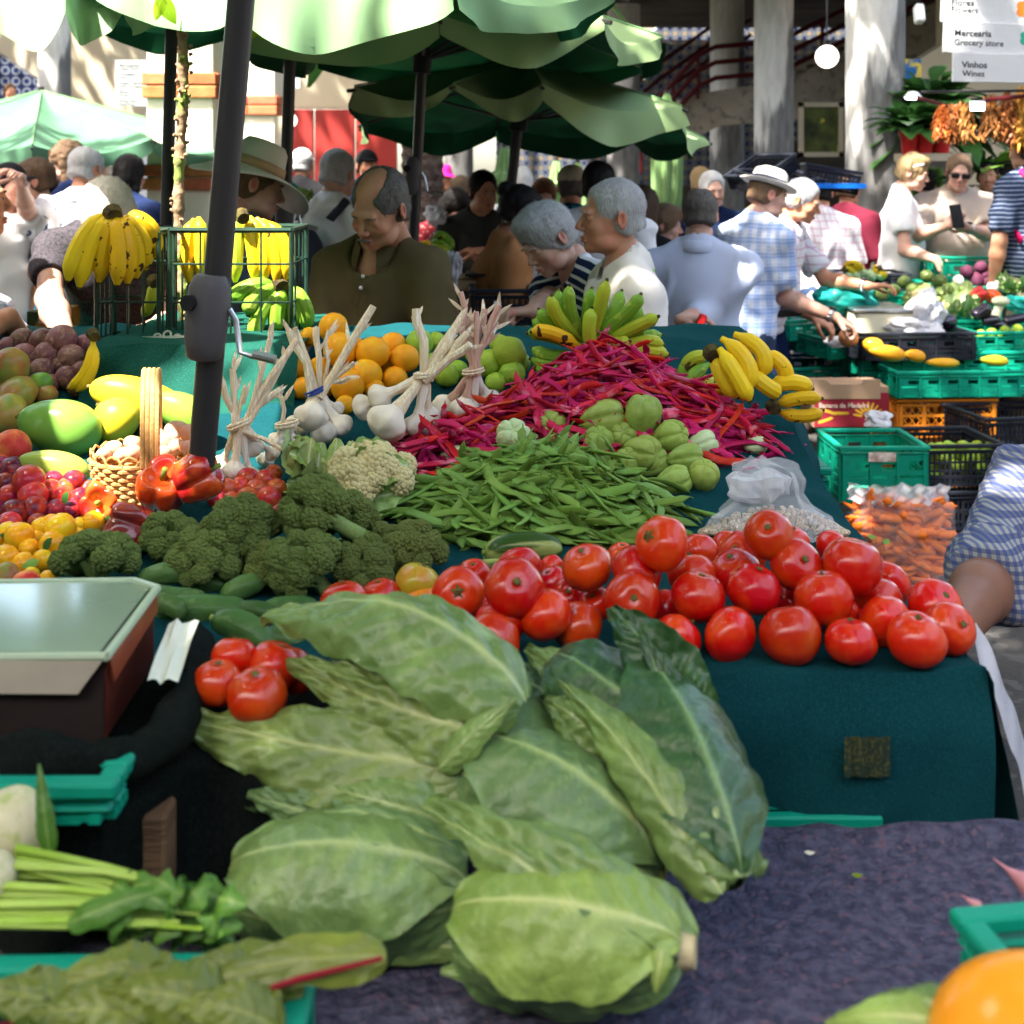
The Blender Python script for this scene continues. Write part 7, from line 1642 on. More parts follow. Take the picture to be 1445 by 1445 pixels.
for k in range(8): lb.append((150 + k * 4, 302 + k * 1.5, (96, 112, 140, 165, 180, 192, 205, 218)[k], (396, 405, 398, 402, 400, 392, 380, 362)[k], (-6, -2, 2, 6, 8, 10, 12, 14)[k], -10 - k, M_bany if k < 2 else M_banys, 0, (-.06, -.05, -.03, -.05, -.03, 0, .02, .04)[k]))
lb += [(160, 306, 128, 372, -8, -8, M_bany, .02, -.02), (175, 310, 222, 345, 6, -14, M_banys, .03, .05)]
bunch('big hand of ripe speckled bananas hooked over the left rack', (158, 300), lb, 3.24, r=.0225)
bunch('single green banana hanging in the left rack', (216, 395), [(216, 398, 202, 446, 6, 0, M_bangy, 0, 0)], 3.33, r=.016)
rb = []
for k, (x, y, m_) in enumerate(((268, 398, M_banys), (282, 392, M_bany), (318, 400, M_bang), (332, 398, M_bangy), (360, 398, M_bany), (374, 396, M_bany), (390, 402, M_banys), (402, 396, M_banys))): rb.append(((275, 280, 330, 335, 345, 352, 362, 370)[k], (310, 308, 306, 304, 306, 307, 309, 312)[k], x, y, (-6, 4, -6, 2, 4, 8, 12, 16)[k], -10, m_, .04, .02))
bunch('mixed green and yellow bananas in the upper half of the right rack', (340, 303), rb, 3.33, r=.0185)
bunch('unripe green bananas in the lower half of the right rack', (395, 400), [(392, 402, 326, 425, -6, -8, M_bang, 0, -.03), (394, 404, 350, 444, -8, -6, M_bang, 0, -.04), (398, 404, 360, 478, -10, 0, M_bang, 0, -.04), (400, 404, 392, 468, -4, 0, M_bang, 0, -.02), (406, 402, 430, 462, 12, 0, M_bang, 0, 0), (402, 404, 412, 470, 4, 0, M_bang, .02, .02)], 3.36, r=.0225)
m = MB()
for x, y in ((222, 476), (236, 472), (250, 477)):
 m.tube(torus_pts(P(x, y, 3.2), (1, 0, 0), (0, .4, .9), .009), .003, 6)
m.tube([P(200, 478, 3.2), P(268, 476, 3.2)], .006, 8); m.solo('chain', M_steel, 'short steel chain and bar joining the two wire racks', 'chain')
# garlic
def bulb_mesh(seed, m_=None):
 def fn(u, v):
  G = np.stack([np.cos(u) * np.sin(v), np.sin(u) * np.sin(v), np.cos(v)], -1); lb = 1 + .06 * np.cos(7 * u + seed) * np.sin(v) ** 2; G[..., 0] *= lb; G[..., 1] *= lb
  t = np.clip((.75 - v) / .75, 0, 1); G[..., 2] = np.where(G[..., 2] < 0, G[..., 2] * .72, G[..., 2] * .8) + .75 * t ** 1.6; k = 1 - t * .25; G[..., 0] *= k; G[..., 1] *= k; return G * (1 + wob(G, seed, .02, 4))[..., None]
 return sph(fn, 42, 24).mesh('bulb', m_ or M_garl)
BUL = [bulb_mesh(k) for k in range(3)]
def garlic(lab, tie, Y, bulbs, stalks, sm=M_garst, tcol=None, nthin=6, seed=1):
 t = thing('garlic_bunch', lab, 'garlic', TV(P(*tie, Y)), 'tied bunches of garlic'); tp = P(*tie, Y); r_ = random.Random(seed)
 for q, (x, y, r, dy) in enumerate(bulbs):
  c = P(x, y, Y + dy); d = (tp - c).normalized(); R_ = r / F * Y
  part('bulb', BUL[q % 3], t, WM[t.name].inverted() @ TV(c) @ d.to_track_quat('Z', 'Y').to_matrix().to_4x4() @ SC(R_))
  m = MB(); L_ = (tp - c).length; m.tube([c + d * R_ * .9, c + d * (R_ * 1.5), c.lerp(tp, .75), tp + Vector((r_.uniform(-.01, .01), 0, 0))], [R_ * .42, R_ * .30, .011, .010], 10); m.part('neck', M_garl if q % 2 else sm, t)
 for q, (x, y, dy, r) in enumerate(stalks):
  e = P(x, y, Y + dy); o = Vector((r_.uniform(-.012, .012), r_.uniform(-.012, .012), -.01)); mid = tp.lerp(e, .5) + Vector((r_.uniform(-.012, .012), 0, r_.uniform(-.005, .005)))
  m = MB(); m.tube([tp + o, mid, tp.lerp(e, .8) + Vector((r_.uniform(-.004, .004), 0, 0)), e], [r, r * 1.0, r * 1.05, r * .9], 8, flat=.75); m.part('stalk', sm, t)
  for j in range(nthin // 2):
   a = tp.lerp(e, r_.uniform(.5, .95)); m = MB(); blade(m, a, (e - tp).normalized() + Vector((r_.uniform(-.8, .8), r_.uniform(-.3, .3), r_.uniform(-.4, .4))), (0, -1, .1), r_.uniform(.02, .05), .0045, r_.uniform(-.3, .5), 6, 3); m.part('dry_leaf', M_garst, t)
 d = (P(stalks[0][0], stalks[0][1], Y) - tp).normalized() if stalks else Vector((0, 0, 1)); u = d.cross(Vector((0, 1, 0))).normalized()
 m = MB(); m.tube(torus_pts(tp, u, (0, 1, 0), .024), .0028, 6); m.tube(torus_pts(tp + d * .006, u, (0, 1, 0), .023), .0028, 6); m.part('twine', tcol or M_garst, t)
M_blue = mat('blue_rubber_band', (.03, .06, .3), rough=.5)
garlic('garlic bunch beside the pole with loose stalks fanning up to the right', (338, 600), 2.55, [(330, 668, 19, -.02), (358, 634, 14, .02), (312, 655, 14, .03), (352, 672, 15, .0), (385, 640, 12, .04)], [(307, 525, 0, .009), (328, 520, .02, .009), (384, 468, .03, .008), (408, 495, .03, .010), (420, 478, .04, .009), (398, 548, .05, .009), (346, 545, .02, .006), (412, 640, -.02, .006)], seed=2)
garlic('garlic bunch tied with a blue band in front of the oranges', (447, 553), 2.75, [(438, 590, 24, -.03), (480, 602, 19, 0), (418, 602, 18, .02), (458, 612, 20, -.02), (475, 578, 12, .03)], [(408, 468, 0, .011), (447, 461, .02, .009), (464, 466, .03, .006), (527, 432, .02, .012), (500, 512, .0, .007), (416, 462, .02, .008), (492, 532, 0, .006)], tcol=M_blue, seed=3)
garlic('largest pale garlic bunch in the centre with thick stalks leaning right', (600, 530), 2.72, [(545, 598, 29, -.05), (535, 562, 20, .02), (512, 575, 19, .03), (588, 602, 20, .0), (605, 588, 17, .03)], [(587, 436, .03, .013), (660, 470, 0, .011), (640, 480, .02, .012), (650, 452, .03, .011), (664, 486, -.02, .012), (632, 495, .04, .010), (655, 440, .05, .009)], seed=4, nthin=4)
garlic('pinkish stalked garlic bunch right of the central one', (668, 525), 2.88, [(655, 578, 20, 0), (690, 566, 18, .02), (628, 575, 20, .04), (672, 590, 15, 0)], [(650, 412, .0, .009), (672, 440, .0, .009), (705, 430, 0, .009), (700, 452, .02, .008), (684, 436, .03, .008), (660, 446, .02, .010), (693, 470, .0, .007)], sm=M_garp, seed=5, nthin=8)
garlic('small loose garlic bulbs lying left of the blue banded bunch', (405, 600), 2.68, [(392, 622, 14, 0), (420, 628, 12, 0), (402, 612, 12, .03), (374, 650, 13, -.03)], [(398, 560, 0, .006)], seed=6)
# ---------------------------------------------------------------- pointed cabbages in front
def cab_leaf(root, *a, kind='mid', **k):
 m = leafsurf(*a, kind=kind, **k); return m.part('leaf', ML[kind], root, autosmooth=None)
def cabbage(lab, base, tip, r, up, wraps, stem=True, core='pale'):
 """core heart with wrapper leaves; wraps: (angle deg, kind, extra length, half width angle deg, offset)"""
 B, Tp = P(*base), P(*tip); a = Tp - B; L_ = a.length; A = a.normalized(); U = Vector(up); U = (U - A * U.dot(A)).normalized(); S_ = A.cross(U)
 root = thing('cabbage', lab, 'cabbage', TV(B), 'pointed cabbages in the front heap')
 def prof(t): return r * np.clip(1 - np.abs(2 * np.clip(t, 0, 1) * .985 + .015 - 1) ** 2.5, 0, 1) ** .5 * (.80 + .20 * np.clip(t / .45, 0, 1))
 th = np.linspace(0, 2 * pi, 48, endpoint=False)[:, None]; t = np.linspace(0, 1, 40)[None, :]
 R_ = prof(t) * (1 + .02 * np.cos(5 * th + 3 * t)) * (1 - .12 * t); C0 = np.array(B) + np.array(A) * (L_ * (t + 0 * th))[..., None]
 G = C0 + np.array(U) * (R_ * np.cos(th))[..., None] + np.array(S_) * (R_ * np.sin(th))[..., None]
 mid, side, fine = veinf(t + 0 * th, np.sin(th) + 0 * t, 8, 1.2); m = MB(); m.grid(G, close_u=True, vein=np.clip(side + mid * .6 + fine * .4, 0, 1)); m.part('heart', ML[core], root, autosmooth=None)
 for q, (ang, kind, ext, hw, off) in enumerate(wraps):
  nu, nv = 56, 41; t = np.linspace(0, 1, nu)[:, None] + np.zeros((1, nv)); v = np.linspace(-1, 1, nv)[None, :] + np.zeros((nu, 1))
  wf = np.clip((t + .03) / .30, 0, 1) ** .6 * np.clip((1.02 - t) / .34, 0, 1) ** .6; phi = radians(ang) + v * radians(hw) * (.18 + .82 * wf)
  mid, side, fine = veinf(t, v, 8, 1.4); lift = off + .008 * np.abs(v) ** 4 + .010 * t ** 6 + .0028 * np.abs(v) ** 3 * (np.sin(17 * t + q * 3) + .5 * np.sin(37 * t + q)) + .0026 * mid + .0018 * (1 - mid) * np.abs(np.sin(pi * (t * 8 - np.abs(v) * 1.4))) + wob(np.stack([t * 3 + q, v * 2, 0 * t], -1), q + 9, .0012, 3)
  R_ = prof(t) * (1 - .06 * t) + lift; G = np.array(B) + np.array(A) * (L_ * (t * (1 + ext) - .015))[..., None] + np.array(U) * (R_ * np.cos(phi))[..., None] + np.array(S_) * (R_ * np.sin(phi))[..., None]
  R2 = R_ - .0012; G2 = np.array(B) + np.array(A) * (L_ * (t * (1 + ext) - .015))[..., None] + np.array(U) * (R2 * np.cos(phi))[..., None] + np.array(S_) * (R2 * np.sin(phi))[..., None]
  vein = np.clip(mid + side * .75 + fine * .5, 0, 1); m = MB(); m.grid(G, vein=vein); m.grid(G2[:, ::-1], vein=vein[:, ::-1]); m.part('leaf', ML[kind], root, autosmooth=None)
 if stem:
  m = MB(); m.tube([B + A * .02, B - A * .006, B - A * .016], [.022, .016, .0145], 16); m.part('stem', ML['stem'], root)
 return root
UPC = (0, -.62, .78)
c1 = cabbage('pale green cabbage lying lowest in front with its cut stem to the right', (958, 1342, 1.235), (642, 1310, 1.29), .057, UPC,
 [(-60, 'mid', .0, 62, .003), (5, 'pale', .0, 70, .011)])
cab_leaf(c1, (976, 1345, 1.235), (600, 1135, 1.38), (.1, -.5, .85), .062, arch=.050, cup=.62, bend=-.012, kind='blue', ruff=.007, mo=-.45, seed=2, sh=(.45, .8))
cab_leaf(c1, (930, 1385, 1.22), (622, 1370, 1.26), (0, -.75, .5), .030, arch=.006, cup=.35, kind='blue', seed=7)
cab_leaf(c1, (935, 1340, 1.20), (925, 1400, 1.19), (-.3, -.9, .3), .012, arch=.004, cup=.5, kind='pale', ruff=.004, seed=3, nu=30, nv=15)
c2 = cabbage('broad pale cabbage lying at the left of the front heap beside the chard stalks', (655, 1262, 1.37), (330, 1258, 1.38), .066, UPC,
 [(-45, 'mid', .0, 60, .003), (14, 'blue', .02, 68, .011)], stem=False, core='mid')
cab_leaf(c2, (660, 1215, 1.37), (335, 1200, 1.44), (0, -.2, 1), .040, arch=.050, cup=.6, kind='mid', mo=.1, seed=5)
cab_leaf(c2, (670, 1335, 1.33), (335, 1335, 1.35), (0, -.8, .4), .020, arch=.003, cup=.5, kind='blue', seed=8)
c3 = cabbage('cabbage in the middle of the front heap with a curved midrib along its right side', (925, 1235, 1.40), (640, 1075, 1.50), .068, (0, -.6, .8),
 [(-30, 'mid', .0, 62, .004), (18, 'mid', .0, 66, .011)], stem=False, core='mid')
cab_leaf(c3, (935, 1250, 1.385), (650, 1100, 1.47), (.2, -.7, .7), .070, arch=.035, cup=.55, bend=-.035, kind='yellow', mo=-.35, seed=15, sh=(.5, .7))
c4 = cabbage('cabbage at the right of the front heap with its stem end pointing down right', (1038, 1248, 1.33), (900, 960, 1.58), .058, (-.1, -.7, .7),
 [(-50, 'dark', .0, 60, .003), (20, 'dark', .0, 66, .011)], stem=False, core='mid')
cab_leaf(c4, (1052, 1238, 1.32), (935, 1035, 1.46), (.35, -.8, .5), .050, arch=.022, cup=.55, kind='blue', ruff=.007, mo=-.3, seed=11, sh=(.5, .7))
cab_leaf(c4, (1020, 1262, 1.31), (790, 960, 1.55), (-.4, -.7, .6), .040, arch=.035, cup=.5, bend=.015, kind='blue', ruff=.008, seed=12)
cab_leaf(c4, (1066, 1160, 1.37), (915, 990, 1.52), (.5, -.5, .8), .036, arch=.030, cup=.5, kind='dark', seed=13)
c5 = cabbage('cabbage on top at the back of the front heap, one big leaf curving over it', (715, 990, 1.50), (470, 905, 1.62), .050, UPC,
 [(0, 'mid', .0, 70, .004)], stem=False, core='mid')
cab_leaf(c5, (738, 992, 1.47), (372, 868, 1.62), (.12, -.62, .8), .072, arch=.040, cup=.50, bend=.022, kind='blue', ruff=.006, mo=.30, seed=21, sh=(.62, .75))
cab_leaf(c5, (715, 1040, 1.46), (405, 935, 1.56), (0, -.8, .6), .056, arch=.018, cup=.45, bend=-.006, kind='yellow', ruff=.009, mo=-.1, seed=22)
cab_leaf(c5, (700, 950, 1.56), (520, 872, 1.70), (0, -.4, .9), .040, arch=.02, cup=.4, kind='dark', seed=23)
cab_leaf(c5, (620, 1085, 1.44), (728, 985, 1.45), (-.2, -.8, .5), .022, arch=.012, cup=.6, kind='blue', ruff=.004, seed=24)
c6 = cabbage('cabbage low on the left of the heap with loose yellowing leaves reaching out left', (720, 1120, 1.46), (420, 1060, 1.55), .055, UPC,
 [(0, 'yellow', .0, 70, .004)], stem=False, core='mid')
cab_leaf(c6, (705, 1100, 1.45), (262, 1018, 1.52), (0, -.75, .65), .062, arch=.022, cup=.40, bend=-.012, kind='yellow', ruff=.010, mo=.1, seed=31, sh=(.7, .7))
cab_leaf(c6, (650, 1140, 1.44), (345, 1130, 1.48), (0, -.85, .5), .055, arch=.012, cup=.38, kind='mid', ruff=.009, seed=32)
cab_leaf(c6, (640, 1160, 1.42), (455, 1110, 1.45), (-.1, -.8, .5), .034, arch=.02, cup=.5, kind='blue', seed=33)
cab_leaf(c6, (520, 1170, 1.42), (350, 1120, 1.46), (-.3, -.85, .4), .036, arch=.008, cup=.35, kind='mid', ruff=.010, seed=34)
c7 = cabbage('dark leaved cabbage at the back right of the heap with upright outer leaves', (985, 1100, 1.47), (780, 945, 1.62), .060, UPC,
 [(0, 'dark', .0, 70, .004)], stem=False, core='mid')
cab_leaf(c7, (985, 1060, 1.50), (862, 858, 1.60), (.15, -.9, .3), .050, arch=.012, cup=-.35, bend=.012, kind='dark', ruff=.006, seed=41, sh=(.7, .8))
cab_leaf(c7, (985, 1070, 1.47), (905, 890, 1.55), (-.4, -.85, .3), .034, arch=.010, cup=.5, kind='dark', ruff=.006, seed=42)
cab_leaf(c7, (880, 1010, 1.56), (742, 915, 1.64), (0, -.8, .6), .040, arch=.016, cup=.3, kind='blue', ruff=.010, seed=43)
cab_leaf(c7, (850, 1040, 1.54), (690, 925, 1.66), (-.2, -.7, .7), .040, arch=.012, cup=.4, kind='dark', ruff=.010, seed=44)
cab_leaf(c7, (900, 1090, 1.48), (770, 985, 1.53), (0, -.8, .6), .045, arch=.02, cup=.4, kind='blue', ruff=.010, seed=45)
c8 = cabbage('cabbage buried in the centre of the front heap', (870, 1165, 1.50), (600, 1000, 1.60), .070, UPC, [(0, 'mid', 0, 70, .004)], stem=False, core='mid')
cab_leaf(c8, (830, 1120, 1.46), (600, 1040, 1.50), (0, -.8, .6), .045, arch=.02, cup=.4, kind='mid', seed=51)

# ---------------------------------------------------------------- scale with glass lid at the left
sc0 = thing('weighing_scale', 'old dark weighing scale with a greenish glass lid and red brown side', 'scale', TV(P(110, 1040, 1.5)))
M_sdark = mat('dark_brown_enamel', (.022, .016, .014), (.03, .02, .018), scale=5, rough=.3, coat=.2); M_sred = mat('red_brown_enamel', (.10, .022, .014), (.06, .015, .01), scale=6, rough=.35, coat=.3)
M_swhite = mat('aged_white_plastic', (.42, .36, .27), (.34, .29, .22), scale=8, rough=.45)
M_glass = mat('green_tinted_glass', (.40, .50, .34), (.46, .55, .38), scale=5, rough=.08, coat=1, spec=.8, alpha=.72)
zt, zb = 1.125, 1.016
A_ = P(-140, 0, 1); 
def atz(px, py, z): Y = (CH - z) * F / (py - HY); return P(px, py, Y)
fr_ = atz(150, 924, zt) + Vector((-.005, .006, 0)); br_ = atz(222, 828, zt) + Vector((-.004, -.006, 0)); fl_ = fr_ + Vector((-.45, .015, 0)); bl_ = br_ + Vector((-.50, .01, 0))
def slabp(q, z0, z1): # quad column from 4 xy points
 V = [(p.x, p.y, z0) for p in q] + [(p.x, p.y, z1) for p in q]; return V, [(3, 2, 1, 0), (4, 5, 6, 7), (0, 1, 5, 4), (1, 2, 6, 5), (2, 3, 7, 6), (3, 0, 4, 7)]
m = MB(); m.add(*slabp([fl_, fr_, br_, bl_], zb + .006, zt - .006)); m.part('housing', M_sdark, sc0, smooth=False)
e = Vector((.0015, -.0006, 0)); m = MB(); m.add(*slabp([fr_.lerp(br_, .01) + e * .2, fr_.lerp(br_, .01) + e * 1.4, br_.lerp(fr_, .01) + e * 1.4, br_.lerp(fr_, .01) + e * .2], zb + .009, zt - .012)); m.part('side_plate', M_sred, sc0, smooth=False)
lf, lb = atz(150, 924, zt), atz(222, 828, zt); lc = atz(190, 818, zt)
lid = [lf + Vector((-.45, .02, -.01)), lf, lb, lc, lc + Vector((-.5, -.02, 0))]
def lidpoly(pts, z0, z1):
 k = len(pts); V = [(p.x, p.y, z0) for p in pts] + [(p.x, p.y, z1) for p in pts]; return V, [tuple(reversed(range(k))), tuple(range(k, 2 * k))] + [(i_, (i_ + 1) % k, (i_ + 1) % k + k, i_ + k) for i_ in range(k)]
cen_ = sum(lid, Vector()) / 5; ins = [cen_ + (p - cen_) * .95 for p in lid]
m = MB(); m.add(*lidpoly(ins, zt - .004, zt)); m.part('glass', M_glass, sc0, smooth=False)
m = MB(); m.add(*lidpoly([cen_ + (p - cen_) * .93 for p in lid], zt - .030, zt - .028)); m.part('dial_plate', mat('scale_plate', (.10, .22, .12), (.18, .26, .12), scale=6, rough=.5, c3=(.30, .32, .22), s3=9), sc0, smooth=False)
m = MB()
for i_ in range(5):
 p, q = lid[i_], lid[(i_ + 1) % 5]; m.tube([p + Vector((0, 0, -.002)), q + Vector((0, 0, -.002))], .0055, 8)
m.part('lid_frame', mat('pale_green_trim', (.42, .50, .34), rough=.35, coat=.3), sc0)
def quad(pts, d=.004):
 V = [tuple(p) for p in pts]; n_ = (pts[1] - pts[0]).cross(pts[2] - pts[0]).normalized() * d; k = len(V); V += [tuple(p + n_) for p in pts]
 return V, [tuple(range(k)), tuple(reversed(range(k, 2 * k)))] + [(i_, i_ + k, (i_ + 1) % k + k, (i_ + 1) % k) for i_ in range(k)]
fx0 = lf + Vector((0, -.004, -.006)); fl0 = fx0 + Vector((-.45, .012, 0))
m = MB(); m.add(*quad([fl0, fx0 + Vector((-.004, 0, 0)), fx0 + Vector((-.030, -.004, -.036)), fl0 + Vector((0, -.004, -.038))])); m.part('front_apron', M_swhite, sc0, smooth=False)
m = MB(); m.add(*quad([lf.lerp(lb, .04) + Vector((.002, 0, -.008)), lb.lerp(lf, .02) + Vector((.002, 0, -.008)), lb.lerp(lf, .04) + Vector((.003, 0, -.030)), lf.lerp(lb, .10) + Vector((.003, 0, -.040))])); m.part('side_cheek', mat('orange_brown_plastic', (.30, .07, .03), (.22, .05, .025), scale=9, rough=.35, coat=.3), sc0, smooth=False)
# white paper beside the scale
m = MB(); a, b_ = SP(225, 895), SP(270, 900); q_ = [P(215, 980, 1.50), P(252, 968, 1.53), P(262, 930, 1.60), P(272, 898, 1.66), P(232, 896, 1.68), P(205, 930, 1.62)]
G = [[tuple(P(208 + 12 * u + 6 * v, 975 - 17 * v + 2 * sin(u * 5), 1.50 + .030 * v) + Vector((0, 0, .012 + .003 * sin(3 * u + v)))) for v in range(6)] for u in np.linspace(0, 3.6, 8)]
m.grid(G); m.solo('paper', mat('cream_paper', (.66, .66, .55), rough=.8), 'cream sheet of paper sticking out right of the glass scale', 'paper')

# ---------------------------------------------------------------- left foreground crate with turnip, stalks and chard
crate_at('teal crate edge glimpsed under the black net below the scale', 150, 1100, 1.30, 0, .40, .05, .042, M_cg, corner='fr')
m = MB(); m.box(P(60, 1162, 1.52), (.42, .05, .018), bev=.003); m.solo('wood_batten', M_wood, 'short dark wooden batten under the teal crate below the scale', 'wood', smooth=False)
t_ = crate_at('teal crate in the near left corner holding turnips and green stalks', 432, 1352, 1.15, 1, .62, .36, .12, M_cg, corner='br')
M_turn = mat('turnip_skin', (.62, .55, .36), (.55, .50, .30), scale=3, rough=.4, c3=(.35, .40, .12), s3=2, lo3=.55, hi3=.75, coat=.1)
TUR = fruit_mesh('turnip', M_turn, (1, 1, .95), 0, 0, .08, 3, .02, point=.1)
tr = thing('turnip_bunch', 'pale turnips with long green stalks lying across the near left crate', 'turnips', TV(P(30, 1165, 1.28)))
for px, py, r, Y in ((20, 1165, 54, 1.28), (-12, 1238, 36, 1.22)): part('turnip', TUR, tr, WM[tr.name].inverted() @ TV(P(px, py, Y)) @ RX(.4) @ RY(2.4) @ SC(r / F * Y))
M_stalk = mat('bright_green_stalk', (.26, .40, .04), (.42, .55, .12), scale=12, stretch=(1, 1, 1), rough=.4, coat=.15, val=.15); M_gleaf = leaf_mat('bright_turnip_leaf', (.06, .17, .015), (.12, .28, .03), (.25, .38, .08), .45, .3)
r_ = random.Random(4)
for k in range(44):
 y0 = 1205 + r_.uniform(-10, 100); x1 = 190 + r_.uniform(-10, 100); y1 = 1255 + (y0 - 1205) * .55 + r_.uniform(-8, 8); Y = 1.24 - (y0 - 1205) * .0006 + r_.uniform(-.01, .02)
 x0 = 22 if y0 < 1235 else -40; m = MB(); m.tube([P(x0, y0, Y), P((x0 + x1) / 2, (y0 + y1) / 2 - r_.uniform(-4, 10), Y + .004), P(x1, y1, Y)], [.0042 + r_.uniform(0, .002), .0038, .002], 8, flat=.8); m.part('stalk', M_stalk, tr)
for k in range(30):
 x = 190 + r_.uniform(-30, 120); y = 1262 + r_.uniform(-15, 66); Y = 1.21 + r_.uniform(-.02, .03); m = leafsurf(Vector(P(x, y, Y)), P(x + r_.uniform(-10, 60), y + r_.uniform(-22, 26), Y - .02), (r_.uniform(-.3, .3), -.7, .7), r_.uniform(.012, .022), arch=.012, cup=.4, ruff=.006, seed=k, nu=16, nv=11); m.part('leaf', M_gleaf, tr, autosmooth=None)
m = leafsurf(P(70, 1205, 1.24), P(55, 1078, 1.26), (.3, -.9, .1), .010, arch=.006, cup=.4, ruff=.002, seed=3, nu=24, nv=13); m.part('leaf', M_gleaf, tr, autosmooth=None)
m = leafsurf(P(95, 1305, 1.17), P(262, 1248, 1.19), (0, -.7, .7), .014, arch=.012, cup=.4, ruff=.004, seed=5, nu=30, nv=15); m.part('leaf', M_gleaf, tr, autosmooth=None)
M_chard = leaf_mat('chard_leaf', (.12, .16, .018), (.20, .24, .03), (.30, .33, .07), .4, .25); M_crim = mat('crimson_chard_stalk', (.22, .01, .02), rough=.35, coat=.2)
ch = thing('chard_bunch', 'ruffled chard leaves with crimson stalks at the bottom left corner', 'chard', TV(P(200, 1400, 1.1)))
for k, (x0, y0, x1, y1, W_, Y) in enumerate(((430, 1395, 240, 1375, .030, 1.10), (545, 1350, 250, 1400, .022, 1.09), (250, 1385, 60, 1395, .026, 1.08), (330, 1440, 140, 1400, .034, 1.06), (120, 1445, -30, 1400, .03, 1.06), (400, 1460, 250, 1420, .028, 1.05), (230, 1455, 40, 1430, .034, 1.05), (350, 1400, 290, 1350, .020, 1.10))):
 m = leafsurf(P(x0, y0, Y), P(x1, y1, Y - .01), (.05, -.7, .7), W_, arch=.012, cup=.35, bend=.006, ruff=.010, seed=60 + k, nu=44, nv=25); m.part('leaf', M_chard, ch, autosmooth=None)
for x0, y0, x1, y1 in ((-20, 1450, 240, 1428), (540, 1352, 300, 1420), (-20, 1398, 40, 1396)):
 m = MB(); m.tube([P(x0, y0, 1.07), P((x0 + x1) / 2, (y0 + y1) / 2 - 4, 1.07), P(x1, y1, 1.07)], [.002, .0028, .002], 8); m.part('stalk', M_crim, ch)

crate_at('teal crate edge showing between the blanket and the tomato stall cloth', 1068, 1147, 1.664, 0, .15, .012, .06, M_cg)
# right foreground crate, gourd, shallot
crate_at('teal crate corner at the lower right edge of the front table', 1364, 1288, 1.16, 8, .40, .30, .10, M_cg, corner='bl')
papaya('huge blurred orange pumpkin at the bottom right corner', 1462, 1472, 150, 118, 160, mat('orange_pumpkin_skin', (.85, .24, .006), (.82, .32, .02), scale=2, stretch=(3, 3, .4), rough=.3, coat=.3), Y=.96, name='pumpkin')
m = leafsurf(P(1330, 1440, .98), P(1165, 1445, 1.02), (0, -.6, .8), .022, arch=.012, cup=.5, ruff=.005, seed=71); m.solo('leaf', ML['pale'], 'pale green leaf end beside the orange pumpkin at the bottom', 'leaf', autosmooth=None)
m = leafsurf(P(1390, 1445, .97), P(1235, 1408, 1.03), (0, -.6, .8), .022, arch=.014, cup=.5, ruff=.005, seed=72); m.solo('leaf', ML['blue'], 'upper whitish green leaf touching the orange pumpkin', 'leaf', autosmooth=None)
M_shal = mat('pink_shallot_skin', (.42, .10, .16), (.55, .25, .25), scale=4, stretch=(5, 5, 1), rough=.35)
for px, py, tx, ty, r, Y, lab in ((1450, 1248, 1402, 1212, 16, 1.36, 'pink shallot with a dry pointed tip at the right edge of the blanket'), (1378, 1278, 1356, 1262, 8, 1.24, 'small pink onion tip poking out behind the teal crate corner')):
 c = P(px, py, Y); d = (P(tx, ty, Y) - c); s_ = thing('shallot', lab, 'shallot', TV(c)); R_ = r / F * Y; L_ = d.length; dd = d.normalized()
 m = MB(); m.tube([c - dd * R_ * 1.3, c - dd * R_, c, c + dd * R_ * 1.1, c + dd * L_ * .6, c + dd * L_], [R_ * .2, R_ * .7, R_, R_ * .6, R_ * .2, R_ * .06], 14); m.part('bulb', M_shal, s_)
# ---------------------------------------------------------------- right hand stall and what stands under it
tb = thing('right_table', 'wooden trestle table carrying the teal crates on the right', 'table', T(3.4, 7.2, 0))
m = MB(); m.box((3.45, 7.75, .545), (3.1, 2.0, .035)); m.part('board', M_wood, tb, smooth=False)
for x, y in ((2.1, 6.9), (2.1, 8.5), (4.7, 6.9), (4.7, 8.5)):
 m = MB(); m.box((x, y, .265), (.07, .07, .53)); m.part('leg', M_wood, tb, smooth=False)
def KY(Y): return float(np.interp(Y, [3.2, 3.62, 3.75, 4.2, 6.2], [4.9, 5.2, 5.4, 6.2, 7.5]))  # pushes things back along the camera's line of sight, sizes scaled up with depth
def crate_r(lab, px, py, Y, yaw, w_, d_, h_, *a, **k): q = KY(Y) / Y; return crate_at(lab, px, py, KY(Y), yaw, w_ * q, d_ * q, h_ * q, *a, **k)
M_film = mat('thin_plastic_film', (.80, .82, .86), rough=.22, coat=.4, alpha=.42, bump=.5, bscale=22, bdist=.02, two=None)
M_film2 = mat('teal_plastic_film', (.02, .42, .36), (.03, .5, .42), scale=9, rough=.3, coat=.3, trans=.35, bump=.5, bscale=18, bdist=.02)
M_filmw = mat('white_plastic_film', (.70, .70, .74), rough=.35, coat=.2, trans=.3, bump=.5, bscale=18, bdist=.02)
def crumple(lab, px, py, rx, ry, Y, mt_, seed=1, name='plastic_bag', zs=1.0, ry3=None, amp=.16, cat='plastic bag', group=None):
 r = np.random.default_rng(seed)
 def fn(u, v):
  G = np.stack([np.cos(u) * np.sin(v), np.sin(u) * np.sin(v), np.cos(v)], -1); k = 1 + wob(G, seed, amp, 3.0) - .5 * amp * np.abs(np.sin(wob(G, seed + 5, 1.5, 3.2))) + .04 * np.sin(9 * u + 4 * v)
  return G * k[..., None] * np.array([rx / F * Y, (ry3 or (rx + ry) / 2) / F * Y, ry / F * Y])
 return solo(name, sph(fn, 60, 40).mesh(name, mt_), lab, cat, TV(P(px, py, Y)), group)
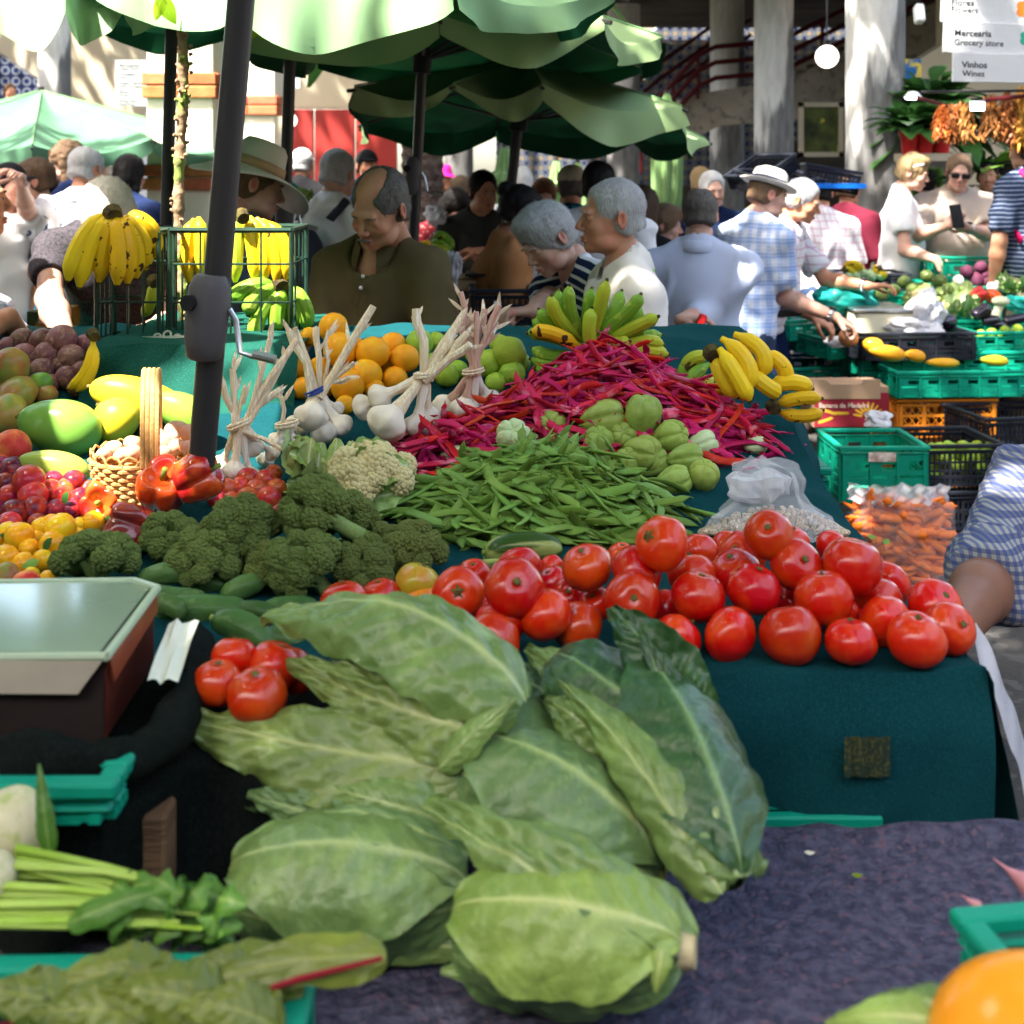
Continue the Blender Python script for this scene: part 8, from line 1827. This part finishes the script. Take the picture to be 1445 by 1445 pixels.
# front crate and those behind it
crate_r('long front teal crate of papayas nearest the camera on the right stall', 1267, 524, 4.2, 4, .62, .40, .088, M_cg, 'slots', 'fl')
crate_r('teal crate directly behind the front papaya crate, black tray inside', 1214, 497, 4.62, 3, .62, .38, .088, M_cg, 'slots', 'fl')
crate_r('black tray standing inside the second teal crate', 1214, 470, 4.55, 4, .42, .26, .10, M_cb, 'slots', 'fl')
crate_r('teal crate reached by the straw hatted man', 1170, 478, 4.85, 20, .30, .30, .08, M_cg, 'slots', 'fl')
crate_r('teal crate at the left end of the right stall below the checked sleeves', 1112, 452, 5.2, 30, .42, .36, .085, M_cg, 'slots', 'fl')
crate_r('teal crate with green limes at the right frame edge', 1376, 468, 4.75, 3, .60, .40, .088, M_cg, 'slots', 'fl')
crate_r('shallow teal crate with eggplants on the right', 1335, 452, 5.2, 3, .62, .36, .07, M_cg, 'slots', 'fl')
crate_r('tall teal crate at the back right behind the beetroots', 1333, 362, 6.2, 2, .60, .40, .16, M_cg, 'slots', 'fl')
crate_r('teal crate under the cauliflowers in the middle of the right stall', 1218, 428, 5.4, 3, .60, .40, .08, M_cg, 'slots', 'fl')
crate_r('teal crate of round courgettes behind the waving hand', 1200, 412, 5.8, 3, .60, .36, .08, M_cg, 'slots', 'fl')
crate_r('teal crate below the beetroots and white turnips', 1330, 404, 5.75, 2, .62, .40, .08, M_cg, 'slots', 'fl')
crate_r('black crate of bananas and chayotes at the back beside the thick column', 1188, 386, 6.3, 2, .34, .28, .09, M_cb, 'slots', 'fl')
crate_r('dark teal crate low under the left end of the right stall', 1105, 520, 4.9, 15, .50, .34, .10, M_cg, 'slots', 'fl')
crate_r('second dark teal crate below the low one under the stall', 1112, 552, 4.8, 15, .50, .34, .10, M_cg, 'slots', 'fl')
# produce on it
for px, py, rx, ry, an, m_, Y, lab in ((1232, 488, 15, 12, 20, M_papo, 4.42, 'small orange papaya at the left end of the front teal crate'), (1252, 498, 26, 11, 8, M_papo, 4.36, 'green flecked orange papaya lying in front of the black tray'), (1291, 502, 15, 9, 8, M_papo, 4.42, 'pale orange papaya second from the right in the front crate'), (1403, 509, 20, 8, 4, M_papy, 4.38, 'yellow papaya at the right in the front teal crate'), (1330, 512, 24, 7, 2, M_papo, 4.45, 'orange papaya seen through the slot of the front crate')): papaya(lab, px, py, rx, ry, an, m_, Y=KY(Y))
RZU = fruit_mesh('courgette', M_zuc, (1, 1, .92), 8, .03, .08, 2, .02)
for k, (px, py, r) in enumerate(((1278, 401, 0), (1308, 390, 10), (1326, 397, 11), (1310, 408, 8), (1240, 408, 8), (1262, 409, 9), (1288, 408, 9), (1222, 413, 9), (1245, 416, 9), (1337, 408, 9), (1215, 407, 8), (1328, 412, 8), (1276, 398, 10), (1300, 405, 8))):
 if r: solo('round_courgette', RZU, 'round striped green courgette, %s of those placed behind the waving hand' % ordinal(k), 'courgette', TV(P(px, py, KY(5.65 - .02 * (py - 400)))) @ rot_rand(.8) @ SC(r / F * KY(5.6)), 'round courgettes')
CAU2 = CAU
for px, py, r, lab, c_ in ((1300, 424, 22, 'white cauliflower in pale leaves left of the ribbed cabbage on the right stall', 1), (1352, 424, 26, 'pale ribbed cabbage in the middle of the right stall', 0), (1330, 436, 16, 'small pale leafy cauliflower between the two larger heads', 1)):
 leafblob('cauliflower' if c_ else 'ribbed_cabbage', lab, 'cauliflower' if c_ else 'cabbage', px, py, r, 9, M_rleaf, Y=KY(5.35), up=(0, -.4, 1), seed=px, core=CAU if c_ else None, corer=.8, L_=1.35, wid=.5, spread=.75)
M_beet = mat('beetroot_skin', (.075, .018, .045), (.12, .03, .06), scale=2, rough=.6, c3=(.2, .1, .12), s3=6, lo3=.6, hi3=.75); BEE = fruit_mesh('beetroot', M_beet, (1, 1, .98), 0, 0, .05, 4, .03)
for k, (px, py, r) in enumerate(((1364, 384, 10), (1377, 396, 12), (1393, 399, 11), (1384, 377, 9), (1401, 387, 9), (1390, 388, 8))): solo('beetroot', BEE, 'dull purple beetroot, %s of those heaped against the tall teal crate' % ordinal(k), 'beetroot', TV(P(px, py, KY(5.85))) @ rot_rand() @ SC(r / F * KY(5.85)), 'beetroots')
m = MB(); [m.tube([P(1392 + k, 379, KY(5.85)), P(1412 + k, 376 + k, KY(5.85)), P(1436, 380 + 2 * k, KY(5.82))], [.006, .006, .004], 6) for k in range(6)]; m.solo('beet_stalks', M_crim, 'dark crimson beet stalks right of the beetroots', 'beet stalks')
WTU = fruit_mesh('white_turnip', mat('white_turnip_skin', (.74, .72, .64), rough=.4, c3=(.5, .55, .3), s3=2, lo3=.6, hi3=.8), (1, 1, 1), 0, 0, .06, 2, .02, point=.15)
for k, (px, py, r) in enumerate(((1409, 397, 10), (1402, 405, 9), (1417, 404, 8), (1352, 396, 8))): solo('white_turnip', WTU, ('upper', 'front left', 'front right', 'lone left')[k] + ' white turnip beside the beetroots on the right stall', 'turnip', TV(P(px, py, KY(5.7))) @ rot_rand(.6) @ SC(r / F * KY(5.7)), 'white turnips')
for k, (px, py, r) in enumerate(((1380, 416, 12), (1400, 418, 11), (1378, 424, 9))): pepper(('largest', 'right hand', 'small lower')[k] + ' bright red pepper between cabbage and turnips on the right stall', px, py, r, RY(1.2 + k), M_pepo if k == 1 else mat('bright_red_pepper_skin', (.6, .02, .015), rough=.15, coat=.8), 1.1, Y=KY(5.45), seed=k)
M_egp = mat('eggplant_skin', (.012, .006, .018), rough=.12, coat=1)
for k, (x0, y0, x1, y1, r) in enumerate(((1372, 448, 1398, 434, 10), (1385, 455, 1412, 452, 8), (1325, 458, 1350, 452, 11), (1415, 456, 1450, 448, 8), (1398, 458, 1425, 462, 7))): cucumber('glossy dark eggplant, %s from the left on the right stall' % ('second', 'third', 'first', 'fifth', 'fourth')[k], x0, y0, x1, y1, r, M_egp, Y=KY(5.0), bend=.03, name='eggplant', bumps=0)
m = MB(); m.tube([P(1402, 455, KY(5.05)), P(1408, 438, KY(5.05)), P(1411, 427, KY(5.05))], [.031, .022, .028], 10); m.add(ico_sphere(2)[0] * .046, ico_sphere(2)[1], TV(P(1412, 425, KY(5.05))) @ SC(1, 1, .6)); m.solo('cauliflower_stalk', mat('pale_stalk', (.6, .62, .42), rough=.6), 'pale cut cauliflower stalk standing between the eggplants', 'stalk')
GLI = LIM[0]
for k, (px, py, r) in enumerate(((1400, 470, 8), (1418, 467, 8), (1436, 465, 8), (1384, 472, 7), (1410, 475, 7), (1440, 488, 10))): solo('lime', GLI, 'green lime, %s in the teal crate at the right frame edge' % ordinal(k), 'lime', TV(P(px, py, KY(4.85))) @ rot_rand() @ SC(r / F * KY(4.85)), 'limes in the right edge crate')
leafblob('cabbage_greens', 'dark green cabbage leaves sprawling at the right edge beside the turnips', 'greens', 1438, 392, 24, 10, M_lleaf, Y=KY(5.6), up=(-.3, -.3, 1), seed=8, L_=1.3, wid=.5, spread=1.0)
bunch('small far bunch of bananas beside the thick column', (1192, 378), [(1190, 376, 1212, 386, 2, -8, M_banys, 0, 0), (1194, 374, 1216, 382, 2, -6, M_bany, 0, 0), (1190, 380, 1206, 388, 0, -4, M_bany, 0, 0)], KY(6.25), r=.021)
bunch('single far yellow banana right of the small far bunch', (1238, 378), [(1233, 374, 1251, 386, -1, 6, M_bany, 0, 0)], KY(6.2), r=.024)
for k, (px, py) in enumerate(((1206, 388), (1218, 386), (1229, 388), (1198, 390), (1242, 389))): solo('chayote', CHP, 'pale chayote, %s of those below the far bananas' % ordinal(k), 'chayote', TV(P(px, py, KY(6.2))) @ rot_rand() @ SC(.031), 'far chayotes')
# scale on the right stall
s2 = thing('kitchen_scale', 'cream coloured market scale with a flat steel pan on the right stall', 'scale', TV(P(1240, 470, KY(4.9))))
m = MB(); a = P(1245, 455, KY(4.9)); m.box(a + Vector((0, .1, 0)), (.33, .35, .14), bev=.02); m.part('body', mat('cream_scale_plastic', (.70, .66, .48), rough=.4), s2, smooth=False)
m = MB(); m.box(P(1240, 436, KY(4.9)) + Vector((0, .1, 0)), (.31, .38, .016), bev=.006); m.part('pan', M_steel, s2, smooth=False)
crumple('white crumpled plastic bag lying in the black tray on the right stall', 1290, 462, 38, 15, KY(4.75), M_filmw, 3, amp=.2, group='plastic bags on the right stall'); crumple('upright thin clear plastic bag beside the cream scale', 1305, 440, 22, 26, KY(4.85), M_filmw, 5, amp=.22, group='plastic bags on the right stall')
crumple('teal plastic bag bulging behind the outstretched arms', 1192, 425, 42, 24, KY(5.2), M_film2, 7, amp=.15); crumple('teal plastic bag at the right frame edge above the eggplants', 1440, 432, 22, 16, KY(5.2), M_film2, 9, amp=.15); crumple('white plastic wrap on the crate under the watch wearing hand', 1182, 484, 16, 9, KY(4.55), M_filmw, 11)
ON = fruit_mesh('onion', mat('tan_onion_skin', (.55, .25, .10), (.45, .2, .08), scale=4, rough=.4), (1, 1, .9)); solo('onion', ON, 'tan onion touched by the straw hatted man', 'onion', TV(P(1197, 477, KY(4.45))) @ SC(.05))
# under the stall
crate_r('orange lattice crate standing under the front papaya crate', 1268, 563, 4.25, 3, .33, .30, .125, M_co, 'lattice', 'fl')
crate_r('second orange lattice crate below and behind the black crate', 1272, 620, 4.3, 3, .33, .30, .16, M_co, 'lattice', 'fl')
crate_r('black barred crate filled with green limes, upper of its stack', 1308, 628, 3.75, 5, .235, .26, .125, M_cb, 'bars', 'fl')
for k in range(34):
 px = 1316 + (k % 8) * 13 + rnd(-4, 4); py = 632 + (k // 8) * 14 + rnd(-3, 3) - 14 * (k >= 26) * 3; solo('lime', GLI, 'green lime, %s counted from the left corner of the barred black crate' % ordinal(k), 'lime', TV(P(px, min(py, 680), KY(3.84) + .04 * (k % 3))) @ rot_rand() @ SC(.030), 'limes in the barred black crate')
crate_r('black barred crate under the lime crate', 1300, 694, 3.75, 5, .30, .26, .15, M_cb, 'bars', 'fl')
crate_r('black barred crate at the bottom of the same stack', 1300, 768, 3.75, 5, .30, .26, .15, M_cb, 'bars', 'fl')
crate_r('empty black barred crate half hidden right of the lime crate', 1392, 590, 4.0, 10, .30, .26, .14, M_cb, 'bars', 'fl')
crate_r('deep empty teal crate with a small picture label', 1187, 630, 3.62, 1, .245, .25, .16, M_cg, 'slots', 'fl')
m = MB(); m.box(P(1245, 645, KY(3.61)), (.112, .005, .037)); m.solo('label', mat('produce_print_label', (.7, .68, .62), (.35, .25, .2), scale=30, rough=.6), 'small white picture label on the deep teal crate', 'label', smooth=False)
crate_at('teal crate corner peeping out under the dark cloth right of the plastic bag', 1120, 660, 2.95, 0, .075, .12, .05, M_cg, 'slots', 'fl')
bx = thing('banana_box', 'cardboard banana box with dark red and yellow print under the right stall', 'cardboard box', TV(P(1200, 600, KY(3.95))))
M_card = mat('brown_cardboard', (.42, .27, .17), (.36, .23, .14), scale=6, rough=.9); M_cred = mat('box_red_print', (.28, .02, .035), (.22, .02, .03), scale=5, rough=.7); M_cyel = mat('box_yellow_print', (.62, .36, .03), rough=.7)
a = P(1148, 535, KY(3.95)); c = P(1254, 603, KY(3.95)); w_, h_ = c.x - a.x, a.z - c.z; yb = KY(3.95)
m = MB(); m.box(((a.x + c.x) / 2, yb + .13, c.z + h_ * .42), (w_, .26, h_ * .84)); m.part('body', M_card, bx, smooth=False)
m = MB(); m.prism([(a.x, c.z + h_ * .6), (a.x, a.z), (a.x + w_ * .15, a.z), (a.x + w_ * .22, a.z - h_ * .1), (a.x + w_ * .62, a.z - h_ * .1), (a.x + w_ * .68, a.z), (c.x - w_ * .12, a.z), (c.x - w_ * .12, c.z + h_ * .6)], yb - .014, yb - .006); m.part('flap', M_card, bx, smooth=False)
m = MB(); m.box(((a.x + c.x) / 2, yb - .008, c.z + h_ * .37), (w_ * .99, .006, h_ * .70)); m.part('front_print', M_cred, bx, smooth=False)
for k in range(9):
 m = MB(); an = radians(10 + k * 20); o = Vector((a.x + w_ * .72, yb - .0125, c.z + h_ * .22)); blade(m, o + Vector((cos(an), 0, sin(an))) * .026, (cos(an), 0, sin(an)), (0, -1, 0), .046, .009, 0, 6, 3); m.part('printed_ray', M_cyel, bx)
for q, (u0, v0) in enumerate(((.05, .10), (.25, .30), (.10, .38))):
 m = MB(); blade(m, (a.x + w_ * u0, yb - .013, c.z + h_ * v0), (.9, 0, .3 - .3 * q), (0, -1, 0), .075, .015, 0, 6, 3); m.part('printed_ray', M_cyel, bx)
tx = text_mesh('Banana da Madeira', .030, mat('box_text_cream', (.72, .55, .45), rough=.7), .0004, .0004); part('lettering', tx, bx, WM[bx.name].inverted() @ T(a.x + w_ * .06, yb - .0135, c.z + h_ * .42) @ RX(pi / 2))
crumple('white crumpled plastic lying on the banana box', 1240, 592, 20, 12, KY(3.88), M_filmw, 13, amp=.25)
# carrot bag
cb = thing('carrot_bag', 'clear plastic sack full of orange carrots beside the stall', 'bag of carrots', TV(P(1268, 830, KY(3.3))))
M_car = mat('carrot_skin', (.85, .20, .015), (.75, .17, .02), scale=20, stretch=(1, 1, 1), rough=.5, val=.15, c3=(.45, .15, .05), s3=30, lo3=.6, hi3=.7)
r_ = random.Random(9); CARM = []
for k in range(4):
 m = MB(); b_ = .01 * (k - 1.5); m.tube([(-.055, 0, 0), (-.05, b_ * .2, 0), (-.02, b_, 0), (.02, b_, .003), (.06, 0, 0)], [.006, .0125, .0115, .008, .002], 9); m.tube([(-.056, 0, 0), (-.062, 0, 0)], [.004, .002], 6); CARM.append(m.mesh('carrot', M_car))
for k in range(190):
 px = 1268 + r_.uniform(-50, 50); py = 705 + r_.uniform(0, 118); dy = .0 if k < 130 else r_.uniform(.02, .06); zq = (py - 705) / 118.
 px = 1268 + (px - 1268) * (.98 + .1 * sin(zq * 3)) + 8 * zq; M_ = TV(P(px, py, 4.83 + dy * 1.4 + .045 * ((px - 1268) / 60) ** 2)) @ RY(r_.gauss(.15, .45) + (pi if r_.random() < .5 else 0)) @ RZ(r_.gauss(0, .35)) @ SC(r_.uniform(1.1, 1.45))
 part('carrot', CARM[k % 4], cb, WM[cb.name].inverted() @ M_)
M_car_film = mat('clear_sack_film', (.85, .82, .86), rough=.16, coat=.4, alpha=.12, bump=.7, bscale=14, bdist=.03)
def sack(px, py, rx, ry, Y, amp, seed, pw=.42, dpt=.13):
 def fn(u, v):
  cu, su = np.cos(u), np.sin(u); sv = np.sin(v) ** pw; G = np.stack([np.sign(cu) * np.abs(cu) ** .6 * sv * rx / F * Y, np.sign(su) * np.abs(su) ** .7 * sv * dpt, np.sign(np.cos(v)) * np.abs(np.cos(v)) ** .55 * ry / F * Y], -1)
  D = G / np.linalg.norm(G, axis=-1, keepdims=True); return G + D * (wob(G, seed, amp, 38))[..., None]
 m = sph(fn, 70, 50); V = m.v[0]; m.v[0] = V + np.array(P(px, py, Y)); return m
sack(1270, 762, 72, 72, 4.90, .006, 4).part('sack', M_car_film, cb)
m = MB(); rows = []
for i_ in range(60):
 u = i_ / 59; x = 1196 + 142 * u; rows.append([tuple(P(x + 2 * sin(9 * v), 680 + 22 * v + 3 * sin(u * 9), 4.86) + Vector((0, -.07 * sin(pi * u) - .012 * sin(u * 46 + 3 * v) - .01 * sin(u * 21), .006 * sin(u * 30)))) for v in np.linspace(0, 1.15, 12)])
m.grid(rows); m.part('gathered_top', mat('gathered_film', (.80, .78, .82), rough=.3, coat=.3, alpha=.6, bump=.6, bscale=20, bdist=.02), cb)
# bag of snails on the main stall
sb = thing('shell_bag', 'clear plastic bag of small pale brown snails or nuts on the teal cloth', 'bag of nuts', TV(SP(1090, 755)))
M_nut = mat('pale_brown_shell', (.55, .42, .28), (.26, .17, .10), scale=2, rough=.5, val=.3, c3=(.7, .6, .45), s3=3)
NUT = [fruit_mesh('nut', M_nut, (1, .85, .8), 0, 0, .1, k, .06, 12, 8) for k in range(3)]
Yb = SP(1090, 757).y
for k in range(300):
 u = r_.uniform(-1, 1); v = r_.random(); hgt = (1 - abs(u) ** 1.6) * 44; px = 1092 + u * 104; py = 752 - v * hgt * (1 - .1 * v); part('nut', NUT[k % 3], sb, WM[sb.name].inverted() @ TV(P(px, py, Yb - .03 + .05 * v + .02 * abs(u) - .02 * r_.random())) @ rot_rand() @ SC(.0068))
M_bagfilm = mat('milky_bag_film', (.82, .82, .84), rough=.18, coat=.6, alpha=.25, bump=.8, bscale=16, bdist=.03)
def fnb(u, v):
 t = v / pi; z = np.cos(v); G = np.stack([np.cos(u), np.sin(u) * .6, 0 * u], -1)
 rx = np.interp(t, [0, .15, .3, .42, .52, .62, .8, .93, 1], [.0, .022, .050, .056, .052, .062, .105, .118, .0]); zz = np.interp(t, [0, .15, .3, .42, .52, .62, .8, .93, 1], [.122, .128, .115, .09, .072, .055, .022, .004, .0])
 fold = 1 + .10 * np.sin(7 * u + 3 * t) * (t < .75) + .06 * np.sin(13 * u + 9 * t) * (t < .8) + .025 * np.sin(19 * u + 6 * t)
 G = G * (rx * fold)[..., None]; G[..., 2] = zz + .008 * np.sin(5 * u + 1) * (t < .5) * (1 - t); G[..., 0] += np.interp(t, [0, .5, 1], [-.022, -.006, .002]); return G
m = sph(fnb, 90, 60); V = m.v[0]; V += np.stack([wob(V, 5, .0028, 55), wob(V, 6, .0022, 55), wob(V, 7, .0022, 55)], -1); m.v[0] = V * 1.08 + np.array([P(1090, 757, Yb).x, Yb, Sz(Yb) + .002]); m.part('bag', M_bagfilm, sb)
M_bagfilm2 = mat('milky_gathered_film', (.84, .84, .86), rough=.2, coat=.6, alpha=.45, bump=.8, bscale=16, bdist=.03)
def fnb2(u, v):
 t = v / pi; rx = np.interp(t, [0, .3, .6, 1], [.018, .05, .052, .020]); G = np.stack([np.cos(u) * rx * (1 + .16 * np.sin(5 * u + 3 * t) + .08 * np.sin(11 * u)), np.sin(u) * rx * .5, np.interp(t, [0, .3, .6, 1], [.118, .108, .08, .062])], -1); return G
m = sph(fnb2, 80, 24); V = m.v[0]; V += np.stack([wob(V, 15, .004, 60), wob(V, 16, .003, 60), wob(V, 17, .003, 60)], -1); m.v[0] = V * 1.05 + np.array([P(1085, 757, Yb).x - .02, Yb - .01, Sz(Yb)]); m.part('tied_top', M_bagfilm2, sb)
# leaf scraps on the teal cloth
for k, (px, py, a_) in enumerate(((1150, 765, .3), (1248, 772, 1.2), (1236, 764, 2.2))):
 c = SP(px, py); m = MB(); blade(m, c + Vector((0, 0, .006)), (cos(a_), .3, .3), (0, -.5, 1), .016, .006); m.solo('leaf_scrap', M_leafl, ('green sprig scrap behind the right hand tomatoes', 'upper tiny green scrap near the cloth edge', 'lower tiny green scrap near the cloth edge')[k], 'leaf scrap')
# white sheet hanging at the right edge of the front
m = MB(); rows = []
for i_ in range(40):
 t = i_ / 39; rows.append([tuple(P(1368 + 95 * t + w * (10 + 26 * t), 880 + 290 * t - w * 6, 1.75 + .05 * w) + Vector((0, .01 * sin(8 * t + 3 * w), .006 * sin(20 * t + w * 5)))) for w in np.linspace(0, 1, 12)])
m.grid(rows); m.solo('white_sheet', M_filmw, 'white plastic sheet hanging down beside the stall at the right edge', 'plastic sheet')

# ---------------------------------------------------------------- middle stall behind the polo men
mt2 = thing('middle_stall', 'stall table of oranges and passion fruit behind the olive shirted man', 'market stall', T(-.2, 5.2, 0))
m = MB(); m.box((-.15, 5.3, .99), (1.5, 1.5, .04)); m.part('board', M_wood, mt2, smooth=False)
for x, y in ((-.8, 4.65), (.5, 4.65), (-.8, 5.9), (.5, 5.9)):
 m = MB(); m.box((x, y, .48), (.06, .06, .95)); m.part('leg', M_wood, mt2, smooth=False)
OR2 = [fruit_mesh('orange', mat('dull_orange_peel', (.62, .25, .02), (.50, .22, .02), scale=1.5, rough=.45, bump=.3, bscale=40, bdist=.03), (1, 1, .96), seed=4)]
o2 = [(593, 401, 9), (607, 408, 9), (600, 416, 9), (618, 417, 11), (583, 420, 9), (592, 432, 9), (606, 432, 9), (622, 432, 9), (635, 424, 7), (578, 410, 8), (630, 412, 7), (586, 409, 7), (640, 436, 7), (612, 442, 8), (628, 446, 8)]
for k, (px, py, r) in enumerate(o2): solo('orange', OR2[0], 'dull orange, %s in the pyramid behind the olive shirted man' % ordinal(k), 'orange', TV(P(px, py, 4.9 + (455 - py) * .004)) @ rot_rand() @ SC(r / F * 5.0), 'oranges in the middle stall pyramid')
for k, (px, py, r) in enumerate(((590, 440, 8), (600, 450, 10), (615, 456, 9), (625, 464, 8), (580, 448, 8), (605, 464, 9), (618, 474, 8), (592, 460, 8), (630, 455, 8), (585, 468, 8))): solo('passion_fruit', PAS[k % 3], 'reddish passion fruit, %s in front of the middle stall orange pyramid' % ordinal(k), 'passion fruit', TV(P(px, py, 4.7)) @ rot_rand() @ SC(r / F * 4.7), 'passion fruit on the middle stall')
crate_at('black crate with a white tag in front of the striped woman', 666, 408, 4.95, 2, .24, .30, .14, M_cb, 'bars', 'fl'); crate_at('teal crate under the black tagged crate', 640, 462, 4.8, 2, .36, .34, .06, M_cg, 'slots', 'fl')
m = MB(); m.box(P(702, 432, 4.93), (.028, .004, .04)); m.solo('tag', M_white, 'small white tag on the black crate of the middle stall', 'tag', smooth=False)
s3 = thing('flat_scale', 'cardboard coloured scale with a dark flat pan at the foot of the dark parasol pole', 'scale', TV(P(690, 400, 5.2))); m = MB(); m.box(P(680, 398, 5.3), (.19, .2, .055), bev=.006); m.part('body', M_card, s3, smooth=False); m = MB(); m.box(P(683, 386, 5.25), (.15, .18, .01), bev=.003); m.part('pan', M_black, s3, smooth=False)
crumple('blue plastic bag of fruit beside the oranges on the middle stall', 606, 372, 28, 18, 5.6, mat('blue_bag_film2', (.01, .07, .32), (.02, .12, .45), scale=7, rough=.3, coat=.3), 21, amp=.12); crumple('thin white plastic bag hanging beside the grey shirted stallholder', 642, 382, 12, 28, 5.7, M_filmw, 22, amp=.2); crumple('clear plastic bag of red onions in front of the blue bag', 606, 392, 22, 16, KY(5.2), mat('onion_bag_film', (.55, .42, .35), (.35, .12, .10), scale=9, rough=.3, alpha=.85, coat=.4), 23, amp=.18); crumple('white plastic bags piled left of the bending dark haired woman', 616, 305, 16, 14, 7.0, M_filmw, 24, amp=.2)
bunch('small green banana bunch behind the blue bag', (620, 332), [(612, 336, 640, 350, 0, -10, M_bang, 0, 0), (610, 342, 636, 356, 0, -6, M_bang, 0, 0), (606, 350, 632, 358, 2, -4, M_bangy, 0, -.02)], 5.9, r=.02)
for k, (px, py, r, m_) in enumerate(((594, 346, 6, 0), (602, 344, 6, 1), (590, 352, 5, 1), (603, 352, 5, 0))): solo('lemon', YPL[k % 3], 'yellow fruit, %s beside the small green banana bunch' % ordinal(k), 'lemon', TV(P(px, py, 5.8)) @ SC(r / F * 5.8), 'yellow fruit in the back')
# left edge box
lbx = thing('banana_carton', 'green and orange printed banana carton behind the passion fruit', 'cardboard box', TV(P(58, 470, 3.9))); a = P(38, 440, 3.9); c = P(82, 468, 3.9)
m = MB(); m.box(((a.x + c.x) / 2, 4.0, (a.z + c.z) / 2), (c.x - a.x, .2, a.z - c.z)); m.part('body', mat('dark_green_carton', (.04, .07, .03), (.32, .18, .03), scale=9, rough=.8, mixlo=.5, mixhi=.54), lbx, smooth=False)
tx = text_mesh('Banana', .026, mat('carton_text', (.6, .5, .38)), .0004, .0004); part('lettering', tx, lbx, WM[lbx.name].inverted() @ T(a.x + .035, 3.898, (a.z + c.z) / 2 - .004) @ RX(pi / 2))
crate_at('teal crate rim under the banana carton at the left', 26, 468, 3.95, 0, .20, .3, .08, M_cg, 'slots', 'fl')
m = MB(); m.box((-1.6, 4.15, .98), (1.1, .7, .04)); m.solo('left_back_table', M_wood, 'wooden table behind the passion fruit at the left', 'table', smooth=False)
# crate carried high by someone behind the hat man
cc = crate_r('black crate with blue bottom carried at head height behind the straw hat', 1118, 252, 5.3, 12, .27, .30, .085, M_cb, 'bars', 'fc', tilt=8)
crate_r('second black crate tilted up at the left of the carried one', 1098, 232, 5.5, 30, .20, .25, .07, M_cb, 'bars', 'fc', roll=-28)
cc2 = P(1168, 262, KY(5.4)); m = MB(); m.box(cc2, (.34, .3, .025)); m.solo('blue_sheet', mat('blue_plastic_sheet', (.01, .14, .6), rough=.4), 'bright blue plastic seen through the bottom of the carried black crate', 'plastic sheet', smooth=False)
crate_r('black crate at the right hand end of the carried pair, tilted up', 1178, 236, 5.35, -8, .22, .3, .10, M_cb, 'bars', 'fc', roll=10)
# green crate with lettuce tilted behind the backpack man
crate_at('tilted teal crate of lettuce between the sun hat and the backpack man', 418, 262, 5.9, 35, .26, .2, .12, M_cg, 'slots', 'fc', roll=40)
leafblob('lettuce', 'light green lettuce in the tilted crate behind the sun hat', 'lettuce', 428, 274, 12, 12, M_lleaf, Y=5.8, seed=3, L_=1.2, wid=.5)
